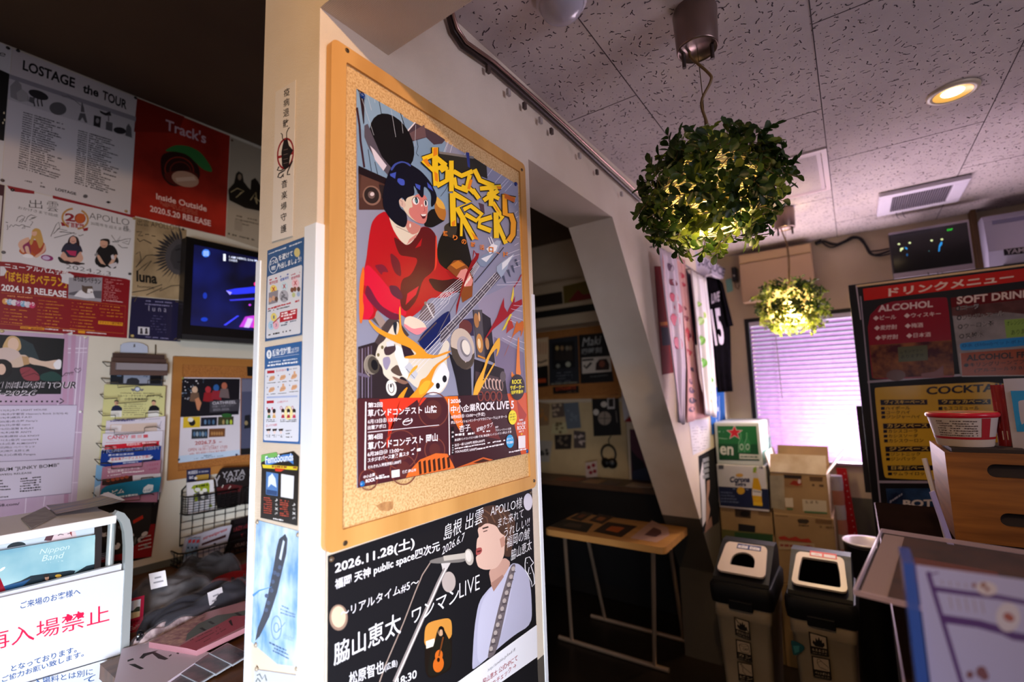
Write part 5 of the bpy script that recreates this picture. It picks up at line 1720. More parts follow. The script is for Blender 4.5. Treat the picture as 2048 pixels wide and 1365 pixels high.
for i, s_ in enumerate(('2/17(火)水戸 LIGHT HOUSE', "2/18(水)宇都宮 Heaven's Rock 2/3(VJ-4)", '2/19(木)横浜 F.A.D', "2/20(金)名古屋 Party'z", '2/22(日)京都 nano', '3/15(日)滋賀 B-FLAT', '3/19(木)岐阜 ANTS', '3/20(金)磐田 club KNOT', '3/21(土)金沢 vanvanV4', '4/4(土)広島 ALMIGHTY', '4/5(日)岡山 ペパーランド', '4/7(火)神戸 太陽と虎', '4/18(土)心斎橋 Pangea')):
 w_ = (355, 515, 240, 285, 230, 258, 238, 300, 292, 280, 265, 222, 270)[i]
 a.tx(s_, (-20 - 4 * i * 0.6, 622 + 28.2 * i + 2), (w_, 616 + 28.2 * i), 19, LI, 0.015)
a.pg([(-440, 1020), (553, 978), (540, 1240), (-450, 1340)], '#cfc7dc')
a.ln([(-440, 1020), (553, 978), (540, 1240), (-450, 1340)], 4, '#6a6080')
a.tx('NEW ALBUM "JUNKY BOMB"', (-190, 1100), (448, 1046), 34, LI, 0.02)
a.tx('2026.2.11(WED) RELEASE', (-160, 1122), (240, 1096), 18, LI, 0.02)
for i in range(6):
 a.greek((155 - i, 1138 + 19 * i), (310, 1124 + 19 * i), 12, LI, i, 0.9)
 if i < 4:
  a.greek((-120, 1160 + 22 * i), (20 + 20 * i, 1150 + 22 * i), 12, LI, 30 + i, 0.9)
a.greek((-60, 1280), (70, 1272), 11, LI, 77, 0.9)
a.tx('https://junky58.com/', (-260, 1372), (148, 1336), 26, LI, 0.03)
a.build('poster', label='lilac tartan release tour poster with date list on the left wall', cat='poster')
for px, py, c, l in ((16, 96, '#1d1a1e', 'right top corner of the poster cut off at far left'), (36, 101.5, '#1d1a1e', 'top left of the white toy tour poster'), (271, 196, '#1d1a1e', 'top right of the white toy tour poster'), (5, 361, '#5a4a44', 'bottom left of the white toy tour poster'),
                     (252, 423, '#b08a5a', 'bottom right of the white toy tour poster'), (464, 281, '#6a4a3a', 'top left of the beige poster'), (25, 380, '#4a3430', 'top left of the trio poster'), (268, 437, '#a8885a', 'top right of the trio poster'), (7, 505, '#6a6668', 'left middle of the trio poster'),
                     (259.5, 548, '#2a2a2e', 'right middle of the trio poster'), (4, 663, '#c9b98a', 'top of the lilac tour poster at left'), (171, 675, '#d9d2c4', 'top right of the lilac tour poster'), (145, 1010, '#c9b074', 'bottom right of the lilac tour poster'), (161, 824, '#e4e0e6', 'right edge of the lilac tour poster'), (366, 459, '#4a3c34', 'top right of the black sun poster'), (265, 672, '#c8b070', 'bottom left of the navy poster')):
 pin(px, py, 'X', LX + 0.0016, c, 'push pin at the ' + l, 0.0055)
# ------------------------------------------------------------------ television on the left wall
TXF = -2.245
p0 = PX(373, 473, TXF)
p1 = PX(367, 679, TXF)
ty0, tz1, tz0 = p0.y, p0.z, p1.z
ty1 = ty0 + (tz1 - tz0) * 1.66
tv = thing('television', (TXF - 0.03, (ty0 + ty1) / 2, tz0), 'black flat television with blue stage picture, half behind the pillar', 'television')
BK = C('#0b0b0d', 0.25, 0, 0.5)
b = MB()
b.box(TXF - 0.055, TXF - 0.004, ty0, ty1, tz0, tz1, BK)
b.build('cabinet', tv, bevel=0.004)
sy0, sy1, sz0, sz1 = ty0 + 0.030, ty1 - 0.030, tz0 + 0.062, tz1 - 0.028
b = MB()
b.box(TXF - 0.006, TXF, ty0, sy0, tz0, tz1, BK)
b.box(TXF - 0.006, TXF, sy1, ty1, tz0, tz1, BK)
b.box(TXF - 0.006, TXF, sy0, sy1, sz1, tz1, BK)
b.box(TXF - 0.006, TXF, sy0, sy1, tz0 + 0.02, sz0, BK)
b.box(TXF - 0.006, TXF + 0.001, ty0, ty1, tz0, tz0 + 0.022, C('#26262a', 0.3, 0, 0.5))
b.build('bezel', tv)
a = artX(TXF - 0.003, rough=0.2)
E = lambda h, e=1.0: C(h, 0.3, 0, 0.3, e)
def scr(u, v):
 return (TXF - 0.003, sy0 + (sy1 - sy0) * u, sz0 + (sz1 - sz0) * v)
SCRN, snt, sb = nodemat('tv_picture', 0.25, 0.5)
tcn = snt.nodes.new('ShaderNodeTexCoord')
nz = snt.nodes.new('ShaderNodeTexNoise')
nz.inputs['Scale'].default_value = 5
rmp = snt.nodes.new('ShaderNodeValToRGB')
rmp.color_ramp.elements[0].position, rmp.color_ramp.elements[1].position = 0.4, 0.75
rmp.color_ramp.elements[0].color, rmp.color_ramp.elements[1].color = lin('#04041a'), lin('#101a6a')
snt.links.new(tcn.outputs['Object'], nz.inputs['Vector'])
snt.links.new(nz.outputs['Fac'], rmp.inputs[0])
snt.links.new(rmp.outputs[0], sb.inputs['Emission Color'])
sb.inputs['Emission Strength'].default_value = 0.9
sb.inputs['Base Color'].default_value = (0.01, 0.01, 0.02, 1)
a.quad(scr(0, 0), scr(1, 0), scr(1, 1), scr(0, 1), SCRN)
a.k = 2
a.zm(0, 340, 3.793)
a.el(1562, 632, 30, 30, E('#3a7ae8', 0.9))
a.tx('回', (1545, 652), (1580, 654), 36, E('#bcd8ff', 0.9), 0.02)
a.tx('1', (1694, 690), (1712, 692), 52, E('#e8f0ff', 1.0), 0.04)
a.tx('I AM HERO, Live Music Video', (1738, 670), (2060, 716), 18, E('#dfe8ff', 0.9), 0.02)
a.tx('日本直送', (1738, 692), (1800, 700), 18, E('#dfe8ff', 0.8), 0.02)
a.pg([(1715, 915), (1790, 900), (2100, 870), (2100, 920), (1800, 945), (1740, 945)], E('#2a34e0', 0.9))
a.pg([(1715, 915), (1760, 930), (1745, 950)], E('#9a90ff', 1.0))
a.pg([(1740, 985), (1930, 970), (1930, 985), (1745, 995)], E('#3a3ad8', 0.8))
a.pg([(1695, 1178), (1800, 1105), (1815, 1108), (1712, 1182)], E('#3a40f0', 0.9))
a.pg([(1815, 1192), (1860, 1115), (1930, 1105), (2100, 1110), (2100, 1205)], E('#b03ac8', 0.9))
a.pg([(1850, 1195), (1880, 1125), (1920, 1130), (1890, 1198)], E('#c8b0f0', 0.9))
a.pg([(1920, 1200), (1930, 1110), (1990, 1080), (2100, 1100), (2100, 1206)], E('#e0208a', 1.0))
a.pg([(1925, 860), (1970, 835), (2060, 840), (2060, 880), (1930, 880)], E('#e82a8a', 1.0))
a.el(1895, 1025, 9, 7, E('#c040e0', 1.0))
a.el(1555, 955, 16, 24, E('#1c34a8', 0.7))
a.el(1550, 1135, 26, 16, E('#1a3ab8', 0.7))
a.build('screen', tv)
b = MB()
zc = (tz0 + tz1) / 2
b.box(XL + 0.001, TXF - 0.055, (ty0 + ty1) / 2 - 0.12, (ty0 + ty1) / 2 + 0.12, zc - 0.1, zc + 0.1, C('#1a1a1c', 0.5))
b.build('wall_bracket', tv)
# ------------------------------------------------------------------ flyer rack
rk = thing('flyer_rack', (XL, PX(270, 850, XL).y, PX(250, 1005, XL).z), 'wire flyer rack with grey header plate hanging on the left wall', 'flyer rack')
WR = C('#4c4438', 0.35, 0.6)
a = artX(XL + 0.012, rough=0.35)
a.zm(190, 670, 7.58)
a.sheet([(385, 275), (388, 165), (420, 130), (520, 113), (640, 115), (740, 140), (798, 180), (800, 275)], '#b4bcd2', 0.002)
a.pg([(590, 140), (608, 138), (612, 185), (580, 188)], '#5a5a60')
a.build('header_plate', rk)
b = MB()
for px in (238, 307):
 b.tube([PX(px + 4, 690, XL + 0.006), PX(px - 14 if px < 270 else px + 2, 1010, XL + 0.006)], 0.0022, WR, 6)
for i, (px, py) in enumerate(((205, 724), (202, 757), (200, 789), (197, 823), (195, 852), (192, 887), (189, 919), (187, 953), (185, 986))):
 xo = XL + 0.01 + 0.004 * i
 l_ = [PX(px + 22, py + 2, xo), PX(px, py, xo), PX(px + 9, py + 9, xo + 0.035), PX(px + 34, py + 8, xo + 0.035)]
 b.tube(l_, 0.0016, WR, 6)
 q = 332 - 2.2 * i
 r_ = [PX(q - 18, py + 3, xo), PX(q, py + 7, xo), PX(q - 12, py + 2, xo + 0.035), PX(q - 34, py + 4, xo + 0.035)]
 b.tube(r_, 0.0016, WR, 6)
 b.tube([l_[-1], l_[-1] - Vector((0, 0, 0.02)), r_[-1] - Vector((0, 0, 0.02)), r_[-1]], 0.0014, WR, 6)
b.build('wire_frame', rk)
def flyer(i, quad, base, label, draw=None, th=0.002, name='flyer', **kw):
 a = artX(XL + 0.016 + 0.0045 * i, rough=0.38, **kw)
 a.sheet(quad, base, th)
 if draw:
  draw(a)
 return a.build(name, label=label, cat='flyer', group='flyers in the wall rack')
def d_dark(a):
 a.zm(190, 670, 7.58)
 a.pg([(240, 490), (430, 500), (420, 735), (235, 735)], '#20242c')
 a.pg([(440, 505), (690, 520), (830, 535), (830, 740), (430, 735)], '#8e94a6')
 a.pg([(485, 515), (685, 528), (680, 620), (478, 605)], '#3a3e48')
 a.greek((500, 590), (670, 600), 50, '#9aa0b0', 4, 0.95)
 a.pg([(470, 740), (490, 670), (560, 650), (640, 660), (675, 700), (665, 745)], '#2a2c34')
 a.tx('光', (735, 640), (795, 644), 90, '#2a3a5a', 0.04)
 a.pg([(850, 540), (1020, 555), (995, 745), (840, 740)], '#17171c')
 a.greek((330, 640), (400, 645), 80, '#5a6a80', 6, 0.9)
flyer(0, [(222, 732), (326, 742), (320, 900), (214, 900)], '#3a3d46', 'dark grey patterned flyer in the topmost rack pocket', d_dark)
b = MB()
for i, (y0, c) in enumerate(((706, '#3f2c28'), (715, '#4a342f'), (724, '#5a443e'))):
 q0, q1 = PX(226 - 2 * i, y0, XL + 0.03 + 0.006 * i), PX(329 + 3 * i, y0 + 4, XL + 0.03 + 0.006 * i)
 b.box(XL + 0.022 + 0.006 * i, XL + 0.032 + 0.008 * i, q0.y, q1.y, q0.z - 0.05, q0.z, c)
b.build('paper_stack', label='stack of dark brown leaflets folded over the top of the rack', cat='leaflets')
q0, q1 = PX(233, 726, XL + 0.06), PX(334, 735, XL + 0.06)
MB().box(XL + 0.05, XL + 0.064, q0.y, q1.y, q0.z - 0.026, q0.z, C('#8a8288', 0.5)).build('paper_stack', label='folded grey leaflets lying across the dark leaflets in the rack', cat='leaflets')
def d_yel(a):
 a.zm(190, 670, 7.58)
 a.pg([(545, 815), (620, 830), (580, 862), (552, 840)], '#6a6a74')
 a.pg([(740, 820), (670, 830), (710, 858), (735, 840)], '#6a6a74')
 a.el(643, 825, 48, 40, '#55607a')
 a.el(643, 825, 34, 27, '#c9cfe0')
 a.greek((385, 893), (900, 897), 16, '#6a664a', 1, 0.9)
 a.tx('フルート・クラリネットクラブ', (340, 945), (905, 945), 38, '#26241e', 0.03)
 a.tx('小学生募集開始!', (445, 995), (800, 995), 38, '#26241e', 0.04)
 for i in range(6):
  a.greek((440 - 4 * i, 1060 + 32 * i), (770, 1058 + 32 * i), 14, '#6a664a', 10 + i, 0.85)
 for x, t_, s_ in ((325, '#1c2440', 1), (890, '#17171c', 1)):
  a.pg([(x - 85, 1155), (x - 60, 1090), (x - 10, 1065), (x + 40, 1075), (x + 85, 1110), (x + 85, 1150), (x - 20, 1168)], t_)
  a.el(x, 1030, 32, 42, '#c99c80')
  a.pg([(x - 36, 1030), (x - 28, 992), (x, 985), (x + 32, 998), (x + 34, 1030), (x + 10, 1008), (x - 20, 1010)], '#1a1614')
  a.pg([(x - 85, 1155), (x + 80, 1150), (x + 78, 1245), (x - 90, 1250)], '#dcdad6')
 a.ln([(1005, 890), (930, 940), (985, 935), (975, 975), (1000, 900)], 4, '#5a563c')
flyer(2, [(209, 769), (331.5, 773), (321, 960), (196, 960)], '#c9c58a', 'pale yellow flyer with two musicians in the rack', d_yel)
def d_pk(a):
 a.zm(180, 820, 4.553)
 a.greek((190, 98), (430, 90), 12, '#6a6a8a', 2, 0.9)
 a.greek((185, 112), (410, 104), 14, '#3a3a7a', 3, 0.95)
 a.greek((450, 98), (640, 84), 8, '#8a8a98', 4, 0.8)
 a.pg([(185, 135), (610, 118), (612, 200), (180, 200)], '#cbb4a8')
 a.pg([(195, 140), (290, 140), (280, 195), (190, 190)], '#d9d0d4')
 a.greek((630, 170), (650, 110), 14, '#3a3a7a', 8, 0.9)
flyer(4, [(213, 842), (331, 833), (323, 985), (199, 985)], '#cfc6d2', 'pinkish white flyer in the rack below the yellow flyer', d_pk)
def d_candy(a):
 a.zm(180, 820, 4.553)
 a.tx('CANDY', (160, 272), (355, 262), 34, '#c8304a', 0.03)
 for i in range(3):
  a.pg([(375 + 56 * i, 232 - 2 * i), (415 + 56 * i, 229 - 2 * i), (415 + 56 * i, 258 - 2 * i), (375 + 56 * i, 261 - 2 * i)], ('#d08a96', '#dcaab2', '#c8505e')[i])
 a.greek((160, 284), (340, 276), 6, '#c88a96', 2)
 a.ln([(145, 300), (640, 285)], 3, '#c8304a')
 a.pg([(136, 322), (630, 284), (628, 330), (132, 362)], '#c41a30')
 a.tx('初回仕様', (332, 330), (462, 322), 24, '#f2dce0', 0.04)
 a.greek((475, 312), (610, 304), 14, '#f0d4d8', 9, 0.9)
 a.el(160, 345, 22, 9, '#e09aa4')
 a.el(220, 340, 22, 9, '#e09aa4')
flyer(6, [(206, 868), (326, 862), (318, 1000), (196, 1000)], '#d6d0dc', 'white flyer with pink capital heading and red strip in the rack', d_candy)
def d_blue(a):
 a.zm(180, 820, 4.553)
 a.tx('MONSTER baSHISH', (110, 402), (632, 362), 36, '#1a2a5a', 0.02, halo=('#d8dce8', 0.05))
 a.tx('夏の宴出演決定', (165, 424), (400, 410), 18, '#d8dce8', 0.04)
 a.pg([(160, 470), (185, 450), (180, 440), (560, 412), (545, 425), (575, 425), (555, 450), (190, 485)], '#dfe2ec')
 a.tx('全出演アーティスト発表!!', (190, 468), (548, 440), 28, '#c02a3a', 0.045)
 a.greek((300, 492), (440, 480), 12, '#c8d0e4', 9, 0.9)
flyer(8, [(203, 902), (322, 893), (316, 1000), (194, 1000)], '#15398c', 'blue festival flyer in the rack', d_blue)
def d_pink(a):
 a.zm(180, 820, 4.553)
 a.greek((162, 550), (285, 536), 14, '#e6d2d8', 1, 0.9)
 a.tx('管弦打楽器コンクール', (160, 580), (455, 542), 24, '#eadce0', 0.04)
 a.greek((292, 582), (490, 566), 14, '#f0e8ec', 3, 1)
 a.greek((160, 608), (280, 592), 12, '#e6d2d8', 4, 0.9)
 a.tx('出場者募集', (515, 520), (625, 505), 24, '#a85a78', 0.02)
 a.greek((535, 555), (610, 546), 20, '#a85a78', 7)
 a.pg([(112, 635), (385, 600), (392, 690), (108, 690)], '#3a2420')
 for i in range(5):
  a.el(165 + 42 * i, 645 - 8 * i, 20, 14, '#a04a2c')
 a.pg([(390, 598), (645, 580), (645, 690), (392, 690)], '#dcd6dc')
flyer(10, [(205, 935), (322, 921), (314, 1005), (198, 1005)], '#b0788e', 'dusky pink concours flyer low in the rack', d_pink)
flyer(9, [(193, 930), (214, 935), (208, 1008), (186, 1005)], '#7fb0d8', 'sky blue flyer edge at the left of the rack', lambda a: a.pg([(190, 975), (204, 968), (205, 1000), (187, 1000)], '#d6e2ee'), )
def d_teal(a):
 a.zm(180, 820, 4.553)
 a.pg([(120, 758), (172, 750), (174, 762), (122, 770)], '#dfe8ee')
 a.tx('どム', (190, 778), (310, 758), 42, '#e6edf2', 0.05, 0.2)
 a.pg([(480, 745), (490, 710), (530, 680), (578, 685), (572, 735), (545, 752), (490, 760)], '#e6edf2')
 a.tx('そとばこ', (486, 750), (566, 735), 20, '#1d6a8a', 0.04)
 a.greek((110, 828), (235, 812), 22, '#dfe8ee', 5, 0.95)
 a.greek((255, 808), (435, 782), 22, '#dfe8ee', 6, 0.95)
flyer(13, [(203, 980), (212, 973), (240, 967), (323, 954), (318, 984), (197, 1004)], '#1d7a9c', 'teal flyer with white box drawing at the bottom of the rack', d_teal)
a = artX(XL + 0.004, rough=0.35)
a.sheet([(186, 1008), (321, 985), (303, 1114), (189, 1142)], '#1a1614')
a.zm(180, 820, 4.553)
a.pg([(62, 1140), (150, 1120), (400, 1060), (595, 1040), (560, 1338), (40, 1400)], '#8e1c20')
a.pg([(110, 1050), (250, 1000), (330, 860), (560, 830), (555, 1040), (520, 1150), (420, 1230), (300, 1310), (90, 1350), (75, 1250)], '#2a2624')
for i in range(46):
 r_ = random.Random(i)
 x, y = r_.uniform(90, 540), r_.uniform(850, 1260)
 if x + (y - 850) * 0.05 > 80 and y > 1180 - x * 0.5:
  a.el(x, y, r_.uniform(6, 22), r_.uniform(10, 34), r_.choice(('#bdb8b8', '#6a6664', '#d8d4d4', '#3a3634', '#8a8684')), r_.uniform(0, 90))
for i in range(4):
 a.greek((440, 1180 + 34 * i), (556, 1150 + 34 * i), 12, '#dcd4d4', i, 1)
 a.greek((65, 1330 + 16 * i), (180, 1300 + 16 * i), 8, '#dcd4d4', i + 8, 1)
a.pg([(390, 1010), (480, 960), (485, 990), (395, 1040)], '#c4321e')
a.tx('CASH BOMB', (175, 850), (610, 790), 26, '#8a2a22', 0.04)
a.build('poster', label='red and black photo poster on the wall under the flyer rack', cat='poster')
# ------------------------------------------------------------------ cork board of the merchandise corner
p0, p1 = PX(348, 713, XL + 0.015), PX(338, 962, XL + 0.015)
ry0, rz1, rz0 = p0.y, p0.z, p1.z
ry1 = ry0 + 0.9
rb = thing('cork_board', (XL, (ry0 + ry1) / 2, rz0), 'brown framed cork board on the left wall below the television', 'notice board')
RC = noisy('dark_cork', '#8a5526', '#a86c34', 200, 0.8, 0.3, 3)
b = MB()
b.box(XL + 0.001, XL + 0.009, ry0 + 0.02, ry1 - 0.02, rz0 + 0.02, rz1 - 0.02, RC)
b.build('cork_panel', rb)
b = MB()
f_ = 0.034
for (c0, c1, d0, d1) in ((ry0, ry1, rz1 - f_, rz1), (ry0, ry1, rz0, rz0 + f_), (ry0, ry0 + f_, rz0 + f_, rz1 - f_), (ry1 - f_, ry1, rz0 + f_, rz1 - f_)):
 b.box(XL + 0.001, XL + 0.015, c0, c1, d0, d1, noisy('board_wood_dark', '#94602c', '#a87038', 8, 0.45, 0, 4, stretch=(1, .2, 1)) if 'BWD' not in globals() else BWD)
 BWD = b.mats[0]
b.build('frame', rb)
a = artX(XL + 0.011)
a.zm(340, 700, 5.25)
a.sheet([(90, 290), (740, 296), (735, 1105), (38, 1197)], '#cfc8d2')
a.pg([(92, 300), (735, 305), (722, 680), (80, 710)], '#14121a')
for i in range(40):
 r_ = random.Random(i)
 x, y = r_.uniform(100, 360), r_.uniform(310, 520)
 if y < 620 - x * 0.5:
  a.el(x, y, r_.uniform(3, 12), r_.uniform(3, 9), r_.choice(('#d8d4da', '#5a6a80', '#8a8a94', '#2a4a5a')))
for (x, y, c1, c2) in ((260, 440, '#c9a890', '#6a5040'), (400, 440, '#a83038', '#8a1c24'), (485, 420, '#2a5a9a', '#8a2430'), (570, 400, '#a8604a', '#6a5a5c')):
 a.el(x, y - 20, 30, 36, c1)
 a.pg([(x - 55, y + 100), (x - 40, y + 10), (x + 40, y + 10), (x + 55, y + 110)], c2)
a.pg([(260, 520), (300, 500), (330, 560), (305, 640), (285, 630)], '#b87a5a')
a.pg([(420, 540), (735, 520), (725, 640), (415, 660)], '#3a3840')
a.tx('OATHREEL', (445, 578), (695, 565), 32, '#bdb8c2', 0.02)
a.tx('四国二カ所ツアー', (445, 610), (670, 598), 24, '#8a8690', 0.02)
a.tx('2025-2026', (450, 642), (620, 634), 22, '#8a8690', 0.02)
for (x0, y0, x1, y1, c) in ((140, 708, 318, 822, '#c9a828'), (325, 712, 495, 805, '#1a1c2a'), (505, 705, 668, 795, '#3a3a22'), (228, 835, 398, 938, '#2a3036'), (410, 830, 580, 920, '#6a4226')):
 a.pg([(x0, y0), (x1, y0 - 6), (x1 - 3, y1 - 8), (x0 - 4, y1)], c)
a.el(232, 765, 34, 36, '#1c1a1c')
a.el(215, 735, 30, 24, '#d8d4cc')
for x, c in ((370, '#5a7a9a'), (410, '#3a5a7a'), (455, '#4a6a8a'), (560, '#a08a5a'), (600, '#7a9a6a'), (640, '#b0c23a')):
 a.el(x, 760, 12, 26, c)
a.el(595, 690, 55, 22, '#2a5a2c')
for i in range(5):
 a.el(255 + 30 * i, 885, 13, 26, ('#4a6a8a', '#8a9aa8')[i % 2])
 a.el(440 + 26 * i, 880, 11, 20, '#a87a4a')
a.tx('2026.7.5', (262, 1002), (478, 985), 40, '#a02a26', 0.04)
a.greek((490, 978), (545, 972), 10, '#a02a26', 2)
a.greek((345, 1018), (460, 1010), 10, '#a85a56', 3)
a.tx('OPEN 16:30 / START 17:00', (190, 1070), (600, 1035), 32, '#a02a26', 0.0)
a.tx('adv. ¥3,400 / Day ¥3,900', (205, 1112), (580, 1078), 30, '#a02a26', 0.0)
a.pg([(45, 1120), (735, 1050), (733, 1105), (38, 1195)], '#b4c6dc')
a.greek((355, 1122), (440, 1114), 12, '#4a5a78', 5, 1)
a.greek((235, 1152), (560, 1118), 10, '#6a7a94', 6)
a.build('poster', label='band poster with five small pictures on the brown cork board', cat='poster')
a = artX(XL + 0.0108)
a.zm(340, 700, 5.25)
a.sheet([(752, 300), (1300, 310), (1290, 1060), (742, 1108)], '#4a4d66')
a.pg([(752, 310), (1300, 320), (1298, 430), (750, 440)], '#6a6a80')
a.pg([(785, 690), (840, 680), (845, 820), (780, 830)], '#1a1c24')
a.el(800, 770, 18, 24, '#8a7a5a')
a.pg([(742, 1040), (1290, 1000), (1290, 1060), (742, 1106)], '#1c1a1c')
a.build('poster', label='slate blue poster at the right of the brown cork board by the pillar', cat='poster')
a = artX(XL + 0.0108)
a.zm(340, 700, 5.25)
a.sheet([(808, 160), (960, 170), (960, 280), (812, 275)], '#15110f')
a.build('flyer', label='small black flyer at the top of the brown cork board', cat='flyer')
for px, py, l in ((365, 757, 'top left of the five picture band poster'), (357, 920, 'bottom left of the five picture band poster'), (473, 910, 'bottom right of the five picture band poster')):
 pin(px, py, 'X', XL + 0.0125, '#8a8a3a' if 'top' in l else '#203a5a', 'push pin at the ' + l, 0.005)
# ------------------------------------------------------------------ wire grid with baskets
gx = XL + 0.012
def GZ(x, y, d=gx):
 return PX(340 + x / 5.25, 900 + y / 5.25, d)
g = thing('wire_basket_rack', GZ(400, 1000), 'black wire grid with two magazine baskets hanging below the cork board', 'basket rack')
BW = C('#0e0e10', 0.35, 0.3)
q0, q1 = GZ(125, 375), GZ(100, 1010)
gy0, gz1, gz0 = q1.y, q0.z, q1.z
gy1 = gy0 + 0.62
b = MB()
b.tube([(gx, gy1, gz1), (gx, gy0 + .02, gz1), (gx, gy0, gz1 - .02), (gx, gy0, gz0), (gx, gy1, gz0)], 0.0038, BW, 8)
for i in range(1, 15):
 y = gy0 + 0.043 * i
 b.tube([(gx, y, gz0), (gx, y, gz1)], 0.0014, BW, 5)
for i in range(1, 8):
 z = gz0 + (gz1 - gz0) * i / 8
 b.tube([(gx, gy0, z), (gx, gy1, z)], 0.0014, BW, 5)
b.build('grid_panel', g)
def basket(y0, y1, z0, z1, d, step, rnd=False):
 b = MB()
 xf = gx + d
 top = [(gx, y0, z1), (xf - .02, y0, z1), (xf, y0 + .02, z1), (xf, y1 - .02, z1), (xf - .02, y1, z1), (gx, y1, z1)]
 bot = [(x, y, z0) for x, y, _ in top]
 b.tube(top, 0.0032, BW, 8)
 b.tube(bot, 0.0032, BW, 8)
 n = int((y1 - y0) / step)
 for i in range(n + 1):
  y = y0 + (y1 - y0) * i / n
  b.tube([(xf, y, z1), (xf, y, z0), (gx, y, z0)], 0.0013, BW, 5)
 for z in (() if rnd else [z0 + (z1 - z0) * k / 7 for k in range(1, 7)]) or ():
  b.tube([(x, y, z) for x, y, _ in top], 0.0013, BW, 5)
 for x in (gx + d * .33, gx + d * .66):
  b.tube([(x, y0, z1), (x, y0, z0)], 0.0013, BW, 5)
 if rnd:
  b.tube([(x, y, (z0 * 2 + z1) / 3) for x, y, _ in top], 0.002, BW, 6)
 b.build('basket', g)
u0, u1 = GZ(190, 505, gx + 0.07), GZ(190, 692, gx + 0.07)
basket(u0.y, u0.y + 0.205, u1.z, u0.z, 0.07, 0.019)
basket(u0.y + 0.225, u0.y + 0.43, u1.z, u0.z, 0.07, 0.019)
l0, l1 = GZ(110, 1105, gx + 0.09), GZ(110, 1285, gx + 0.09)
basket(l0.y, l0.y + 0.37, max(l1.z, -0.642), l0.z, 0.09, 0.020, True)
def mag(quad, d, base, label, draw=None, th=0.006, cat='magazine'):
 a = Art(lambda px, py: PX(px, py, d), (1, 0, 0), rough=0.35)
 a.zm(340, 900, 5.25)
 a.sheet(quad, base, th)
 if draw: draw(a)
 a.build('magazine', label=label, cat=cat, group='papers in the wire baskets')
def d_navy(a):
 a.tx('MUSEEDS', (192, 262), (290, 250), 34, '#c9c6d2', 0.05)
 a.greek((300, 250), (405, 240), 30, '#8a8a9a', 1, 1)
 a.pg([(275, 270), (408, 255), (405, 310), (275, 325)], '#a8843a')
 a.el(270, 300, 16, 16, '#d8d2cc')
 a.tx('ac', (200, 310), (245, 305), 30, '#c9c6d2', 0.05)
mag([(180, 215), (425, 190), (418, 345), (175, 500)], gx + 0.012, '#23284a', 'navy booklet standing behind the white magazine in the upper basket', d_navy)
def d_cow(a):
 CW = '#8c9a1e'
 a.pg([(220, 410), (245, 375), (300, 365), (400, 345), (418, 365), (415, 450), (395, 470), (260, 450), (245, 410)], CW)
 a.pg([(245, 470), (300, 440), (400, 440), (408, 520), (260, 540)], '#5a5a5c')
 a.pg([(258, 470), (290, 470), (290, 540), (262, 545)], CW)
 for x, y, w_, h_ in ((290, 420, 30, 22), (330, 450, 22, 18), (365, 425, 26, 20), (300, 480, 24, 20), (350, 500, 26, 16)):
  a.el(x, y, w_, h_, '#d4d2cc' if x % 20 else '#3a3a32')
 a.greek((270, 405), (400, 385), 30, '#3c4410', 3, 0.9)
 for i in range(4):
  a.greek((225, 575 + 26 * i), (440, 550 + 26 * i), 14, '#8a9ab0', i, 0.7)
 a.el(425, 590, 20, 16, CW)
mag([(176, 348), (455, 315), (478, 630), (186, 690)], gx + 0.05, '#d3d0d6', 'white magazine with a yellow green cow drawing in the upper basket', d_cow)
def d_yata(a):
 a.ln([(470, 285), (490, 330), (495, 385)], 12, '#a8a4aa')
 a.ln([(520, 270), (492, 330)], 12, '#a8a4aa')
 a.tx('YATA', (545, 300), (790, 265), 62, '#9a969c', 0.02, 0.1)
 a.tx('YAHO', (580, 350), (780, 315), 50, '#9a969c', 0.02, 0.1)
 a.pg([(490, 400), (620, 360), (760, 380), (740, 440), (500, 470)], '#4a1a1c')
 a.ln([(545, 400), (560, 370)], 9, '#b8b0a8')
 a.ln([(615, 410), (640, 380)], 9, '#b8b0a8')
mag([(470, 320), (535, 205), (560, 190), (830, 180), (860, 560), (500, 620)], gx + 0.05, '#1c1718', 'black leaflets with large pale capitals in the upper right basket', d_yata)
def d_st(a):
 a.tx('streetpress', (345, 960), (600, 860), 40, '#9a2a2c', 0.04, 0.2)
 a.pg([(335, 985), (590, 890), (585, 920), (330, 1010)], '#3a1c1e')
 a.el(470, 990, 14, 12, '#2a2426')
mag([(170, 930), (215, 915), (520, 815), (650, 790), (590, 1010), (545, 1130), (290, 1190), (300, 1100), (130, 1100)], gx + 0.055, '#aaa6b4', 'curved grey magazine with red title in the lower basket', d_st, 0.012)
for i in range(3):
 def d_sp(a, i=i):
  x = 195 + 42 * i
  a.pg([(x, 950), (x + 30, 940), (x + 26, 975), (x - 4, 985)], '#a83034')
  a.el(x - 4, 1030, 10, 12, '#1c2a3a')
  a.pg([(x - 20, 1060), (x + 16, 1050), (x - 6, 1110), (x - 40, 1120)], '#7a98b0')
 x = 195 + 42 * i
 mag([(x, 930), (x + 38, 920), (x - 10, 1170), (x - 66, 1220)], gx + 0.068 + 0.004 * i, '#7c8aa0', 'pale blue booklet with red heading in the lower basket, ' + ('nearest its left end', 'second from its left end', 'third from its left end')[i], d_sp, 0.004, 'booklet')
a = artX(XL + 0.004)
a.zm(340, 900, 5.25)
a.sheet([(640, 740), (1000, 660), (980, 1130), (570, 1190)], '#1b1216')
a.tx('LAZY ASIA', (670, 865), (850, 810), 44, '#8a2c34', 0.02)
a.tx('Y', (742, 925), (770, 915), 36, '#8a2c34', 0.04)
a.tx('ATLAS AX', (672, 1030), (850, 985), 34, '#a89098', 0.02)
a.greek((610, 1165), (800, 1130), 14, '#8a7a80', 3)
a.build('poster', label='near black poster with dim red letters on the wall behind the pillar edge', cat='poster')
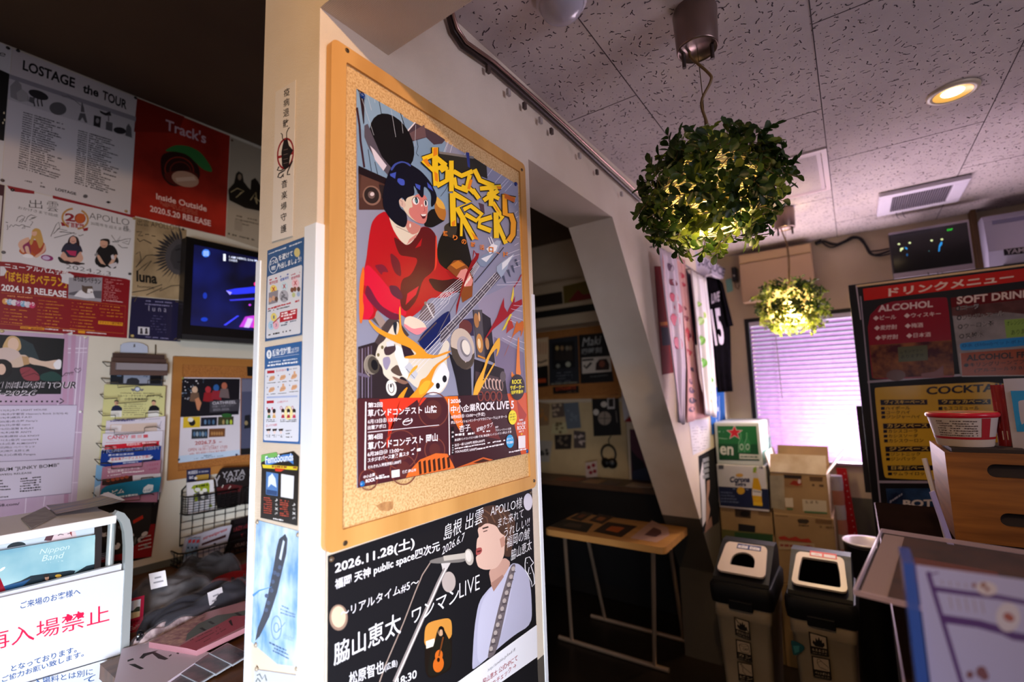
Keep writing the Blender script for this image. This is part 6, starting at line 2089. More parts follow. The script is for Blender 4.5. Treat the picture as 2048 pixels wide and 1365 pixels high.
# ------------------------------------------------------------------ merchandise table along the left wall
ZT = -0.65
WOOD = noisy('table_wood', '#4a2f1c', '#6b4528', 6, 0.4, 0.05, 6, stretch=(6, 0.5, 1))
t = thing('merchandise_table', (-1.75, 0.55, ZF), 'brown wooden merchandise table along the left wall', 'table')
b = MB()
b.prism([(XL + 0.001, 0.52, ZT - .035), (-1.63, 0.52, ZT - .035), (-1.63, 0.435, ZT - .035), (-1.16, 0.435, ZT - .035), (-1.16, 1.58, ZT - .035), (XL + 0.001, 1.58, ZT - .035)], (0, 0, 0.035), WOOD)
b.build('tabletop', t, bevel=0.004)
for x, y in ((XL + 0.08, 0.58), (XL + 0.08, 1.5), (-1.22, 0.50), (-1.22, 1.5)):
 for _ in (0,):
  MB().box(x - 0.025, x + 0.025, y - 0.025, y + 0.025, ZF, ZT - 0.035, C('#2a1c14', 0.5)).build('leg', t)
def lump(cx, cy, w, d, h, rot, m, name, label, cat, seed, parent=None, wob=0.012, z0=ZT, bag=None):
 """folded soft goods: a rounded slab with creases"""
 rn = random.Random(seed)
 ph = [rn.uniform(0, 6.28) for _ in range(6)]
 ca, sa = math.cos(rot), math.sin(rot)
 def fn(u, v, k=1.0, lift=0.0):
  x, y = (u - 0.5) * 2, (v - 0.5) * 2
  e = (max(0, 1 - abs(x) ** 5) * max(0, 1 - abs(y) ** 5)) ** 0.45
  z = h * e + wob * e * (math.sin(7 * x + ph[0] + 3 * y) * 0.5 + math.sin(5 * y + ph[1] + 2 * math.sin(4 * x + ph[2])) * 0.6 + math.sin(13 * x - 9 * y + ph[3]) * 0.25)
  X, Y = x * w / 2 * k * (1 + 0.02 * math.sin(6 * y + ph[4])), y * d / 2 * k * (1 + 0.03 * math.sin(5 * x + ph[5]))
  return Vector((cx + X * ca - Y * sa, cy + X * sa + Y * ca, z0 + 0.001 + max(0, z) * 1.0 + lift * e))
 b = MB()
 b.grid(fn, 28, 28, m)
 o = b.build(name, org=(cx, cy, z0), label=label, cat=cat, solid=0)
 if bag:
  b = MB()
  b.grid(lambda u, v: fn(u, v, 1.07, 0.006), 30, 30, bag)
  b.build('plastic_bag', o)
 return o
BAG = glassy('clear_bag', '#c9c6d2', 0.05, 0.12)
def at(x, y):
 return PZ(x, y, -0.62)
q = at(345, 1187)
lump(q.x, q.y, 0.20, 0.19, 0.075, 0.15, noisy('grey_print_cloth', '#2a2a2c', '#6a6668', 14, 0.8), 'folded_shirt', 'folded grey printed shirt in a clear bag by the white price card', 'shirt', 3, bag=BAG)
q = at(402, 1205)
lump(q.x, q.y, 0.11, 0.30, 0.05, 0.25, C('#10121f', 0.8), 'folded_shirt', 'folded navy black shirt in a clear bag on the merchandise table', 'shirt', 5, bag=BAG)
q = at(418, 1142)
lump(q.x, q.y, 0.18, 0.15, 0.075, 0.1, C('#1a191b', 0.75), 'folded_shirt', 'folded black shirt in a clear bag at the wall side of the table', 'shirt', 8, bag=BAG)
q = at(352, 1238)
lump(q.x, q.y, 0.05, 0.22, 0.02, 0.3, noisy('pink_charms', '#8a7478', '#cbb8bc', 60, 0.3), 'key_ring_bag', 'clear bag of pinkish key rings lying before the shirts', 'bag', 9, bag=BAG)
q = PZ(468, 1168, ZT)
o = lump(q.x, q.y + 0.04, 0.30, 0.26, 0.022, 0.0, C('#8e0f18', 0.85), 'folded_towel', 'red folded towel with black lettering beside the pillar', 'towel', 12)
a = artZ(ZT + 0.032)
a.k = 1
a.tx('Rocks', (462, 1172), (500, 1160), 16, '#170708', 0.04)
a.build('lettering', o)
def card(pts, z0, label, name='price_card'):
 p = [PZ(*pts[0], z0), PZ(*pts[1], z0)]
 d = (p[1] - p[0])
 hgt = 0.045
 lean = Vector((-0.012, -0.004, hgt))
 b = MB()
 b.prism([p[0], p[1], p[1] + lean, p[0] + lean], Vector((-0.001, 0, 0)), C('#d9d6dc', 0.5))
 n = d.cross(lean).normalized()
 if n.x < 0: n = -n
 for i, (u0, u1) in enumerate(((0.3, 0.7), (0.2, 0.8))):
  z = 0.6 - 0.28 * i
  c0 = [p[0] + d * u0 + lean * z, p[0] + d * u1 + lean * z, p[0] + d * u1 + lean * (z + .1), p[0] + d * u0 + lean * (z + .1)]
  b.poly([v + n * 0.0004 for v in c0], C('#8a8890', 0.6))
 b.build(name, label=label, cat='price card', group='price cards on the merchandise table')
card([(302, 1180), (335, 1172)], ZT + 0.088, 'white price card standing on the grey bagged shirt')
card([(420, 1218), (449, 1205)], ZT + 0.02, 'grey price card standing between black shirt and red towel')
# red photo card
def upright(px0, px1, z0, lean_h, base, draw, name, label, cat, n_tilt=0.0):
 p0, p1 = PZ(*px0, z0), PZ(*px1, z0)
 return p0, p1
p0 = PZ(262, 1268, ZT)
x_ = p0.x
a = artX(x_ + 0.002, rough=0.25)
a.zm(255, 1110, 5.354)
a.sheet([(-60, 500), (182, 435), (160, 815), (-60, 860)], '#a3203c')
a.pg([(-40, 520), (142, 475), (130, 660), (-40, 715)], '#c9d0d8')
a.pg([(-40, 620), (60, 600), (100, 560), (135, 555), (132, 605), (-40, 640)], '#3a4438')
a.pg([(-40, 640), (132, 605), (130, 662), (-40, 715)], '#c9b48a')
a.tx('発売中!', (20, 755), (130, 725), 38, '#3a0a14', 0.03)
for i in range(3):
 a.greek((10, 785 + 20 * i), (128 - 20 * i, 755 + 20 * i), 9, '#e0b4bc', i)
a.build('photo_card', label='red card with a small seaside photo beside the cart post', cat='card')
# book with obi band
def slab(pts, z, th, m, name=None):
 P = [PZ(x, y, z + th) for x, y in pts]
 b = MB()
 b.prism(P, (0, 0, -th), m)
 return b, P
b, P = slab([(298, 1285), (395, 1301), (500, 1252), (500, 1200), (413, 1225)], ZT + 0.012, 0.014, C('#b5808a', 0.4))
bk = b.build('photo_book', label='pink speckled photo book with a red paper band on the table', cat='book')
a = artZ(ZT + 0.0264)
a.zm(255, 1110, 5.354)
a.k = 1
a.pg([(225, 935), (560, 975), (640, 900), (820, 700), (860, 620)], noisy('speckle_print', '#8a5a68', '#c09a8e', 60, 0.4))
a.pg([(620, 930), (640, 850), (760, 740), (960, 650), (1110, 630), (1290, 590), (1290, 640), (1100, 690), (760, 850)], '#5d6462')
for x, y in ((800, 800), (890, 730), (1180, 640)):
 a.pg([(x - 35, y - 10), (x, y - 20), (x + 50, y + 10), (x + 20, y + 18)], '#1c1c20')
a.build('cover_picture', bk)
a = artZ(ZT + 0.0268)
a.zm(255, 1110, 5.354)
a.sheet([(555, 980), (650, 930), (1130, 660), (1290, 650), (1290, 740), (755, 1010), (740, 1030)], '#a8485a', 0.0003)
for i in range(3):
 a.greek((650 + 70 * i, 935 + 12 * i), (1000 - 30 * i + 60 * i, 770 + 14 * i), 12, '#5a141e', i)
a.pg([(1080, 715), (1110, 695), (1130, 760), (1112, 760)], '#2a1014')
a.build('paper_band', bk)
a = artZ(ZT + 0.012)
a.zm(255, 1110, 5.354)
a.sheet([(240, 930), (880, 1048), (-60, 1700), (-200, 1620), (-60, 1010)], '#c3b5c4', 0.01)
K = '#17151a'
a.pg([(125, 1110), (170, 1060), (330, 1025), (270, 1060), (200, 1085), (165, 1115)], K)
a.pg([(265, 1060), (300, 1045), (440, 1115), (400, 1130), (330, 1115)], K)
a.pg([(440, 1085), (470, 1065), (472, 1080), (448, 1095)], K)
a.pg([(500, 1040), (560, 1015), (540, 1050), (572, 1030), (545, 1068), (520, 1060), (540, 1040)], K)
a.pg([(10, 1175), (80, 1170), (180, 1220), (140, 1232)], K)
a.pg([(0, 1130), (60, 1110), (70, 1125), (0, 1150)], K)
a.build('record_sleeve', label='lilac record sleeve with black brush lettering at the table edge', cat='record')
# row of four small picture sleeves
CDM = noisy('misty_print', '#3a3c40', '#7a5a62', 14, 0.15, spec=0.6)
for i in range(4):
 x0, y0 = 340 + 178 * i, 1355 - 100 * i
 b, P = slab([(255 + x0 / 5.354, 1110 + y0 / 5.354), (255 + (x0 + 195) / 5.354, 1110 + (y0 - 110) / 5.354), (255 + (x0 + 440) / 5.354, 1110 + (y0 + 10) / 5.354), (255 + (x0 + 250) / 5.354, 1110 + (y0 + 125) / 5.354)], ZT + 0.002 + 0.0025 * i, 0.004, C('#a4aab4', 0.12, 0, 0.6))
 o = b.build('disc_sleeve', label=('misty picture disc sleeve nearest the cart, frontmost of the four', 'second misty picture disc sleeve from the cart', 'third misty picture disc sleeve from the cart', 'misty picture disc sleeve furthest back beside the pillar')[i], cat='disc', group='disc sleeves in a row on the table')
 c_ = sum(P, Vector()) / 4
 b = MB()
 b.poly([c_ + (p - c_) * 0.93 + Vector((0, 0, 0.0004)) for p in P], CDM)
 b.build('picture', o)
# ------------------------------------------------------------------ leaflet cart with the re-entry sign
SX = -1.66
def S(px, py, d=SX):
 return PX(px, py, d)
CH = C('#a9b0b0', 0.35, 0.45)
ct = thing('leaflet_cart', (SX - 0.12, 0.3, ZF), 'white and chrome leaflet cart carrying the red lettered sign', 'leaflet cart')
o1 = S(254, 1085)
yo, zo = S(256, 1200).y, S(245, 1030).z
def bar(path, w, t, name):
 """flat bar along a path in the cart's end plane"""
 b = MB()
 n = len(path)
 vs = []
 for i, p in enumerate(path):
  a_, c_ = Vector(path[max(i - 1, 0)]), Vector(path[min(i + 1, n - 1)])
  tg = (c_ - a_).normalized()
  nn = Vector((1, 0, 0)).cross(tg).normalized()
  p = Vector(p)
  vs += [p + Vector((t, 0, 0)) + nn * w / 2, p + Vector((t, 0, 0)) - nn * w / 2, p - Vector((t, 0, 0)) - nn * w / 2, p - Vector((t, 0, 0)) + nn * w / 2]
 fs = []
 for i in range(n - 1):
  for k in range(4):
   fs.append((4 * i + k, 4 * i + (k + 1) % 4, 4 * i + 4 + (k + 1) % 4, 4 * i + 4 + k))
 fs += [(0, 1, 2, 3), (4 * n - 4, 4 * n - 3, 4 * n - 2, 4 * n - 1)]
 b.add(vs, fs, CH, False)
 return b.build(name, ct)
top = [S(x, y) for x, y in ((228, 1028), (240, 1032), (249, 1043), (254, 1062), (256, 1090), (255, 1140), (250, 1240), (245, 1365))]
yb = top[-1].y
path = top + [Vector((SX, yb, ZF + 0.05))]
bar(path, 0.018, 0.011, 'chrome_end_frame')
bar([p + Vector((-0.27, 0, 0)) for p in path], 0.018, 0.011, 'chrome_end_frame')
b = MB()
q = S(219, 1050, SX - 0.05)
b.tube([Vector((SX - 0.03, q.y, zo + 0.005)), Vector((SX - 0.03, q.y, ZF + 0.05))], 0.009, CH, 12)
b.build('post', ct)
ysh0 = -0.35
sh = PX(238, 1030, SX + 0.012)
for (z, nm) in ((sh.z, 'shelf'), (-0.80, 'shelf'), (-1.25, 'shelf')):
 b = MB()
 b.box(SX - 0.27, SX + 0.012, ysh0, sh.y - 0.004, z - 0.022, z, C('#e3e1e0', 0.4))
 b.build(nm, ct, bevel=0.003)
b = MB()
b.box(SX - 0.02, SX - 0.006, ysh0, top[5].y - 0.012, -0.79, S(100, 1165).z, C('#c9ccd4', 0.4))
b.build('sign_rail', ct)
for z in (ZF + 0.0,):
 for x in (SX, SX - 0.27):
  for y in (ysh0 + 0.03, yb):
   MB().lathe([(0.02, -0.012), (0.025, -0.006), (0.025, 0.006), (0.02, 0.012)], (x, y, ZF + 0.026), C('#141416', 0.4), 16, (1, 0, 0)).build('caster', ct)
for px, py in ((262, 1277), (259, 1361)):
 q = S(px, py, SX + 0.006)
 MB().lathe([(0.012, 0), (0.014, 0.006), (0.011, 0.014), (0, 0.017)], q + Vector((0, 0.012, 0)), C('#101116', 0.2, 0, 0.6), 16, (0.3, 1, 0)).build('knob', ct)
# flyer curling over the cart top
zt = sh.z + 0.001
b = MB()
def fl(u, v):
 c0 = [PZ(92, 1016, zt), PZ(215, 1003, zt), PZ(249, 1021, zt), PZ(112, 1034, zt)]
 p = (c0[0] * (1 - u) + c0[1] * u) * (1 - v) + (c0[3] * (1 - u) + c0[2] * u) * v
 return p + Vector((0, 0, 0.007 + 0.02 * u ** 3 + 0.006 * math.sin(u * 3.14) * v))
b.grid(fl, 14, 6, noisy('canyon_print', '#3a3038', '#a8803a', 9, 0.35, 0, 5, stretch=(6, 1, 1), lo=0.4, hi=0.7))
b.grid(lambda u, v: fl(u, -0.0 + v) + Vector((0, 0, -0.0008)), 14, 6, C('#d9d4d8', 0.5))
b.quad(fl(0.86, 0) + Vector((0, 0, 0.001)), fl(1, 0) + Vector((0, 0, 0.001)), fl(1, 1) + Vector((0, 0, 0.001)), fl(0.96, 1) + Vector((0, 0, 0.001)), C('#dcd8de', 0.5))
b.build('flyer', label='curled flyer with a golden landscape lying on the cart top', cat='flyer')
b = MB()
b.prism([PZ(42, 1039, zt), PZ(90, 1016, zt), PZ(112, 1034, zt), PZ(62, 1059, zt)], (0, 0, 0.003), noisy('grey_card', '#8d8a8c', '#a3a0a2', 40, 0.6))
b.build('grey_card', label='plain grey card lying on the cart top beside the curled flyer', cat='card')
# framed blue poster inside the cart
a = artX(SX - 0.035, rough=0.12, spec=0.6)
a.zm(0, 1000, 6.825)
SEA = noisy('sea_print', '#6fa3b4', '#a9ccce', 6, 0.15, spec=0.6)
a.sheet([(-400, 760), (0, 700), (1300, 480), (1285, 960), (0, 1320), (-420, 1420)], SEA, 0.002)
a.tx('Nippon', (540, 770), (950, 695), 90, '#cfe2e2', -0.01, 0.3)
a.tx('Band', (570, 845), (880, 790), 78, '#cfe2e2', -0.01, 0.3)
a.greek((540, 885), (860, 840), 10, '#cfe2e2', 3, 0.4)
a.pg([(60, 1180), (280, 1110), (420, 1040), (620, 1010), (800, 990), (960, 965), (1030, 970), (1010, 1010), (1180, 905), (1290, 880), (1285, 960), (0, 1320), (-100, 1300)], '#1f2c34')
a.pg([(-200, 1250), (60, 1180), (300, 1120), (420, 1080), (300, 1190), (100, 1300), (0, 1320)], '#22507e')
for x, c, h in ((640, '#3a2a24', '#2a2422'), (800, '#2a2434', '#c9a23a')):
 a.pg([(x - 80, 1150), (x - 50, 1090), (x + 50, 1080), (x + 95, 1110), (x + 60, 1130)], '#14161c')
 a.el(x, 1070, 28, 34, '#b08a72')
 a.el(x - 5, 1040, 44, 20, h, -6)
a.pg([(-60, 1000), (0, 1065), (100, 1290), (-60, 1330)], '#8a1026')
a.el(30, 950, 50, 16, '#e8f2f8', -35)
a.build('poster', label='glossy pale blue band poster showing above the sign in the cart', cat='poster')
a = artX(SX - 0.05, rough=0.3)
a.zm(0, 1000, 6.825)
a.sheet([(-300, 560), (1290, 340), (1285, 470), (-300, 760)], '#c9d2d8', 0.001)
a.pg([(640, 510), (740, 440), (960, 405), (1030, 440), (1050, 510), (640, 580)], '#dcc4c4')
a.pg([(600, 560), (650, 460), (760, 435), (700, 560)], '#5a3a40')
a.ln([(790, 490), (825, 472), (870, 480)], 9, '#2a2024')
a.ln([(920, 468), (950, 460), (970, 470)], 9, '#2a2024')
a.pg([(940, 405), (975, 400), (985, 510), (960, 470)], '#8a3a3a')
a.el(225, 640, 130, 60, '#2c3438', -10, a0=180, a1=360)
a.build('poster', label='pale poster with a smiling face peeping above the blue band poster', cat='poster')
# the white signs
def sign(pts, d, label):
 a = artX(d, rough=0.3, spec=0.4)
 a.sheet(pts, '#cfd3dc', 0.0015)
 return a
BL, RD = '#1d4f8e', '#d81848'
a = sign([(-64, 1211), (252.5, 1140), (243.5, 1309), (-70, 1400)], SX + 0.004, '')
a.tx('ご来場のお客様へ', (41, 1219), (161, 1190), 14, BL, 0.02)
a.zm(0, 1005, 3.793)
a.tx('再入場禁止', (-105, 1140), (830, 905), 135, RD, 0.0)
a.tx('となっております。', (85, 1288), (582, 1138), 46, BL, 0.02)
a.tx('ご協力お願い致します。', (15, 1370), (636, 1170), 44, BL, 0.03)
a.pg([(490, 880), (520, 850), (555, 870), (540, 900), (505, 905)], RD)
a.pg([(575, 860), (600, 835), (640, 845), (625, 875), (590, 885)], RD)
a.build('sign', label='white sign with large red no re-entry lettering on the cart', cat='sign')
a = sign([(-70, 1405), (243, 1311), (238, 1480), (-75, 1580)], SX + 0.0025, '')
a.zm(0, 1005, 3.793)
a.tx('入場料とは別に', (255, 1395), (705, 1310), 50, BL, 0.02)
a.tx('として', (430, 1470), (725, 1350), 46, BL, 0.02)
a.build('sign', label='white sign with blue lettering below the red lettered sign', cat='sign')
# ------------------------------------------------------------------ dark merchandise room seen through the opening
YW = YB - 0.0015
b = MB()
DK = C('#191310', 0.45)
ctr = thing('wall_counter', (-1.6, 3.33, ZF), 'dark wall counter along the rear wall of the merchandise room', 'counter')
b.box(XL + 0.001, -0.893, 3.19, YB - 0.001, -0.69, -0.655, noisy('counter_wood', '#4a3324', '#5f4430', 5, 0.4))
b.build('worktop', ctr)
b = MB()
b.box(XL + 0.001, -0.893, 3.26, YB - 0.001, ZF, -0.69, DK)
b.box(XL + 0.001, -0.893, 3.24, 3.26, ZF + 0.1, -1.08, C('#120f10', 0.5))
b.build('base', ctr)
# leaflets lying on the counter
for i, (x0, x1, c, l) in enumerate(((1100, 1150, '#8a4a38', 'reddish leaflet'), (1160, 1195, '#a8825a', 'tan leaflet'), (1200, 1232, '#6a5a58', 'grey leaflet'), (1252, 1305, '#b09a88', 'pale leaflet'))):
 p = [PZ(x0, 962 + 0.06 * (x0 - 1090), -0.654), PZ(x1, 962 + 0.06 * (x1 - 1090), -0.654)]
 b = MB()
 b.box(p[0].x, p[1].x, 3.22, 3.36, -0.6545, -0.652, C(c, 0.5))
 b.build('leaflet', label=l + ' lying on the rear wall counter, ' + ('leftmost in the opening', 'second from the pillar', 'third from the pillar', 'rightmost by the brace')[i], cat='leaflet', group='leaflets on the rear counter')
# upper cork strip with posters
p0, p1 = PY(1150, 657, YW), PY(1240, 790, YW)
rb2 = thing('cork_board', (p0.x, YB, p1.z), 'brown cork board with three dark posters behind the opening', 'notice board')
b = MB()
b.box(-2.3, p1.x, YB - 0.012, YB - 0.001, p1.z, p0.z, RC)
b.build('cork_panel', rb2)
b = MB()
b.box(p1.x, p1.x + 0.03, YB - 0.018, YB - 0.001, p1.z - 0.02, p0.z - 0.01, BWD)
b.box(-2.3, p1.x, YB - 0.018, YB - 0.001, p1.z - 0.025, p1.z, BWD)
b.build('frame', rb2)
YK = YB - 0.0135
def bp(pts, c, label, draw=None, name='poster', y=YK, cat='poster'):
 a = artY(y, rough=0.35)
 a.zm(1055, 640, 3.793)
 a.sheet(pts, c)
 if draw: draw(a)
 return a.build(name, label=label, cat=cat)
def d1(a):
 a.pg([(60, 360), (155, 345), (160, 505), (60, 515)], '#14110f')
 a.ln([(70, 320), (100, 325), (150, 305)], 10, '#2a1c14')
 a.pg([(75, 450), (140, 445), (142, 475), (78, 480)], '#a8401c')
 for i in range(4):
  a.ln([(80 + 20 * i, 170), (78 + 20 * i, 260)], 5, '#a85a3a')
bp([(40, 150), (157, 132), (162, 500), (40, 515)], '#c9ab88', 'orange and black poster at the pillar side of the rear cork board', d1)
def d2(a):
 a.pg([(185, 180), (355, 160), (360, 360), (190, 375)], '#141416')
 for x, c in ((225, '#a8905a'), (262, '#8a6a4a'), (300, '#7a7060'), (325, '#6a5a48')):
  a.el(x, 215, 13, 18, c)
  a.pg([(x - 20, 310), (x - 14, 235), (x + 14, 235), (x + 20, 310)], '#2a2420')
 a.el(232, 350, 16, 16, '#7a7a72')
 a.el(308, 338, 20, 20, '#9a9a88')
 for i in range(4):
  a.greek((210, 410 + 22 * i), (340, 400 + 22 * i), 8, '#6a6a72', i, 0.7)
 a.greek((180, 492), (380, 478), 8, '#9a9480', 9, 0.9)
bp([(160, 148), (382, 118), (395, 485), (165, 500)], '#23262c', 'dark band poster in the middle of the rear cork board', d2)
def d3(a):
 a.tx('Maki', (415, 205), (558, 185), 66, '#a8a8a8', 0.0, 0.2)
 a.tx('四時刻', (412, 265), (562, 250), 46, '#8a8a8a', 0.05)
 a.pg([(412, 290), (628, 275), (637, 392), (415, 410)], '#c0b4a8')
 a.pg([(415, 300), (500, 293), (502, 308), (416, 315)], '#1c1816')
 a.ln([(428, 345), (445, 368), (485, 325)], 16, '#1c1816')
 a.pg([(515, 385), (520, 330), (545, 300), (600, 295), (622, 340), (620, 380)], '#2a1814')
 a.el(565, 335, 22, 26, '#7a4030')
 a.greek((450, 440), (610, 425), 10, '#5a5a5a', 2, 0.8)
bp([(388, 115), (600, 95), (655, 470), (402, 485)], '#101012', 'black poster with a white tick panel at the right of the rear cork board', d3)
bp([(192, 512), (388, 500), (390, 555), (196, 565)], '#17110f', 'small black sign with orange letters under the dark band poster', lambda a: (a.tx('DYNAMITE', (215, 540), (368, 526), 26, '#a8401e', 0.04), a.greek((300, 552), (368, 547), 6, '#8a6a5a', 3)), 'sign', YB - 0.020, 'sign')
# pale panel below with small goods
YP2 = YB - 0.012
p0, p1 = PY(1060, 800, YP2), PY(1258, 962, YP2)
b = MB()
b.box(-2.3, p1.x, YP2, YB - 0.001, -0.654, p0.z - 0.03, noisy('pale_board', '#a8906a', '#b59c74', 6, 0.6))
b.build('display_panel', label='pale display panel above the rear counter hung with small goods', cat='panel')
def d4(a):
 a.el(585, 748, 50, 52, '#8a7a6c')
 a.ln([(540, 748), (632, 748)], 5, '#2a2420')
 a.ln([(585, 700), (585, 798)], 5, '#2a2420')
 a.el(580, 642, 24, 22, '#c0b4a8')
 a.el(520, 702, 22, 24, '#c0b4a8')
 a.pg([(605, 590), (660, 585), (662, 675), (607, 678)], '#b0a8a4')
 a.pg([(614, 602), (652, 598), (653, 660), (616, 662)], '#1c1816')
 a.ln([(670, 690), (680, 780)], 4, '#8a8078')
bp([(487, 580), (690, 565), (712, 875), (502, 885)], '#0d0c0e', 'black square sleeve with a pale disc above the headphones', d4, 'record_sleeve', YP2 - 0.002, 'record')
for i, (pts, c, c2, l) in enumerate(((([(60, 620), (170, 640), (160, 800), (60, 810)]), '#8a6a4a', '#a8703a', 'amber bag hanging beside the pillar'), ([(180, 640), (275, 630), (280, 735), (190, 745)], '#5a4a40', '#a89078', 'brown pouch hanging next to the grey sleeve'), ([(270, 635), (385, 625), (405, 820), (300, 830)], '#5a6068', '#6a7078', 'grey blue sleeve hanging on the pale panel'), ([(190, 790), (290, 780), (300, 860), (180, 866)], '#b0a278', '#6a5a3a', 'cream card of pin badges on the pale panel'), ([(205, 875), (335, 870), (330, 980), (210, 985)], '#2a2320', '#6a5a4a', 'dark pouch hanging under the badge card'), ([(350, 840), (438, 850), (440, 975), (352, 975)], '#4a3e3c', '#b09c90', 'mottled card hanging right of the dark pouch'), ([(80, 915), (190, 920), (165, 1080), (80, 1075)], '#9a9084', '#2a2420', 'white leaflet with black drawing leaning at the pillar side'))):
 a = artY(YP2 - 0.004, rough=0.3)
 a.zm(1055, 640, 3.793)
 a.sheet(pts, c, 0.003)
 cx_, cy_ = sum(p[0] for p in pts) / 4, sum(p[1] for p in pts) / 4
 r_ = random.Random(i)
 for k in range(7):
  a.el(cx_ + r_.uniform(-34, 34), cy_ + r_.uniform(-40, 40), r_.uniform(6, 16), r_.uniform(6, 14), c2)
 a.build('small_goods', label=l, cat='goods', group='small goods on the pale panel')
p = PZ(1182, 956, -0.653)
a = artY(3.40, rough=0.4)
a.zm(1055, 640, 3.793)
a.sheet([(440, 1085), (525, 1072), (530, 1192), (442, 1200)], '#b09a90', 0.004)
for x, y in ((465, 1120), (500, 1105), (480, 1160), (510, 1150)):
 a.el(x, y, 14, 15, '#7a1c24')
a.build('card', label='white card with red flowers standing below the badge goods', cat='card')
# headphones
hc = PY(1217, 908, 3.43)
hp = thing('headphones', hc, 'black headphones hanging under the black sleeve', 'headphones')
R_ = 0.058
b = MB()
b.tube([hc + Vector((R_ * math.cos(t_), 0.0, R_ * 1.1 * math.sin(t_))) for t_ in [math.radians(-35 + 250 * i / 20) for i in range(21)]], 0.008, C('#0b0b0c', 0.4), 8)
b.build('headband', hp)
for s_ in (-1, 1):
 c_ = hc + Vector((s_ * 0.028, -0.005, -0.07))
 MB().lathe([(0.02, -0.018), (0.036, -0.012), (0.038, 0.008), (0.026, 0.016), (0, 0.018)], c_, C('#0b0b0c', 0.35), 20, (s_ * 0.4, -0.9, 0)).build('earcup', hp)
MB().tube([hc + Vector((0.0, 0.02, R_ * 1.1)), hc + Vector((0, 0.015, R_ * 1.1 + 0.04)), PY(1222, 872, 3.452)], 0.004, C('#0b0b0c', 0.4), 6).build('hook', hp)
# pieces right of the panel, partly hidden by the brace
bp([(715, 520), (740, 560), (775, 690), (775, 720), (735, 770), (718, 640)], '#b9b4ba', 'white cloth with red corner hanging behind the brace', lambda a: a.pg([(735, 772), (790, 720), (795, 775), (745, 775)], '#8a1c24'), 'cloth', YB - 0.03, 'cloth')
bp([(775, 830), (900, 840), (990, 1230), (790, 1235)], '#4a2434', 'maroon poster with a dark figure behind the brace', lambda a: (a.pg([(780, 980), (830, 1040), (880, 1080), (900, 1140), (800, 1160)], '#15101a'), a.pg([(795, 1150), (900, 1120), (960, 1170), (950, 1235), (790, 1235)], '#23273a')), 'poster', YB - 0.008, 'poster')
# wall unit high on the rear wall
YA = 3.27
q0, q1 = PY(1120, 562, YA), PY(1150, 648, YA)
ac = thing('wall_air_conditioner', (-1.8, YB, q1.z), 'beige wall unit with a black slot high behind the opening', 'air conditioner')
b = MB()
b.box(-2.28, -1.15, YA, YB - 0.001, q1.z, q0.z, C('#a8967e', 0.5))
b.build('body', ac, bevel=0.012)
s0, s1 = PY(1130, 630, YA), PY(1130, 616, YA)
b = MB()
b.box(-2.2, -1.22, YA - 0.003, YA + 0.004, s0.z, s1.z, C('#060606', 0.5))
b.build('outlet_slot', ac)
a = artY(YA - 0.002)
a.sheet([(1069, 592), (1124, 583), (1126, 608), (1071, 616)], '#1f1712')
a.build('poster', label='small dark strip poster on the beige wall unit', cat='poster')
a = artY(YA - 0.002)
a.sheet([(1126, 573), (1190, 558), (1190, 597), (1128, 608)], '#5a4a18')
a.pg([(1136, 604), (1156, 580), (1166, 590), (1190, 585), (1190, 597)], '#6a1c1c')
a.build('poster', label='yellow and red strip poster on the beige wall unit', cat='poster')
# folding table
TZ = -0.71
ft = thing('folding_table', (-1.15, 2.56, ZF), 'folding wooden table on chrome legs standing inside the opening', 'table')
b = MB()
x0, x1, y0, y1, r = -1.405, -0.765, 2.215, 2.60, 0.03
pts = []
for cx_, cy_, a0 in ((x1 - r, y1 - r, 0), (x0 + r, y1 - r, 90), (x0 + r, y0 + r, 180), (x1 - r, y0 + r, 270)):
 for i in range(6):
  t_ = math.radians(a0 + 18 * i)
  pts.append((cx_ + r * math.cos(t_), cy_ + r * math.sin(t_), TZ))
b.prism(pts, (0, 0, -0.03), noisy('pale_wood', '#a8763e', '#bd8a4e', 7, 0.4, 0, 4, stretch=(0.3, 4, 1)))
b.build('tabletop', ft, bevel=0.004)
LG = C('#b59a84', 0.3, 0.7)
for x, xt in ((-1.475, -1.33), (-0.985, -0.85)):
 MB().tube([(xt, 2.30, TZ - 0.03), (x, 2.585, ZF + 0.02)], 0.011, LG, 10).build('leg', ft)
 MB().tube([(xt, 2.53, TZ - 0.03), (x + 0.05, 2.93, ZF + 0.02)], 0.011, LG, 10).build('leg', ft)
MB().tube([(-1.56, 2.585, ZF + 0.013), (-0.91, 2.585, ZF + 0.013)], 0.013, LG, 10).build('foot_bar', ft)
MB().tube([(-1.52, 2.93, ZF + 0.013), (-0.9, 2.93, ZF + 0.013)], 0.013, LG, 10).build('foot_bar', ft)
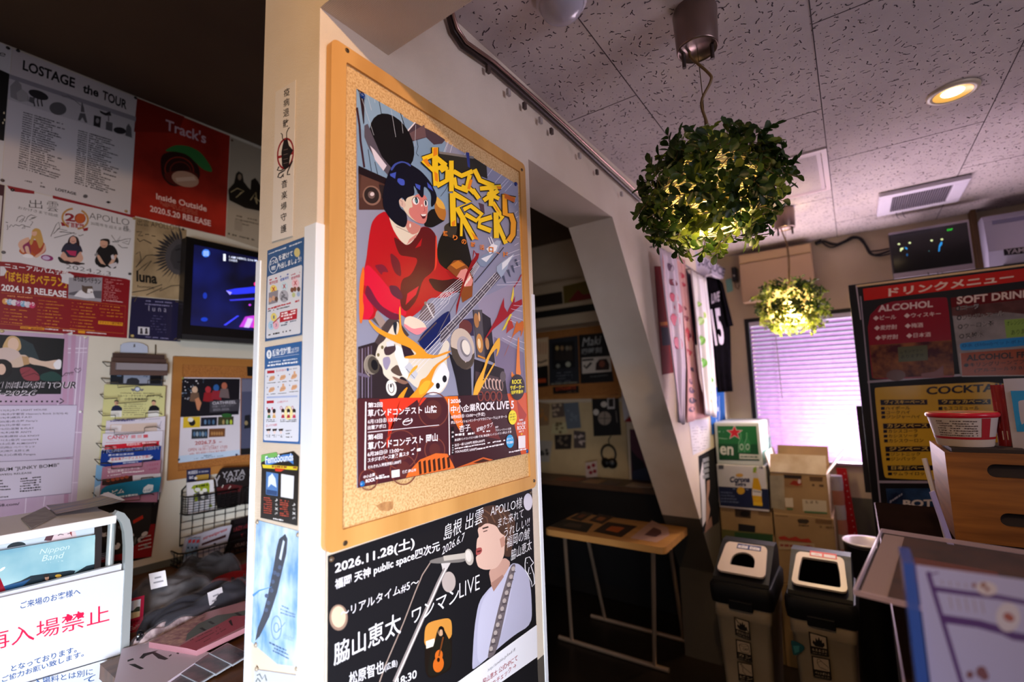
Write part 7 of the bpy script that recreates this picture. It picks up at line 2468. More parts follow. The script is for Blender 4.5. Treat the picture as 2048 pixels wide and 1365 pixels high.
for i, (pts, c, c2, l) in enumerate((([(340, 945), (430, 900), (500, 915), (415, 965)], '#2a1a12', '#7a3a1a', 'dark leaflet at the rear left of the folding table'), ([(470, 960), (540, 918), (640, 935), (560, 985)], '#3a2218', '#a05a2a', 'dark leaflet at the rear of the folding table'), ([(200, 1000), (310, 950), (500, 985), (455, 1042)], '#1c1714', '#4a3a30', 'black leaflet at the front left of the folding table'), ([(500, 1035), (600, 970), (800, 1000), (690, 1075)], '#2a1812', '#a8501e', 'orange picture leaflet at the middle of the folding table'), ([(755, 1080), (900, 960), (1010, 1010), (1020, 1060), (930, 1110)], '#b08a7c', '#5a3a38', 'pale pink leaflet at the right end of the folding table'))):
 a = artZ(TZ + 0.0012)
 a.zm(1040, 760, 3.4125)
 a.sheet(pts, c, 0.001)
 cx_, cy_ = sum(p[0] for p in pts) / len(pts), sum(p[1] for p in pts) / len(pts)
 a.pg([(cx_ + (x - cx_) * .45, cy_ + (y - cy_) * .45) for x, y in pts], c2)
 a.build('leaflet', label=l, cat='leaflet', group='leaflets on the folding table')
# ------------------------------------------------------------------ window with mauve blind
BKF = C('#121014', 0.4)
w = thing('window_1', (0.13, YB, WZ0), None, None)
del_keys = [k for k in ('label', 'category') if k in w]
w['kind'] = 'structure'
b = MB()
fo = 0.026
b.box(WX0 - fo, WX1 + fo, YB - 0.014, YB + 0.06, WZ1, WZ1 + fo, BKF)
b.box(WX0 - fo, WX1 + fo, YB - 0.010, YB + 0.06, WZ0 - 0.016, WZ0, C('#8d8a94', 0.4))
b.box(WX0 - fo, WX0, YB - 0.014, YB + 0.06, WZ0, WZ1, BKF)
b.box(WX1, WX1 + fo, YB - 0.014, YB + 0.06, WZ0, WZ1, BKF)
b.box(0.12, 0.15, YB + 0.035, YB + 0.06, WZ0, WZ1, BKF)
b.build('window_frame', w)
b = MB()
b.box(WX0, WX1, YB + 0.045, YB + 0.049, WZ0, WZ1, glassy('window_glass', '#e8eef4', 0.06, 0.03))
b.build('window_glass', w)
bl = thing('window_blind', (0.1, YB - 0.03, WZ1), 'mauve slatted blind glowing with daylight in the black framed window', 'window blind')
SLM = leafmat('mauve_slat', '#7d5c86', '#8a6892', 0.5)
bx0, bx1 = WX0 + 0.008, WX1 - 0.008
b = MB()
b.box(bx0, bx1, YB - 0.045, YB - 0.012, WZ1 - 0.030, WZ1 - 0.004, C('#b9b0c4', 0.4))
b.build('headrail', bl)
ns, pitch = 31, 0.0272
for i in range(ns):
 z = WZ1 - 0.045 - pitch * i
 dz, dy = 0.0122, 0.0055
 b = MB()
 yc = YB - 0.028
 b.grid(lambda u, v: Vector((bx0 + (bx1 - bx0) * u, yc + dy * (2 * v - 1), z - dz * (2 * v - 1) * -1 + 0.0015 * (1 - (2 * v - 1) ** 2))), 1, 4, SLM)
 b.build('slat', bl)
zb = WZ1 - 0.045 - pitch * ns
b = MB()
b.box(bx0, bx1, YB - 0.038, YB - 0.018, zb - 0.006, zb + 0.008, C('#8a6a90', 0.4))
b.build('bottom_rail', bl)
b = MB()
for x in (bx0 + 0.13, bx0 + 0.6, bx1 - 0.13):
 for dy in (-0.040, -0.016):
  b.tube([(x, YB + dy, WZ1 - 0.03), (x, YB + dy, zb)], 0.0009, C('#cbb6d0', 0.5), 5)
b.tube([(bx0 + 0.145, YB - 0.05, WZ1 - 0.03), (bx0 + 0.15, YB - 0.05, WZ1 - 0.5)], 0.003, C('#d8cede', 0.3), 6)
b.build('cords', bl)
# ------------------------------------------------------------------ wall cabinet, cables, small wall things
BEI = C('#b39472', 0.45)
wc = thing('wall_cabinet', (-0.34, YB, 0.535), 'beige metal wall cabinet above the window left of centre', 'cabinet')
fy = 3.34
c0, c1, c2 = PY(1477, 512, fy), PY(1620, 484, fy), PY(1486, 606, fy)
b = MB()
b.box(c0.x, c1.x, fy + 0.012, YB - 0.001, c2.z, c0.z, BEI)
b.build('body', wc, bevel=0.004)
zs = PY(1478, 529, fy).z
b = MB()
b.box(c0.x, c1.x, fy, fy + 0.012, zs + 0.003, c0.z, C('#bb9c78', 0.45))
b.build('top_panel', wc, bevel=0.003)
b = MB()
b.box(c0.x, c1.x, fy, fy + 0.012, c2.z, zs - 0.003, C('#b7987a', 0.45))
b.build('door', wc, bevel=0.003)
def cy(pts, y, r, m='#141215', n=6):
 out = [PY(px, py, y) for px, py in pts]
 sm = []
 for i in range(len(out) - 1):
  p0, p1, p2, p3 = out[max(i - 1, 0)], out[i], out[i + 1], out[min(i + 2, len(out) - 1)]
  for j in range(5):
   u = j / 5
   sm.append(0.5 * ((2 * p1) + (p2 - p0) * u + (2 * p0 - 5 * p1 + 4 * p2 - p3) * u * u + (3 * p1 - p0 - 3 * p2 + p3) * u ** 3))
 sm.append(out[-1])
 return sm
b = MB()
K_ = C('#17141a', 0.45)
b.tube(cy([(1637, 485), (1650, 484), (1668, 490), (1690, 482), (1705, 474), (1722, 477), (1733, 492), (1748, 510), (1785, 500)], 3.45, 0.006), 0.006, K_)
b.tube(cy([(1640, 482), (1662, 495), (1690, 485), (1712, 476), (1728, 488), (1740, 508), (1760, 512), (1785, 506)], 3.445, 0.005), 0.005, K_)
b.tube(cy([(1645, 481), (1675, 488), (1702, 478), (1724, 480), (1736, 500), (1752, 502), (1785, 496)], 3.455, 0.004), 0.004, K_)
q = PY(1637, 485, 3.45)
b.lathe([(0, -.02), (0.012, -.018), (0.012, .018), (0, .02)], q, K_, 12, (1, 0, 0.3))
b.build('cable_bundle', label='black cables looping along the wall top to the small monitor', cat='cables')
q0, q1 = PY(1462, 535, 3.40), PY(1474, 562, 3.40)
sp = thing('wall_sensor', (q0.x, YB, q1.z), 'small black device on the wall left of the beige cabinet', 'sensor')
b = MB()
b.box(q0.x, q1.x, 3.40, YB - 0.001, q1.z, q0.z, C('#100e10', 0.4))
b.build('body', sp, bevel=0.006)
MB().tube([Vector((q0.x + .012, 3.41, q1.z)), Vector((q0.x + .016, 3.42, q1.z - .04)), Vector((q1.x - .005, 3.44, q1.z - .05)), Vector((q1.x + .004, 3.45, q1.z - .02))], 0.003, C('#6a4a3c', 0.5), 6).build('cable', sp)
MB().lathe([(0.006, 0), (0.006, .003), (0, .004)], Vector(((q0.x + q1.x) / 2, 3.40, q0.z - .06)), C('#c9c4c0', 0.2, 0.5), 12, (0, -1, 0)).build('lens', sp)
a = artY(YB - 0.004, rough=0.4)
a.soft = True
a.sheet([(1451, 560), (1463, 556), (1466, 582), (1454, 586)], '#7fb4b4', 0.002)
a.build('teal_tag', label='small teal tag on the wall under the black device', cat='tag')
# ------------------------------------------------------------------ small monitor on the wall and the white air conditioner
my = 3.22
m0, m1, m2 = PY(1777, 470, my), PY(1936, 437, my), PY(1783, 552, my)
mon = thing('monitor', ((m0.x + m1.x) / 2, YB, m2.z), 'small dark monitor with silver frame high on the window wall', 'monitor')
b = MB()
SV = C('#a49aa4', 0.3, 0.4)
zt_, zb_ = (m0.z + m1.z) / 2, m2.z
fr = 0.012
b.box(m0.x, m1.x, my, my + 0.05, zb_ - 0.02, zt_, C('#1a181b', 0.5))
b.build('case', mon, bevel=0.003)
b = MB()
b.box(m0.x, m1.x, my - 0.006, my, zt_ - fr, zt_, SV)
b.box(m0.x, m1.x, my - 0.006, my, zb_ - 0.02, zb_ + 0.008, SV)
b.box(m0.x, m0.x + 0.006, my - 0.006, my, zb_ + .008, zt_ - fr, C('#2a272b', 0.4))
b.box(m1.x - 0.006, m1.x, my - 0.006, my, zb_ + .008, zt_ - fr, SV)
b.build('frame', mon)
a = artY(my - 0.0015, rough=0.12, spec=0.5)
a.poly([(m0.x + .005, my - .0015, zb_ + .006), (m1.x - .005, my - .0015, zb_ + .006), (m1.x - .005, my - .0015, zt_ - fr + .002), (m0.x + .005, my - .0015, zt_ - fr + .002)], C('#070708', 0.12, 0, 0.5))
a.k = 3
a.zm(1690, 380, 5.251)
G_ = C('#cfe0a0', 0.4, 0, 0.3, 1.2)
for x, y in ((566, 570), (680, 557), (910, 532), (1018, 520)):
 a.el(x, y, 13, 9, G_)
a.pg([(578, 645), (580, 615), (612, 605), (610, 628), (592, 632), (590, 648)], G_)
B_ = C('#2a8fd8', 0.4, 0, 0.3, 0.9)
a.pg([(980, 650), (985, 590), (1005, 548), (1022, 545), (1020, 575), (998, 600), (994, 645)], B_)
a.pg([(628, 598), (655, 612), (655, 628), (635, 620)], B_)
a.el(652, 683, 8, 14, C('#1f5f9a', 0.4, 0, 0.3, 0.7))
a.tx('CH7', (1072, 432), (1130, 424), 18, C('#2ae03a', 0.4, 0, 0.3, 1.2), 0.04)
a.el(882, 643, 7, 5, C('#3a6a6a', 0.4, 0, 0.3, 0.6))
a.build('screen', mon)
b = MB()
b.box((m0.x + m1.x) / 2 - .05, (m0.x + m1.x) / 2 + .05, my + 0.05, YB - 0.001, (zt_ + zb_) / 2 - .05, (zt_ + zb_) / 2 + .05, C('#141214', 0.5))
b.build('wall_mount', mon)
b = MB()
for px in (1856, 1875, 1884):
 q = PY(px, 545, my - 0.03)
 b.tube([q, q + Vector((0.006 if px < 1880 else 0.02, 0.0, -0.05))], 0.0022, C('#0c0b0c', 0.4), 6)
b.build('aerial', mon)
ay = 3.28
a0 = PY(1965, 432, ay)
acx0, acz1 = a0.x, a0.z
acz0 = acz1 - 0.29
wa = thing('air_conditioner', (acx0 + 0.4, YB, acz0), 'white wall air conditioner at the right edge beyond the small monitor', 'air conditioner')
b = MB()
WA = C('#c9c4dc', 0.35)
prof = [(ay + .03, acz1), (ay, acz1 - .03), (ay - .01, acz0 + .10), (ay + .02, acz0 + .02), (ay + .08, acz0), (YB - .001, acz0), (YB - .001, acz1)]
b.prism([(acx0, y, z) for y, z in prof], (0.8, 0, 0), WA)
b.build('body', wa, bevel=0.006)
b = MB()
b.box(acx0 + .05, acx0 + .75, ay + .004, ay + .04, acz0 + .012, acz0 + .03, C('#2a2628', 0.5))
b.build('outlet', wa)
b = MB()
b.box(acx0 + .03, acx0 + .77, ay - .004, ay + .01, acz1 - .055, acz1 - .035, C('#8d8ab0', 0.4))
b.build('intake_strip', wa)
a = artY(ay - 0.013, rough=0.3)
a.zm(1690, 380, 5.251)
a.sheet([(1665, 625), (2200, 560), (2200, 635), (1672, 690)], '#1f1b22', 0.001)
a.tx('YAMAHA', (1688, 678), (2090, 632), 50, '#b3aab4', 0.04)
a.build('name_plate', wa)
# pipe cover between monitor and air conditioner
px0, px1 = PY(1940, 430, 3.42).x, PY(1951, 430, 3.42).x
b = MB()
b.box(px0, px1, 3.40, YB - 0.001, 0.30, ZC - 0.002, noisy('timber', '#5a4028', '#7a5a38', 20, 0.6, 0.1, 5, stretch=(1, 1, 0.1)))
b.build('timber_post', label='brown timber strip on the wall between the monitor and air conditioner', cat='timber')
# ------------------------------------------------------------------ towels and shirts hanging along the partition end
def hung(L, R, proj, m, name, label, cat, fold=0.014, nf=5, nu=40, nv=22, draw=None, bulge=0):
 """cloth between a left and a right edge line, with hanging folds"""
 def edge(E, v):
  n = len(E) - 1
  i = min(int(v * n), n - 1)
  t_ = v * n - i
  return (E[i][0] + (E[i + 1][0] - E[i][0]) * t_, E[i][1] + (E[i + 1][1] - E[i][1]) * t_)
 nrm = proj(None, None)
 def fn(u, v):
  l, r_ = edge(L, v), edge(R, v)
  p = proj(l[0] + (r_[0] - l[0]) * u, l[1] + (r_[1] - l[1]) * u)
  f = fold * (0.3 + 0.7 * v) * math.sin(u * nf * 6.283 + 0.9 * math.sin(v * 3)) + fold * 0.4 * math.sin(u * nf * 14 + v * 2)
  return p + nrm * f
 b = MB()
 b.grid(fn, nu, nv, m)
 o = b.build(name, label=label, cat=cat, solid=0.004)
 if draw:
  class Cloth(Art):
   pass
  a = Art(lambda x, y: fn(x, y) + nrm * 0.0032, nrm, rough=0.8)
  draw(a)
  a.build('print', o)
 return o
pT = lambda x, y: Vector((1, 0, 0)) if x is None else PX(x, y, -0.665)
pT2 = lambda x, y: Vector((1, 0, 0)) if x is None else PX(x, y, -0.684)
PKM = C('#c98a8c', 0.9)
RAIL = C('#8a8088', 0.3, 0.8)
rl = thing('towel_rail', (-0.665, 2.6, 0.66), 'slim metal rail carrying towels along the partition end', 'rail')
r0, r1 = PX(1318, 496, -0.665), PX(1412, 536, -0.665)
MB().tube([r0 + Vector((0, -.03, .004)), Vector((-0.665, 3.02, r0.z + 0.01))], 0.004, RAIL, 8).build('rod', rl)
for y in (r0.y - 0.02, 2.62, 3.0):
 MB().tube([(XP + 0.001, y, r0.z + .006), (-0.665, y, r0.z + .006)], 0.003, RAIL, 6).build('bracket', rl)
def fruit(cols):
 def d(a):
  for (u, v, ru, rv, c) in cols:
   pts = [(u + ru * math.cos(t_ * .5236), v + rv * math.sin(t_ * .5236)) for t_ in range(12)]
   a.pg(pts, c)
 return d
hung([(1350, 510), (1362, 610), (1372, 740), (1372, 846)], [(1368, 521), (1381, 620), (1399, 760), (1420, 832)], pT, C('#dba6a2', 0.9, 0, 0.1), 'towel', 'pink towel with dark grey lettering and red fruit, right of the lilac towel', 'towel', 0.006, 1.5,
     draw=fruit([(.45, .12, .22, .02, '#b02a3c'), (.5, .18, .18, .014, '#b02a3c'), (.4, .34, .16, .010, '#7a2030'), (.45, .39, .3, .012, '#7a2030'), (.5, .47, .36, .036, '#b01c30'), (.52, .47, .1, .014, '#5a2040'), (.45, .56, .34, .014, '#a01c30'), (.55, .64, .18, .010, '#4a3048'), (.3, .73, .18, .018, '#6a4060'), (.3, .79, .22, .022, '#5a3a5a'), (.3, .86, .24, .022, '#4a3048'), (.25, .92, .2, .018, '#5a3a5a')]))
hung([(1318, 497), (1328, 600), (1342, 720), (1357, 842)], [(1350, 510), (1364, 610), (1372, 730), (1366, 850)], lambda x, y: Vector((1, 0, 0)) if x is None else PX(x, y, -0.640), C('#dccbd8', 0.9, 0, 0.1), 'towel', 'pale lilac towel with pink fruit prints nearest the brace', 'towel', 0.007, 1.5,
     draw=fruit([(.55, .10, .2, .026, '#5a3a54'), (.62, .20, .24, .022, '#7a2a40'), (.55, .30, .24, .03, '#c8506a'), (.75, .36, .22, .026, '#c86a80'), (.5, .43, .26, .034, '#d0607c'), (.55, .56, .26, .034, '#d0708a'), (.08, .5, .08, .48, '#cf8f8e')]))
hung([(1367, 535), (1372, 600), (1378, 690)], [(1386, 556), (1390, 620), (1393, 690)], pT2, C('#2a2c42', 0.9), 'towel', 'dark navy towel between the pink towel and green fruit towel', 'towel', 0.006, 1.5)
hung([(1381, 541), (1389, 640), (1398, 740), (1408, 828)], [(1411, 558), (1420, 640), (1428, 740), (1434, 836)], lambda x, y: Vector((1, 0, 0)) if x is None else PX(x, y, -0.640), C('#ddd9dc', 0.9), 'towel', 'white towel with green kiwi prints beside the black shirt', 'towel', 0.010, 2,
     draw=fruit([(.35, .22, .12, .02, '#8ab04a'), (.6, .30, .10, .025, '#9ac05a'), (.35, .34, .16, .03, '#a8cc7a'), (.3, .47, .18, .035, '#6aa82a'), (.3, .62, .18, .035, '#5aa822'), (.72, .68, .12, .012, '#3a8a2a'), (.72, .74, .18, .025, '#4aa02a'), (.7, .83, .14, .022, '#4aa02a'), (.7, .89, .18, .018, '#4aa02a'), (.3, .80, .05, .04, '#7ab03a')]))
# banner behind and shirt on a hanger
A_, B2_ = Vector((-0.668, 2.86, 0)), Vector((-0.612, 3.28, 0))
nv_ = Vector(((B2_ - A_).y, -(B2_ - A_).x, 0)).normalized()
if nv_.x < 0: nv_ = -nv_
def pS(x, y, off=0.0):
 if x is None: return nv_
 d = ray(x, y)
 t_ = (A_ + nv_ * off).dot(nv_) / d.dot(nv_)
 return d * t_
a = Art(lambda x, y: pS(x, y, -0.035), nv_, rough=0.8)
a.zm(1300, 490, 3.594)
a.sheet([(250, 0), (320, 40), (540, 175), (525, 245), (400, 235), (300, 170), (250, 140)], '#b4aec2', 0.004)
a.tx('JUKSUCE', (345, 150), (532, 250), 82, '#5a566a', 0.05, up=(10, -78))
a.build('banner', label='lilac grey banner with blocky letters behind the black shirt', cat='banner')
sh_ = thing('t_shirt', pS(1430, 790), 'black shirt with white number hanging before the window wall', 'shirt')
BT = noisy('black_jersey', '#0a090b', '#100e12', 30, 0.95, spec=0.0)
outer = [(400, 225), (432, 215), (490, 240), (520, 275), (600, 580), (580, 590), (575, 640), (568, 640), (588, 1055), (545, 1055), (487, 1060), (455, 900), (420, 500)]
b = MB()
def tsh(u, v):
 yl = [(402, 232), (425, 480), (450, 800), (487, 1062)]
 yr = [(500, 245), (572, 480), (580, 760), (588, 1055)]
 n = 3
 i = min(int(v * n), 2)
 t_ = v * n - i
 l = (yl[i][0] + (yl[i + 1][0] - yl[i][0]) * t_, yl[i][1] + (yl[i + 1][1] - yl[i][1]) * t_)
 r_ = (yr[i][0] + (yr[i + 1][0] - yr[i][0]) * t_, yr[i][1] + (yr[i + 1][1] - yr[i][1]) * t_)
 x, y = l[0] + (r_[0] - l[0]) * u, l[1] + (r_[1] - l[1]) * u
 return pS(1300 + x / 3.594, 490 + y / 3.594) + nv_ * (0.012 * v * v * math.sin(u * 17) + 0.006 * math.sin(u * 5 + 3 * v))
b.grid(tsh, 30, 24, BT)
b.build('body', sh_, solid=0.006)
for pts in ([(498, 245), (525, 275), (600, 582), (565, 590), (540, 450)],):
 b = MB()
 P = [pS(1300 + x / 3.594, 490 + y / 3.594, 0.012) for x, y in pts]
 b.prism(P, nv_ * -0.02, BT)
 b.build('sleeve', sh_, bevel=0.004)
b = MB()
P = [pS(1300 + x / 3.594, 490 + y / 3.594, -0.02) for x, y in [(420, 300), (400, 232), (402, 260), (440, 420)]]
b.prism(P, nv_ * 0.015, BT)
b.build('sleeve', sh_, bevel=0.003)
a = Art(lambda x, y: pS(1300 + x / 3.594, 490 + y / 3.594, 0.021), nv_, rough=0.7)
a.k = 1
a.tx('15', (470, 728), (540, 715), 260, '#b0a8b4', 0.06, up=(-38, -262))
a.tx('LIVE', (442, 425), (500, 405), 72, '#8a828c', 0.06)
a.build('number', sh_)
b = MB()
hk = [pS(1300 + x / 3.594, 490 + y / 3.594, 0.0) for x, y in [(385, 255), (402, 225), (440, 212), (500, 245)]]
b.tube(hk, 0.004, C('#d0c8d4', 0.3), 6)
q = pS(1300 + 440 / 3.594, 490 + 212 / 3.594, 0)
b.tube([q, q + Vector((0, 0, .03)), Vector((-0.665, 3.0, r0.z + .015))], 0.0022, RAIL, 6)
b.build('hanger', sh_)
# flat things on the partition end behind the towels
def wp(pts, c, name, label, cat, draw=None, d=XP + 0.0015, th=0.001):
 a = artX(d, rough=0.85, spec=0.1)
 a.sheet(pts, c, th)
 if draw: draw(a)
 return a.build(name, label=label, cat=cat)
wp([(1309, 533), (1330, 533), (1352, 745), (1325, 750)], '#7a1c20', 'poster', 'dark red poster behind the pale lilac towel', 'poster', lambda a: (a.pg([(1322, 655), (1340, 655), (1344, 690), (1325, 692)], '#2a2438'), a.pg([(1320, 645), (1340, 643), (1340, 650), (1321, 652)], '#c87a3a')))
def d_list(a):
 for i in range(9):
  a.greek((1382 + i * .4, 858 + 5.6 * i), (1396 + i * .6, 857 + 5.6 * i), 1.6, '#8a8a94', i, 0.6)
  a.greek((1399 + i * .5, 856 + 5.4 * i), (1414 + i * .5, 855 + 5.4 * i), 1.6, '#8a8a94', i + 20, 0.6)
wp([(1378, 842), (1417, 838), (1422, 895), (1386, 911)], '#d6d4dc', 'price_list', 'white price list hanging under the towels', 'list', d_list)
def d_bp(a):
 a.zm(1370, 800, 4.55)
 a.pg([(135, 700), (160, 560), (180, 700), (190, 900), (190, 1100), (160, 1160), (150, 900)], '#d4d2d6')
 a.pg([(200, 740), (225, 730), (225, 820), (210, 900), (230, 1000), (215, 1090), (190, 1150), (195, 950)], '#b08a78')
 for y in (540, 590, 640, 690):
  a.pg([(160, y), (215, y - 20), (220, y + 15), (165, y + 36)], '#8d9298')
 a.pg([(185, 1150), (240, 1060), (250, 1150), (180, 1215)], '#8a6a60')
wp([(1397, 913), (1434, 893), (1438, 1045), (1405, 1066)], '#17171b', 'poster', 'black photo poster on the wall beside the beer boxes', 'poster', d_bp)
wp([(1418, 780), (1448, 770), (1452, 862), (1424, 870)], '#2a64b4', 'banner', 'blue banner edge behind the green fruit towel', 'banner', lambda a: a.tx('ビール', (1432, 850), (1440, 846), 60, '#c9d6ea', 0.04), XP + 0.003)
# ------------------------------------------------------------------ cardboard boxes stacked by the window
CB = noisy('cardboard', '#8f7350', '#a0835c', 5, 0.7, 0.1, 4)
CB2 = noisy('cardboard_dark', '#7d6340', '#8c704a', 5, 0.7, 0.1, 4)
BY = 2.97
def qy(x, y, Y=BY):
 return PY(x, y, Y)
bx = dict(x0=-0.693, x1=-0.44)
def box_thing(x0, x1, y0, y1, z0, z1, m, label, draw=None, name='cardboard_box', group=None):
 o = thing(name, ((x0 + x1) / 2, (y0 + y1) / 2, z0), label, 'box', 'boxes stacked by the window')
 b = MB()
 b.box(x0, x1, y0, y1, z0, z1, m)
 b.build('carton', o, bevel=0.004)
 if draw:
  a = artY(y0 - 0.0012, rough=0.45)
  draw(a)
  a.build('front_print', o)
 return o
zA = qy(1440, 1015).z
zB = zA + 0.241
def d_corona(a):
 a.zm(1370, 800, 4.55)
 a.k = 1
 a.pg([(305, 790), (760, 815), (770, 1000), (320, 965)], '#1a2344')
 a.tx('Corona', (408, 752), (590, 752), 52, '#20284a', 0.06, 0.12)
 a.tx('Extra', (458, 782), (556, 788), 34, '#20284a', 0.05, 0.12)
 a.el(496, 688, 34, 16, '#d0a04a')
 a.el(508, 828, 36, 34, '#d0a028')
 a.pg([(620, 660), (634, 630), (650, 660), (668, 720), (690, 790), (695, 850), (704, 965), (625, 960), (610, 860), (612, 790), (622, 715)], '#d8a41c')
 a.pg([(622, 665), (660, 665), (668, 715), (620, 712)], '#c9c6c4')
 a.pg([(618, 660), (622, 620), (650, 608), (652, 640), (640, 666)], '#8aa83a')
 a.pg([(612, 812), (698, 830), (696, 880), (612, 870)], '#d9d6d4')
 a.tx('Corona', (620, 840), (690, 848), 18, '#20284a', 0.05)
 a.el(656, 896, 20, 18, '#d8b02c')
 a.pg([(620, 930), (706, 940), (704, 968), (622, 962)], '#e0b82a')
 a.pg([(305, 595), (350, 595), (352, 630), (307, 630)], '#5a5a66')
 a.tx('18', (676, 628), (708, 630), 22, '#3a3a4a', 0.05)
 for i in range(4):
  a.greek((325, 850 + 28 * i), (430 + 20 * i, 858 + 28 * i), 16, '#5a6484', i, 0.95)
 a.greek((435, 815), (460, 816), 10, '#8a94b0', 8, 1)
 a.greek((555, 822), (580, 824), 10, '#8a94b0', 9, 1)
box_thing(bx['x0'], bx['x1'], BY, BY + 0.38, zA, zB, C('#d3cfd0', 0.5), 'white and navy beer box with a bottle, under the green beer box', d_corona, 'beer_box')
zC = zB + 0.001
zD = zC + 0.235
def d_green(a):
 a.zm(1370, 800, 4.55)
 a.k = 1
 a.pg([(292, 238), (648, 240), (670, 488), (312, 540)], '#1c6a38')
 a.pg([(300, 400), (662, 408), (676, 540), (314, 540)], '#14502c')
 a.pg([(312, 535), (676, 545), (678, 556), (314, 548)], '#1c4a2c')
 st = []
 for i in range(10):
  r_ = 62 if i % 2 == 0 else 26
  t_ = math.radians(-90 + 36 * i)
  st.append((450 + 1.1 * r_ * math.cos(t_), 300 + r_ * math.sin(t_)))
 a.pg([(450 + (x - 450) * 1.15, 300 + (y - 300) * 1.15) for x, y in st], '#e0dcd8')
 a.pg(st, '#c41c2c')
 a.tx('en', (318, 500), (440, 508), 80, '#e0e2dc', 0.04)
 for x in (505, 560):
  a.pg([(x, 300), (x + 14, 300), (x + 14, 350), (x + 34, 390), (x + 36, 480), (x - 18, 480), (x - 16, 390), (x, 350)], '#2a8048')
  a.ln([(x, 300), (x, 350), (x - 16, 390), (x - 18, 480)], 4, '#8ab898')
  a.el(x + 10, 430, 18, 30, '#a8c4b0')
  a.el(x + 10, 430, 10, 18, '#1c6a38')
 a.pg([(494, 492), (672, 500), (676, 542), (496, 540)], '#c9ccc4')
 a.greek((508, 528), (664, 532), 18, '#4a6a54', 3, 1)
 a.greek((305, 300), (352, 302), 20, '#8ab898', 4, 0.9)
 a.greek((308, 355), (390, 362), 10, '#8ab898', 5, 0.9)
o = box_thing(bx['x0'] + 0.004, bx['x1'] - 0.012, BY + 0.004, BY + 0.40, zC, zD, C('#cfd6d2', 0.5), 'white edged green beer box with a red star, topmost by the window', d_green, 'beer_box')
a = Art(lambda y, z: Vector((bx['x1'] - 0.0108, y, z)), (1, 0, 0), rough=0.45)
a.k = 1
a.pg([(BY + .03, zC + .03), (BY + .37, zC + .03), (BY + .37, zC + .13), (BY + .03, zC + .13)], '#5fa890')
a.pg([(BY + .22, zC + .15), (BY + .3, zC + .15), (BY + .26, zC + .21)], '#c45058')
a.build('side_print', o)
zE = zA - 0.001
def d_br(a):
 a.zm(1370, 800, 4.55)
 a.k = 1
 a.pg([(452, 990), (600, 1005), (598, 1080), (458, 1062)], '#3a2c22')
 a.el(545, 1040, 44, 26, '#15110f')
 a.pg([(665, 1012), (780, 1022), (780, 1060), (668, 1048)], '#7a6040')
 a.greek((335, 1010), (420, 1020), 16, '#7a6040', 3, 0.9)
box_thing(bx['x0'], bx['x1'] + 0.012, BY + 0.006, BY + 0.38, zE - 0.125, zE, CB, 'plain brown box with dark label directly under the white beer box', d_br)
def d_br2(a):
 a.zm(1370, 800, 4.55)
 a.k = 1
 a.pg([(485, 1128), (640, 1148), (638, 1215), (488, 1200)], '#1c1c20')
 a.pg([(335, 1180), (800, 1225), (800, 1365), (340, 1345)], '#5a5a34')
 a.pg([(450, 1205), (800, 1232), (800, 1365), (456, 1350)], '#2a4a2e')
box_thing(bx['x0'], bx['x1'] + 0.016, BY + 0.002, BY + 0.38, zE - 0.36, zE - 0.126, CB, 'brown and green box low in the left stack behind the bins', d_br2)
box_thing(bx['x0'], bx['x1'] + 0.016, BY + 0.002, BY + 0.38, ZF + 0.001, zE - 0.361, CB2, 'brown box on the floor at the foot of the left stack')
# right stack
rx0, rx1 = -0.418, -0.160
z0_ = qy(1660, 1037).z
z1_ = qy(1600, 948).z
ob = thing('open_box', ((rx0 + rx1) / 2, BY, z0_), 'open cardboard box with raised flaps before the window blind', 'box', 'boxes stacked by the window')
b = MB()
ww = 0.004
by1_ = BY + 0.33
b.box(rx0, rx1, BY, BY + ww, z0_, z1_, CB)
b.box(rx0, rx1, by1_ - ww, by1_, z0_, z1_, CB)
b.box(rx0, rx0 + ww, BY + ww, by1_ - ww, z0_, z1_, CB)
b.box(rx1 - ww, rx1, BY + ww, by1_ - ww, z0_, z1_, CB)
b.box(rx0 + ww, rx1 - ww, BY + ww, by1_ - ww, z0_, z0_ + ww, CB)
b.build('carton', ob)
fl_ = C('#b9a98e', 0.6)
def flap(p, q, d, m, nm='flap'):
 b = MB()
 p, q, d = Vector(p), Vector(q), Vector(d)
 n = (q - p).cross(d).normalized() * 0.003
 b.prism([p, q, q + d, p + d], n, m)
 b.build(nm, ob)
flap((rx0, BY, z1_), (rx1, BY, z1_), (0.002, 0.045, 0.092), noisy('taped_flap', '#b09a80', '#cdbfae', 9, 0.35, 0.3, 4))
flap((rx0, by1_, z1_), (rx1, by1_, z1_), (0, 0.05, 0.105), CB)
flap((rx0, BY + .01, z1_), (rx0, by1_, z1_), (-0.02, 0.0, 0.10), C('#cdbfa8', 0.6))
flap((rx1, BY + .01, z1_), (rx1, by1_, z1_), (0.075, 0.02, 0.10), C('#c9c2b8', 0.6))
a = artY(BY - 0.001, rough=0.4)
a.zm(1380, 800, 4.55)
a.k = 1
a.pg([(850, 682), (1018, 692), (1025, 800), (862, 795)], '#8a6844')
a.pg([(850, 682), (1015, 692), (1012, 722), (850, 715)], '#2a2220')
a.pg([(905, 770), (940, 735), (985, 745), (1020, 770), (980, 785)], '#8a2a1c')
a.el(995, 745, 14, 20, '#c4b0b4')
a.pg([(1085, 698), (1208, 705), (1205, 745), (1090, 738)], '#5a4430')
a.greek((1110, 790), (1220, 800), 30, '#5a4430', 4, 0.8)
a.pg([(725, 690), (855, 690), (865, 1005), (740, 985)], noisy('packing_tape', '#8a806c', '#a89c86', 12, 0.25))
a.pg([(862, 895), (935, 895), (942, 980), (870, 975)], '#c4b8a4')
a.pg([(1020, 905), (1240, 920), (1248, 1030), (1030, 1015)], '#b4a892')
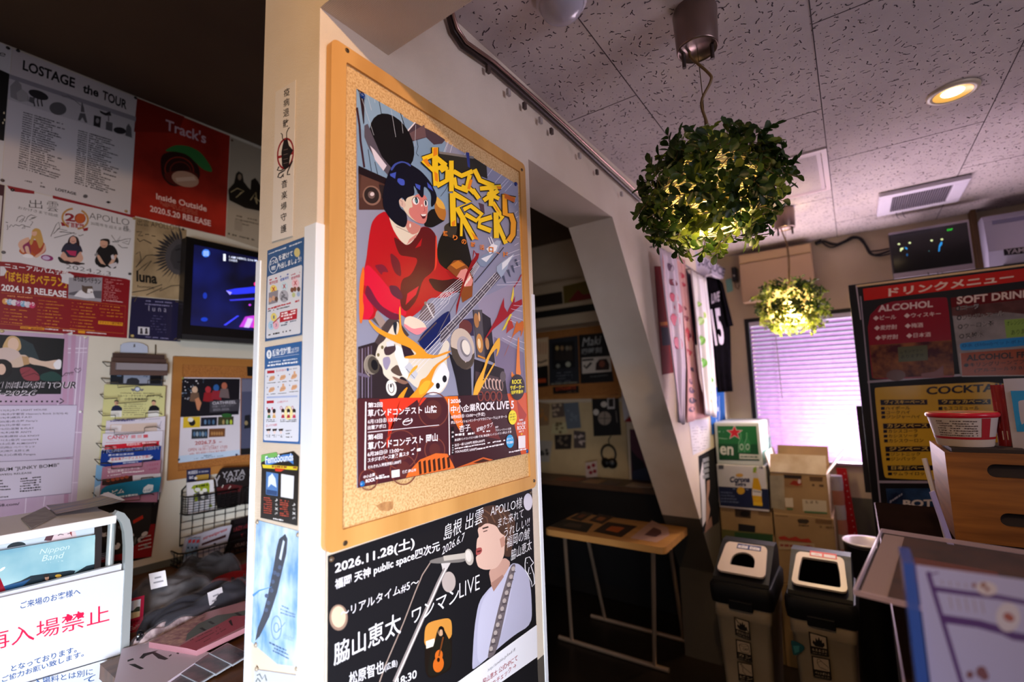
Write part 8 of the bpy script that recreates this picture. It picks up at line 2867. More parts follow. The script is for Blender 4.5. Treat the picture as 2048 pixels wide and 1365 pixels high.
for i, x in enumerate((1050, 1095, 1140)):
 a.tx('たほも'[i], (x, 945), (x + 26, 947), 26, '#4a3c2c', 0.03)
a.pg([(1040, 1012), (1248, 1025), (1248, 1042), (1042, 1030)], '#4a6a44')
a.pg([(880, 985), (935, 990), (935, 1005), (882, 1002)], '#4a6a44')
a.build('front_print', ob)
def d_r2(a):
 a.zm(1380, 800, 4.55)
 a.k = 1
 a.pg([(975, 1095), (1000, 1085), (1070, 1090), (1085, 1110), (1060, 1130), (990, 1122)], '#3a3028')
 a.greek((990, 1150), (1080, 1158), 16, '#3a3028', 3, 1)
 a.pg([(1140, 1085), (1290, 1098), (1292, 1135), (1142, 1122)], '#6a5034')
 a.greek((1180, 1168), (1310, 1180), 26, '#6a5034', 4, 0.9)
 a.pg([(805, 1250), (860, 1240), (900, 1262), (960, 1245), (1010, 1270), (1080, 1262), (1110, 1300), (1060, 1300), (940, 1285), (820, 1275)], '#a03428')
 a.pg([(805, 1290), (1130, 1310), (1140, 1365), (810, 1365)], '#a89478')
 a.greek((820, 1340), (1110, 1350), 26, '#8a4038', 5, 0.9)
 a.greek((780, 1060), (890, 1068), 10, '#6a5034', 6, 0.9)
box_thing(rx0 - 0.002, rx1 + 0.01, BY - 0.002, BY + 0.34, z0_ - 0.36, z0_ - 0.001, CB, 'brown box with red printing under the open box', d_r2)
box_thing(rx0 - 0.002, rx1 + 0.012, BY - 0.002, BY + 0.34, ZF + 0.001, z0_ - 0.361, CB2, 'brown box on the floor at the foot of the right stack')
# ------------------------------------------------------------------ two recycling bins
CREAM = noisy('bin_plastic', '#a8957a', '#b4a184', 8, 0.4)
BLKP = C('#0b0a0c', 0.5, 0, 0.2)
WHP = C('#cfbfb2', 0.35)
def bin_(x0, x1, y0, label, plate, sticker):
 y1 = y0 + 0.36
 xc, yc = (x0 + x1) / 2, (y0 + y1) / 2
 t = thing('recycling_bin', (xc, yc, ZF), label, 'bin', 'recycling bins')
 zr = -0.865
 hw, hd = (x1 - x0) / 2 - 0.012, 0.165
 def rrect(hw, hd, r, z, n=5):
  pts = []
  for sx, sy, a0 in ((1, 1, 0), (-1, 1, 90), (-1, -1, 180), (1, -1, 270)):
   for i in range(n + 1):
    t_ = math.radians(a0 + 90 * i / n)
    pts.append((xc + sx * (hw - r) + r * math.cos(t_), yc + sy * (hd - r) + r * math.sin(t_), z))
  return pts
 def loft(rings, m, b, smooth=True, cap0=True, cap1=True):
  n = len(rings[0])
  vs = [p for r_ in rings for p in r_]
  b.add(vs, [(i * n + k, i * n + (k + 1) % n, (i + 1) * n + (k + 1) % n, (i + 1) * n + k) for i in range(len(rings) - 1) for k in range(n)], m, smooth)
  if cap0: b.add(rings[0], [tuple(range(n))[::-1]], m)
  if cap1: b.add(rings[-1], [tuple(range(n))], m)
 b = MB()
 loft([rrect(hw - 0.03, hd - 0.03, 0.02, ZF + 0.001), rrect(hw - 0.004, hd - 0.004, 0.022, zr - 0.07), rrect(hw, hd, 0.022, zr - 0.068), rrect(hw, hd, 0.022, zr)], CREAM, b)
 b.build('body', t)
 b = MB()
 loft([rrect(hw + 0.008, hd + 0.010, 0.024, zr - 0.012), rrect(hw + 0.012, hd + 0.014, 0.026, zr + 0.02), rrect(hw + 0.012, hd + 0.014, 0.026, zr + 0.055), rrect(hw + 0.004, hd + 0.006, 0.03, zr + 0.068)], BLKP, b)
 b.build('rim', t)
 # sloping hood
 zt0, zt1 = zr + 0.060, -0.688
 yf, ybk = yc - hd - 0.002, yc + hd
 hx = hw - 0.002
 prof = [(yf, zt0), (yf + 0.012, zt0 + 0.024), (yf + 0.20, zt1 - 0.012), (yf + 0.225, zt1), (ybk - 0.03, zt1 - 0.004), (ybk, zt1 - 0.04), (ybk, zt0)]
 b = MB()
 b.prism([(xc - hx, y, z) for y, z in prof], (2 * hx, 0, 0), BLKP)
 b.build('hood', t, bevel=0.014, seg=3)
 # pale face plate on the slope
 p0, p1 = Vector((xc, yf + 0.024, zt0 + 0.038)), Vector((xc, yf + 0.206, zt1 - 0.008))
 up = (p1 - p0)
 L_ = up.length
 up.normalize()
 rt = Vector((1, 0, 0))
 nr = rt.cross(up)
 def fp(u, v, h=0.0):
  w_ = hx - 0.013 - 0.010 * v
  return p0 + rt * (u * w_) + up * (v * L_) + nr * (0.002 + h)
 ol = []
 for sx, sv, a0 in ((1, 1, 0), (-1, 1, 90), (-1, 0, 180), (1, 0, 270)):
  for i in range(6):
   t_ = math.radians(a0 + 18 * i)
   ol.append((sx * 0.80 + 0.20 * math.cos(t_), (0.86 if sv else 0.12) + (0.14 if sv else 0.12) * math.sin(t_)))
 if plate == 'arch':
  hole = [(0.52, 0.24)] + [(0.52 * math.cos(math.radians(k * 15)), 0.42 + 0.28 * math.sin(math.radians(k * 15))) for k in range(13)] + [(-0.52, 0.24)]
  hole = hole + [(-0.26, 0.235), (0, 0.235), (0.26, 0.235)]
 else:
  hole = [(0.74, 0.10), (0.78, 0.14), (0.78, 0.5), (0.74, 0.78), (0.70, 0.84), (0.35, 0.84), (0, 0.84), (-0.35, 0.84), (-0.70, 0.84), (-0.74, 0.78), (-0.78, 0.5), (-0.78, 0.14), (-0.74, 0.10), (-0.35, 0.095), (0, 0.095), (0.35, 0.095)]
 import bmesh
 bm = bmesh.new()
 b = MB()
 th_ = 0.007
 # ring between outline and hole, matched by angle
 m_ = 72
 def at(poly, ang):
  cx_, cy_ = 0, 0.48
  best = None
  for i in range(len(poly)):
   (xa, ya), (xb, yb_) = poly[i], poly[(i + 1) % len(poly)]
   xa, xb, ya2, yb2 = xa, xb, (ya - cy_) * 2, (yb_ - cy_) * 2
   dx, dy = math.cos(ang), math.sin(ang)
   den = dx * (yb2 - ya2) - dy * (xb - xa)
   if abs(den) < 1e-9: continue
   t_ = (xa * (yb2 - ya2) - ya2 * (xb - xa)) / den
   s_ = (xa * dy - ya2 * dx) / den
   if t_ > 0 and -1e-6 <= s_ <= 1 + 1e-6 and (best is None or t_ < best): best = t_
  t_ = best or 0.5
  return (t_ * math.cos(ang), cy_ + t_ * math.sin(ang) / 2)
 bm.free()
 O = [at(ol, 2 * math.pi * k / m_) for k in range(m_)]
 I = [at(hole, 2 * math.pi * k / m_) for k in range(m_)]
 top_o = [fp(u, v, th_) for u, v in O]
 top_i = [fp(u, v, th_) for u, v in I]
 bot_o = [fp(u, v, -0.001) for u, v in O]
 bot_i = [fp(u * 0.96, 0.48 + (v - 0.48) * 0.94, -0.001) for u, v in I]
 ringf = [(k, (k + 1) % m_, m_ + (k + 1) % m_, m_ + k) for k in range(m_)]
 b.add(top_o + top_i, ringf, WHP)
 b.add(top_o + bot_o, ringf, WHP, True)
 b.add(top_i + bot_i, ringf, C('#8d857e', 0.4), True)
 o = b.build('face_plate', t)
 b = MB()
 b.poly([fp(u * 0.97, 0.48 + (v - 0.48) * 0.95, 0.0005) for u, v in I], C('#020202', 0.9, 0, 0.0))
 b.build('opening', t)
 # label on the plate top
 b = MB()
 cc = '#1f3470' if plate == 'arch' else '#c41c2c'
 A = lambda u, v: fp(u, v, th_ + 0.0006)
 a = Art(lambda u, v: fp(u, v, th_ + 0.0006), nr, rough=0.35)
 vv = 0.80 if plate == 'arch' else 0.90
 a.pg([(-0.42, vv), (0.72, vv), (0.72, vv + 0.17), (-0.42, vv + 0.17)], cc)
 a.pg([(-0.37, vv + .025), (0.10, vv + .025), (0.10, vv + .115), (-0.37, vv + .115)], '#d4d0d8')
 a.pg([(0.18, vv + .025), (0.66, vv + .025), (0.66, vv + .115), (0.18, vv + .115)], '#d4d0d8')
 if plate == 'arch':
  a.tx('カン', (-0.28, vv + .045), (0.0, vv + .045), -0.05, '#4a3a34', 0.03)
  a.tx('ビン', (0.26, vv + .045), (0.56, vv + .045), -0.05, '#4a3a34', 0.03)
  a.tx('もえない', (-0.2, vv + .13), (0.5, vv + .13), -0.025, '#c9cfe0', 0.03)
 else:
  a.tx('火', (-0.22, vv + .045), (0.0, vv + .045), -0.05, '#a03038', 0.03)
 a.build('label', t)
 # pictogram stickers down the front
 a = artY(yc - hd - 0.0035, rough=0.4)
 a.zm(1380, 1040, 4.2)
 a.k = 0
 BLK, PAL = '#15110e', '#a4937c'
 for (pts, kind, txt) in sticker:
  (xa, ya), (xb, yb_), (xc_, yc_), (xd, yd) = pts
  a.pg(pts, BLK)
  f = lambda u, v: (xa + (xb - xa) * u + ((xd - xa) * (1 - u) + (xc_ - xb) * u) * v, ya + (yb_ - ya) * u + ((yd - ya) * (1 - u) + (yc_ - yb_) * u) * v)
  a.pg([f(.08, .06), f(.92, .06), f(.92, .64), f(.08, .64)], PAL)
  if kind in ('flame', 'noflame'):
   a.pg([f(.3, .62), f(.16, .48), f(.22, .34), f(.32, .42), f(.36, .2), f(.46, .32), f(.54, .12), f(.6, .3), f(.68, .22), f(.7, .4), f(.8, .34), f(.82, .5), f(.7, .62)], BLK)
  if kind == 'noflame':
   a.ln([f(.1, .08), f(.3, .3)], 7, BLK)
   a.ln([f(.9, .62), f(.75, .45)], 7, BLK)
  if kind == 'can':
   a.ln([f(.2, .26), f(.3, .2), f(.72, .14), f(.8, .2), f(.86, .5), f(.78, .58), f(.34, .6), f(.28, .55), f(.2, .26)], 4, BLK)
   a.ln([f(.2, .26), f(.5, .3), f(.8, .2)], 3, BLK)
   a.tx('CAN', f(.42, .5), f(.76, .46), 22, BLK, 0.03)
  if kind == 'bottle':
   a.ln([f(.2, .12), f(.34, .3), f(.32, .5), f(.5, .62)], 4, BLK)
   a.ln([f(.28, .1), f(.42, .28), f(.85, .5)], 4, BLK)
   a.ln([f(.16, .14), f(.3, .08)], 5, BLK)
  if kind == 'pet':
   a.ln([f(.3, .14), f(.42, .1), f(.5, .18), f(.86, .42), f(.84, .6), f(.4, .5), f(.28, .3), f(.3, .14)], 4, BLK)
   for k in range(5):
    a.ln([f(.5 + .07 * k, .46 + .025 * k), f(.48 + .08 * k, .6)], 2, BLK)
   a.ln([f(.28, .3), f(.5, .18)], 3, BLK)
  a.tx(txt, f(.1, .86), f(.9, .86), 24, PAL, 0.04)
  a.greek(f(.12, .96), f(.88, .96), 6, PAL, 3, 0.9)
 if plate != 'arch':
  a.soft = True
  a.pg([(845, 1010), (900, 1025), (960, 1060), (965, 1090), (900, 1140), (865, 1140), (855, 1080)], '#1c4a50')
  a.pg([(865, 1060), (920, 1060), (915, 1110), (880, 1125)], '#3a7a7c')
  a.soft = False
 a.build('stickers', t)
 b = MB()
 b.box(xc - 0.045, xc + 0.045, yc - hd - 0.022, yc - hd - 0.004, zr - 0.024, zr + 0.012, BLKP)
 b.build('latch', t, bevel=0.004)
 return t
bin_(-0.572, -0.334, 2.165, 'cream recycling bin with arched opening and blue label, left of the pair', 'arch',
     [([(368, 815), (498, 855), (512, 1015), (380, 968)], 'noflame', '燃えないゴミ'), ([(382, 1003), (512, 1035), (526, 1203), (394, 1165)], 'can', 'カン'), ([(396, 1188), (526, 1216), (540, 1380), (408, 1350)], 'bottle', 'ビン')])
bin_(-0.298, -0.062, 2.165, 'cream recycling bin with wide square opening and red label, right of the pair', 'square',
     [([(995, 940), (1152, 985), (1168, 1150), (1012, 1125)], 'flame', 'もえるゴミ'), ([(1020, 1142), (1175, 1172), (1192, 1345), (1036, 1318)], 'pet', 'ペットボトル')])
# tall black bin with a silver inside
c_ = Vector((-0.022, 2.78, ZF))
tb = thing('tall_bin', c_, 'tall black round bin with silver lining beside the menu board', 'bin')
zr_ = -0.717 + EYE
MB().lathe([(0.072, 0.001), (0.075, 0.004), (0.089, zr_ - 0.02), (0.089, zr_ - 0.008), (0.086, zr_ - 0.02), (0.07, zr_ - 0.3), (0, zr_ - 0.3)], c_, C('#0c0b0d', 0.4), 40).build('outer_shell', tb)
MB().lathe([(0.089, zr_ - 0.008), (0.094, zr_ - 0.003), (0.092, zr_ + 0.003), (0.083, zr_), (0.066, zr_ - 0.08), (0.046, zr_ - 0.15), (0, zr_ - 0.16)], c_, C('#d4ccd6', 0.35, 0.3), 40, caps=False).build('silver_liner', tb)
# red perforated bar and striped roll by the wall
p0, p1 = PY(1664, 936, 3.43), PY(1690, 936, 3.43)
RB = C('#b0141e', 0.4)
rbar = thing('perforated_bar', (p0.x + .04, 3.43, ZF), 'red perforated metal bar leaning on the wall under the window', 'metal bar')
b = MB()
w_ = 0.05
xt_, xb_ = PY(1682, 936, 3.43).x, PY(1704, 1065, 3.43).x
sl = (xb_ - xt_) / (p0.z - PY(1704, 1065, 3.43).z)
x_at = lambda z: xt_ + (p0.z - z) * sl
b.prism([(x_at(p0.z) - w_ / 2, 3.43, p0.z), (x_at(p0.z) + w_ / 2, 3.43, p0.z), (x_at(ZF) + w_ / 2, 3.43, ZF), (x_at(ZF) - w_ / 2, 3.43, ZF)], (0, 0.012, 0), RB)
b.build('bar', rbar)
b = MB()
for i in range(28):
 z = p0.z - 0.03 - 0.033 * i
 b.lathe([(0.0032, 0.0), (0.0032, 0.0006), (0, 0.0006)], (x_at(z) + 0.012, 3.4296, z), C('#d8b8b4', 0.5), 8, (0, -1, 0))
b.build('bolt_holes', rbar)['kind'] = 'stuff'
pr = PY(1672, 950, 3.36)
b = MB()
ST1, ST2 = C('#c98870', 0.6), C('#cfcac8', 0.6)
for i in range(12):
 z1 = pr.z - 0.005 - 0.08 * i
 b.lathe([(0.034, -0.08), (0.036, -0.04), (0.034, 0)], (pr.x - 0.006, 3.36, max(z1, ZF + .08)), ST1 if i % 2 else ST2, 18)
b.build('striped_roll', label='orange and white striped roll standing beside the red bar', cat='roll')
# ------------------------------------------------------------------ drink menu board
MY = 2.60
mb0, mb1 = PY(1700, 571, MY), PY(1742, 1003, MY)
mx0 = 0.0145
mx1, mz1, mz0 = mx0 + 0.62, mb0.z + 0.002, -0.76
mb = thing('menu_board', ((mx0 + mx1) / 2, MY + 0.02, ZF), 'black framed drink menu board with red and yellow panels at the right', 'menu board')
b = MB()
b.box(mx0, mx1, MY, MY + 0.03, mz0, mz1, C('#0d0b0f', 0.3, 0, 0.45))
b.build('frame', mb, bevel=0.003)
b = MB()
for x in (mx0 + 0.02, mx1 - 0.05):
 b.box(x, x + 0.03, MY + 0.031, MY + 0.06, ZF, mz1 - 0.1, C('#1a171c', 0.4))
b.build('stand', mb)
b = MB()
ps0, ps1 = PY(1714, 812, MY + .05), PY(1744, 985, MY + .05)
b.box(ps0.x - 0.004, ps0.x + 0.022, MY + 0.034, MY + 0.058, ps1.z, ps0.z, C('#2c2a30', 0.4, 0.3))
b.build('side_bar', mb)
a = artY(MY - 0.0015, rough=0.16, spec=0.55)
TRIM = '#d8b88a'
a.zm(1690, 380, 5.251)
a.k = 1
a.pg([(110, 1003), (2060, 756), (2060, 778), (128, 1022)], TRIM)
a.pg([(110, 1003), (128, 1020), (170, 1365), (160, 1365)], '#b0a0a8')
a.pg([(188, 1040), (2030, 805), (2030, 938), (200, 1165)], '#b81c16')
a.tx('ドリンクメニュー', (455, 1122), (1772, 955), 88, '#dcc4b4', 0.055)
a.zm(1690, 540, 2.844)
a.pg([(85, 150), (92, 150), (205, 1325), (196, 1325)], '#8d8390')
a.pg([(128, 632), (1110, 560), (1110, 572), (128, 645)], '#8d8390')
a.pg([(190, 1200), (1110, 1205), (1110, 1218), (192, 1214)], '#8d8390')
# ALCOHOL panel
a.soft = True
a.pg([(120, 195), (570, 152), (585, 170), (625, 605), (610, 612), (160, 625), (150, 600)], '#7a1426')
a.soft = False
a.pg([(140, 430), (608, 400), (622, 600), (160, 618)], noisy('bottles_print', '#3a1018', '#7a4a2a', 24, 0.2, 0, 5, lo=0.4, hi=0.65))
a.tx('ALCOHOL', (188, 240), (500, 212), 38, '#c9b4b4', 0.05)
for s_, x, y, w_ in (('◆ビール', 160, 290, 130), ('◆ウィスキー', 335, 276, 210), ('◆麦焼酎', 166, 346, 130), ('◆梅酒', 340, 334, 104), ('◆芋焼酎', 172, 402, 130), ('◆日本酒', 348, 390, 140)):
 a.tx(s_, (x, y), (x + w_, y - 0.06 * w_), 28, '#c9b4b4', 0.03)
a.pg([(300, 440), (468, 428), (472, 515), (305, 525)], '#4a4a30')
a.tx('レモンサワー', (318, 478), (440, 466), 18, '#1c1a12', 0.0)
a.tx('あります!!!', (318, 506), (445, 494), 20, '#1c1a12', 0.0)
a.el(290, 600, 55, 32, '#5a3a34')
a.pg([(430, 590), (510, 580), (560, 540), (560, 610), (440, 615)], '#6a2a20')
# SOFT DRINK panel
a.pg([(600, 160), (1110, 95), (1110, 230), (610, 265)], '#5a1016')
a.pg([(608, 235), (1110, 190), (1110, 600), (655, 600)], noisy('grey_print', '#6a666a', '#8a858a', 12, 0.2))
a.pg([(606, 215), (1000, 170), (1110, 160), (1110, 260), (900, 240), (760, 270), (610, 262)], noisy('cola_print', '#2a1416', '#5a3a3a', 14, 0.2))
a.tx('SOFT DRINK', (636, 197), (1062, 155), 44, '#cdb9b4', 0.05)
for s_, x, y, w_ in (('◎コーラ', 628, 236, 135), ('◎ジンジャエール', 636, 290, 268), ('◎ウーロン茶', 642, 340, 205), ('◎炭酸水', 650, 394, 138)):
 a.tx(s_, (x, y), (x + w_, y - 0.11 * w_), 30, '#17141a', 0.03, halo=('#b4aeb2', 0.06))
a.pg([(906, 285), (1100, 270), (1110, 372), (918, 388)], '#7a9a4a')
a.tx('オレンジジュース', (920, 318), (1080, 302), 26, '#22301a', 0.0)
a.tx('あります!', (945, 372), (1060, 358), 28, '#22301a', 0.0)
a.soft = True
a.pg([(652, 425), (665, 415), (1110, 372), (1110, 425), (668, 462), (655, 450)], '#1c7ac0')
a.soft = False
a.tx('◎水 (550ml)ペットボトル', (665, 446), (1040, 418), 24, '#0e4a80', 0.03)
a.pg([(655, 475), (1110, 440), (1110, 600), (665, 604)], '#8a4022')
a.ln([(655, 475), (665, 606), (1110, 600)], 5, '#a8a2a6')
a.tx('ALCOHOL FREE', (690, 520), (1090, 496), 36, '#2a1a14', 0.055)
a.tx('●キリングリーンズフリー', (676, 556), (1090, 531), 26, '#241610', 0.03)
a.tx('(アルコール分 0.00%)', (736, 588), (1090, 566), 26, '#241610', 0.03)
# COCKTAIL panel
a.soft = True
a.pg([(165, 680), (180, 668), (1110, 625), (1110, 1210), (240, 1190), (220, 1170)], '#b8922a')
a.soft = False
a.tx('COCKTAIL', (462, 712), (920, 690), 46, '#1a1622', 0.06)
CK = '#1a1622'
for s_, x, y, w_ in (('ヴィスキーベース', 200, 768, 268), ('ウォッカベース', 528, 766, 300), ('カシスベース', 215, 903, 268), ('ジンベース', 228, 1034, 260), ('日本酒ベース', 240, 1142, 260)):
 a.pg([(x, y - 28), (x + w_, y - 30), (x + w_ + 2, y), (x + 3, y + 3)], CK)
 a.tx(s_, (x + 24, y - 4), (x + w_ - 14, y - 6), 22, '#c4a44a', 0.035)
for s_, x, y, w_ in (('■ハイボール', 204, 799, 166), ('■コークハイ', 206, 824, 164), ('■ジンジャーハイ', 208, 849, 220), ('■カシスコーラ', 218, 930, 195), ('■カシスソーダ', 220, 957, 195), ('■カシスウーロン', 222, 984, 225), ('■ジントニック', 232, 1062, 196), ('■ジンバック', 234, 1088, 168), ('■サムライロック', 244, 1172, 240), ('■モスコミュール', 532, 800, 230)):
 a.tx(s_, (x, y), (x + w_, y - 3), 21, CK, 0.03)
# bottom panel
a.pg([(232, 1245), (1110, 1238), (1110, 1420), (250, 1420)], noisy('night_print', '#141c30', '#2a4466', 12, 0.2, lo=0.45, hi=0.7))
a.tx('BOTTLE', (330, 1352), (640, 1346), 42, '#c4b8b0', 0.06)
a.greek((255, 1330), (325, 1285), 16, '#8a8a9a', 3, 0.8)
a.build('menu_print', mb)
# ------------------------------------------------------------------ bar counter with crate, riser and sign
CT = -0.39
cx0 = 0.018
bc = thing('bar_counter', (0.7, 1.3, ZF), 'dark bar counter at the right foreground', 'counter')
b = MB()
DKC = noisy('dark_counter', '#140d0c', '#1e1412', 4, 0.9, 0.03, 5, spec=0.0)
b.box(cx0, 1.6, 0.50, 2.02, CT - 0.035, CT, DKC)
b.build('worktop', bc, bevel=0.004)
b = MB()
b.box(cx0 + 0.01, 1.58, 0.53, 2.0, ZF, CT - 0.035, C('#120d0c', 0.5))
b.build('base', bc)
b = MB()
b.box(cx0 - 0.002, cx0 + 0.001, 0.50, 2.02, CT - 0.033, CT - 0.002, C('#7d6a80', 0.25, 0.3))  # violet sheen on the counter edge, put in as a coloured strip
b.build('edge_sheen', bc)
# wooden crate
CYf = 1.62
k0, k1 = PY(1889, 905, CYf), PY(1896, 1074, CYf)
kx0, kz1, kz0 = k0.x, k0.z, CT + 0.001
kx1, kyb = kx0 + 0.40, CYf + 0.30
WD = noisy('crate_wood', '#70421a', '#935c26', 7, 0.42, 0.06, 6, stretch=(0.6, 0.6, 7))
kr = thing('wooden_crate', ((kx0 + kx1) / 2, CYf + .15, kz0), 'brown wooden crate with slotted handles on the bar counter', 'crate')
def slotted(y0, y1, name):
 b = MB()
 H_ = kz1 - kz0
 rows = [(0.0, 0.205), (0.355, 0.735), (0.885, 1.0)]
 for (a0, a1) in rows:
  b.box(kx0, kx1, y0, y1, kz0 + H_ * a0, kz0 + H_ * a1, WD)
 for (a0, a1) in ((0.205, 0.355), (0.735, 0.885)):
  z0s, z1s = kz0 + H_ * a0, kz0 + H_ * a1
  r_ = (z1s - z0s) / 2
  xs = kx0 + (0.073 if a0 > 0.3 else 0.084)
  xe = kx1 - (0.073 if a0 > 0.3 else 0.084)
  zc_ = (z0s + z1s) / 2
  arc = [(xs + r_ - r_ * math.sin(t_), y0, zc_ + r_ * math.cos(t_)) for t_ in [math.pi * i / 10 for i in range(11)]]
  arc2 = [(xe - r_ + r_ * math.sin(t_), y0, zc_ + r_ * math.cos(t_)) for t_ in [math.pi * i / 10 for i in range(11)]]
  b.prism([(kx0, y0, z1s)] + arc + [(kx0, y0, z0s)], (0, y1 - y0, 0), WD)
  b.prism([(kx1, y0, z1s)] + arc2 + [(kx1, y0, z0s)], (0, y1 - y0, 0), WD)
 b.build(name, kr)
slotted(CYf, CYf + 0.012, 'front_panel')
b = MB()
b.box(kx0, kx1, kyb - 0.012, kyb, kz0, kz1, WD)
b.build('back_panel', kr)
for x in (kx0, kx1 - 0.012):
 b = MB()
 b.box(x, x + 0.012, CYf + 0.012, kyb - 0.012, kz0, kz1, WD)
 b.build('side_panel', kr)
b = MB()
b.box(kx0 + 0.012, kx1 - 0.012, CYf + 0.012, kyb - 0.012, kz0, kz0 + 0.008, WD)
b.build('bottom_panel', kr)
# things in the crate
ncx = PY(1922, 828, CYf + 0.10)
cupr = 0.073
zl = ncx.z + 0.004
def noodle(c, ztop, label):
 t = thing('noodle_cup', (c.x, c.y, ztop - 0.085), label, 'noodle cup', 'noodle cups in the crate')
 b = MB()
 b.lathe([(cupr * 0.74, -0.085), (cupr * 0.76, -0.083), (cupr * 0.93, -0.012), (cupr * 0.96, -0.008)], (c.x, c.y, ztop), C('#c9b6a4', 0.45), 48)
 b.build('cup', t)
 b = MB()
 cols = ['#b4a49c', '#b4a49c', '#8a1c24', '#c8c0b8', '#a8281e']
 b.lathe([(cupr * 0.945, -0.012), (cupr * 0.80, -0.066)], (c.x, c.y, ztop), C('#b9aca4', 0.45), 48)
 o = b.build('wrapper', t)
 a = Art(lambda an, h: Vector((c.x + (cupr * (0.80 + 0.145 * (h + 0.066) / 0.054) + 0.0006) * math.cos(math.radians(an)), c.y + (cupr * (0.80 + 0.145 * (h + 0.066) / 0.054) + 0.0006) * math.sin(math.radians(an)), ztop + h)), (0, 0, 0))
 for i in range(7):
  a.greek((215, -0.022 - 0.006 * i), (288, -0.022 - 0.006 * i), -0.0035, '#5a4a48', i, 0.85, 3)
 for k in range(6):
  a.pg([(295 + 3 * k, -0.066), (298 + 3 * k, -0.066), (298 + 3 * k, -0.013), (295 + 3 * k, -0.013)], '#9a1c22')
 for k in range(30):
  a.pg([(180 + 6 * k, -0.066), (186 + 6 * k, -0.066), (186 + 6 * k, -0.060), (180 + 6 * k, -0.060)], '#9a1c22')
 a.build('lettering', o)
 b = MB()
 b.lathe([(cupr * 0.955, -0.012), (cupr, -0.009), (cupr * 1.01, -0.004), (cupr * 0.97, 0.0), (cupr * 0.93, 0.001)], (c.x, c.y, ztop), C('#b8182c', 0.3), 48)
 b.build('rim', t)
 a = Art(lambda x, y: Vector((c.x + x, c.y + y, ztop + 0.0012)), (0, 0, 1), rough=0.3)
 a.el(0, 0, cupr * 0.95, cupr * 0.95, '#c8905a', 0, 40)
 a.soft = True
 a.pg([(-0.06, -0.01), (-0.02, -0.05), (0.02, -0.02), (0.06, 0.02), (0.02, 0.06), (-0.03, 0.02)], '#d8b48a')
 a.pg([(-0.03, -0.02), (0.01, -0.03), (0.05, -0.01), (0.02, 0.012), (-0.02, 0.01)], '#8a2438')
 a.pg([(-0.055, 0.01), (-0.03, -0.01), (-0.02, 0.04), (-0.045, 0.045)], '#b83a2a')
 a.pg([(0.02, 0.03), (0.05, 0.03), (0.04, 0.055), (0.015, 0.06)], '#c83a2a')
 a.soft = False
 a.el(-0.012, -0.052, 0.011, 0.009, '#6a9a94')
 a.build('lid', t)
noodle(Vector((ncx.x, CYf + 0.10, 0)), zl, 'red rimmed noodle cup rising out of the wooden crate')
b = MB()
zz = zl - 0.085
b.box(kx0 + 0.016, kx0 + 0.15, CYf + 0.02, CYf + 0.19, kz0 + 0.009, zz - 0.001, C('#2c2018', 0.7))
b.build('carton', label='small brown carton inside the wooden crate under the noodle cup', cat='carton')
def pack(x0, x1, y, z0, z1, c, label, draw, tilt=0.0, d=0.05):
 t = thing('snack_packet', ((x0 + x1) / 2, y, z0), label, 'packet', 'packets in the crate')
 b = MB()
 def fn(u, v):
  th_ = d * math.sin(math.pi * u) ** 0.5 * math.sin(math.pi * min(max(v, 0.02), 0.98)) ** 0.4
  return th_
 b.grid(lambda u, v: Vector((x0 + (x1 - x0) * u + tilt * v, y - fn(u, v) / 2, z0 + (z1 - z0) * v)), 12, 14, C(c, 0.25))
 b.grid(lambda u, v: Vector((x0 + (x1 - x0) * u + tilt * v, y + fn(u, v) / 2, z0 + (z1 - z0) * v)), 12, 14, C(c, 0.25))
 b.build('bag', t)
 a = Art(lambda u, v: Vector((x0 + (x1 - x0) * u + tilt * v, y - fn(u, v) / 2 - 0.0008, z0 + (z1 - z0) * v)), (0, -1, 0), rough=0.3)
 draw(a)
 a.build('print', t)
pk = PY(1990, 765, CYf + 0.17)
def gs(a):
 a.pg([(.1, .3), (.9, .35), (.9, .6), (.1, .55)], '#1c3a24')
 a.pg([(.2, .7), (.8, .66), (.8, .9), (.2, .88)], '#a83a2a')
 a.pg([(.3, .62), (.7, .62), (.7, .68), (.3, .68)], '#d8c4b4')
pack(PY(1984, 800, CYf + .12).x, PY(2012, 800, CYf + .12).x, CYf + 0.12, kz0 + 0.01, PY(2000, 770, CYf + .12).z, '#8a1f22', 'red and green snack packet beside the noodle cup', gs, 0.0, 0.03)
def wsn(a):
 for i in range(12):
  v = 0.92 - 0.055 * i
  for j in range(5):
   a.greek((.3 + .13 * j, v), (.42 + .13 * j, v), -0.02, '#6a6a74', i * 5 + j, 0.9)
 a.pg([(.04, .66), (.18, .66), (.18, .92), (.04, .92)], '#2a88b8')
pack(PY(2010, 765, CYf + .06).x, kx1 - 0.03, CYf + 0.075, kz0 + 0.009, PY(2010, 758, CYf + .06).z, '#b9b2b8', 'white and blue printed packet standing at the right in the crate', wsn, 0.0, 0.04)
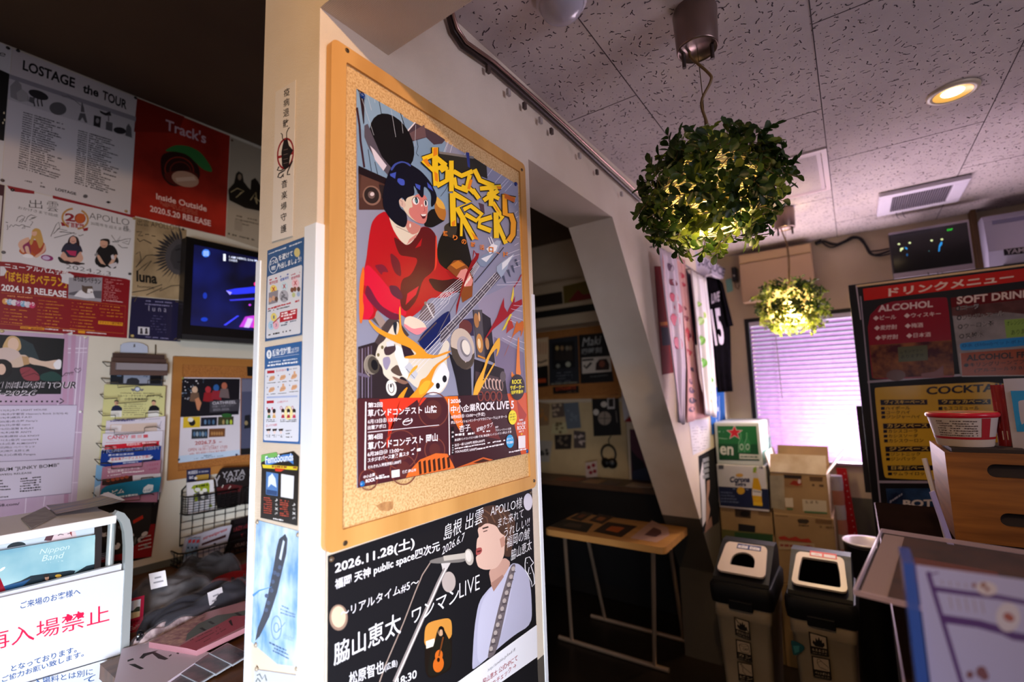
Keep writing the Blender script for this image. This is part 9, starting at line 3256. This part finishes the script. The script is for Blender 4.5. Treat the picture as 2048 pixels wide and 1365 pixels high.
# menu cards leaning at the crate's side
for i, (px0, py0, px1, py1, Y, c, c2, l) in enumerate(((1843, 918, 1870, 1015, 1.60, '#b8a890', '#7a8a4a', 'cream folded card leaning against the left side of the crate'), (1858, 985, 1884, 1060, 1.52, '#9a90b4', '#8a80a8', 'lilac sheet standing in front of the cream folded card'))):
 p0_, p1_ = PY(px0, py0, Y), PY(px1, py1, Y)
 x_b = p0_.x + (p1_.x - p0_.x) * (p0_.z - CT) / (p0_.z - p1_.z)
 b = MB()
 b.prism([(p0_.x, Y, p0_.z), (p0_.x + 0.012, Y + 0.05, p0_.z - 0.004), (x_b + 0.012, Y + 0.05, CT + 0.001), (x_b, Y, CT + 0.001)], (0.003, 0, 0), C(c, 0.35))
 for k in range(5):
  f0, f1 = 0.1 + 0.16 * k, 0.2 + 0.16 * k
  P_ = lambda f, g: Vector((p0_.x + (x_b - p0_.x) * f + 0.012 * g - 0.0004, Y - 0.0006 + 0.05 * g, p0_.z + (CT - p0_.z) * f))
  b.poly([P_(f0, .2), P_(f0, .8), P_(f1, .8), P_(f1, .2)], C(c2, 0.4))
 b.build('menu_card', label=l, cat='card')
# clear riser with a menu sheet under it
RZ = -0.26
A1, B1, C1 = PZ(1763, 1058, RZ), PZ(1708, 1180, RZ), PZ(1840, 1211, RZ)
D1 = A1 + (C1 - B1).normalized() * 0.62
E1 = B1 + (C1 - B1).normalized() * 0.62
rs = thing('acrylic_riser', (A1 + E1) / 2 + Vector((0, 0, CT - RZ)), 'clear acrylic riser plate over a menu sheet on the bar counter', 'display riser')
ACR = glassy('clear_acrylic', '#8d8490', 0.09, 0.2)
ACR.node_tree.nodes['Principled BSDF'].inputs['Specular IOR Level'].default_value = 0.0
b = MB()
b.prism([A1, B1, E1, D1], (0, 0, -0.006), ACR)
b.build('plate', rs)
ACE = C('#b9a4bc', 0.2, 0, 0.6)
for P_, Q_ in ((A1, B1), (B1, E1), (A1, D1)):
 d_ = (Q_ - P_).normalized()
 s_ = d_.cross(Vector((0, 0, 1))) * 0.0012
 b = MB()
 b.prism([P_ + s_, Q_ + s_, Q_ - s_, P_ - s_], (0, 0, -0.0064), glassy('acrylic_edge', '#cbb8cc', 0.55, 0.1) if 'EDG' not in globals() else EDG)
 EDG = b.mats[0]
 b.build('polished_edge', rs)
for q in (A1.lerp(E1, 0.2) + Vector((0.02, 0.05, 0)), A1.lerp(D1, 0.2), A1.lerp(D1, 0.9) + Vector((0, -.03, 0)), B1.lerp(E1, 0.9) + Vector((0, .03, 0)), B1.lerp(E1, 0.2) + Vector((0, .03, 0))):
 MB().tube([(max(q.x, cx0 + .03), q.y, RZ - 0.006), (max(q.x, cx0 + .03), q.y, CT)], 0.007, ACR, 10).build('leg', rs)
b = MB()
u_, v_ = (D1 - A1).normalized(), (B1 - A1).normalized()
L1 = (B1 - A1).length
def sp_(a, c, dz=0.0):
 return A1 + u_ * a + v_ * c + Vector((0, 0, -0.0072 + dz))
b.prism([sp_(0.004, 0.006), sp_(0.60, 0.006), sp_(0.60, L1 - 0.006), sp_(0.004, L1 - 0.006)], (0, 0, -0.001), C('#8d7a7c', 0.9, 0, 0.0))
mn = b.build('menu_sheet', label='brownish menu sheet with pale left margin under the acrylic riser', cat='menu sheet')
a = Art(lambda x, y: sp_(x, y, 0.0006), (0, 0, 1), rough=0.8, spec=0.0)
DKP = noisy('dark_food_print', '#1c110e', '#3c241a', 18, 1.0, 0, 5, spec=0.0)
a.pg([(0.032, 0.008), (0.60, 0.008), (0.60, L1 - 0.008), (0.032, L1 - 0.008)], DKP)
for (x, y, w_, h_, c) in ((0.05, 0.12, 0.09, 0.12, '#5a2a22'), (0.17, 0.1, 0.1, 0.03, '#8a3a1c'), (0.19, 0.04, 0.2, 0.05, '#5a4426'), (0.30, 0.13, 0.1, 0.05, '#7a5a34'), (0.08, 0.26, 0.05, 0.04, '#8a4422'), (0.32, 0.22, 0.16, 0.03, '#1c1614')):
 a.pg([(x, y), (x + w_, y), (x + w_, y + h_), (x, y + h_)], c)
a.build('print', mn)
# purple lined price sign in the foreground
SYp = 0.60
s0 = PY(1832, 1131, SYp)
sg = thing('price_sign', (s0.x + .14, SYp, CT), 'white price sign with purple lines, blurred in the near right corner', 'sign')
zs1, xs0 = s0.z, s0.x
a = artY(SYp, rough=0.3)
a.zm(1690, 1000, 3.74)
xb0 = PY(1863, 1365, SYp).x
W0 = (xs0 + 0.30)
zt2 = zs1
P4 = [Vector((xs0, SYp, zt2)), Vector((W0, SYp, zt2)), Vector((W0, SYp, CT + .004)), Vector((xs0 + 0.001, SYp, CT + .004))]
a.prism(P4, (0, 0.001, 0), C('#9a99c6', 0.4))
a.k = 2
PU = '#4a2a6a'
a.ln([(620, 540), (870, 1365), (1000, 1800)], 34, PU)
a.ln([(640, 560), (700, 545)], 10, PU)
a.ln([(660, 665), (900, 700), (1150, 730), (1400, 780)], 36, PU)
a.ln([(730, 890), (1000, 930), (1180, 980), (1260, 1020), (1500, 1060)], 60, PU)
for i in range(5):
 a.ln([(780 + 60 * i, 720 + 8 * i), (800 + 60 * i, 820 + 8 * i)], 9, '#8a7f90')
 a.ln([(720 + 60 * i, 600 + 8 * i), (730 + 60 * i, 640 + 8 * i)], 8, '#8a7f90')
a.el(1060, 665, 80, 52, '#b3a9b8', 12)
for x, y, r_ in ((965, 640, 16), (1035, 640, 20), (1065, 670, 16)):
 a.el(x, y, r_, r_, '#7a4a3a')
a.el(1220, 880, 90, 110, '#b0aabf')
a.el(1225, 880, 45, 30, '#8a4a44', 30)
for x, y, r_ in ((935, 1310, 26), (1020, 1290, 40), (1045, 1320, 30)):
 a.el(x, y, r_, r_ * 1.1, '#6a4450')
a.build('printed_sheet', sg)
b = MB()
b.box(xs0 - 0.010, xs0 - 0.001, SYp - 0.004, SYp + 0.05, CT, zt2 + 0.002, glassy('blue_acrylic', '#3a5ab0', 0.75, 0.1))
b.build('stand_edge', sg)
b = MB()
b.box(xs0 - 0.01, W0 + 0.01, SYp - 0.02, SYp + 0.06, CT, CT + 0.003, glassy('acrylic_foot', '#cfd0e8', 0.3, 0.1))
b.build('foot', sg)
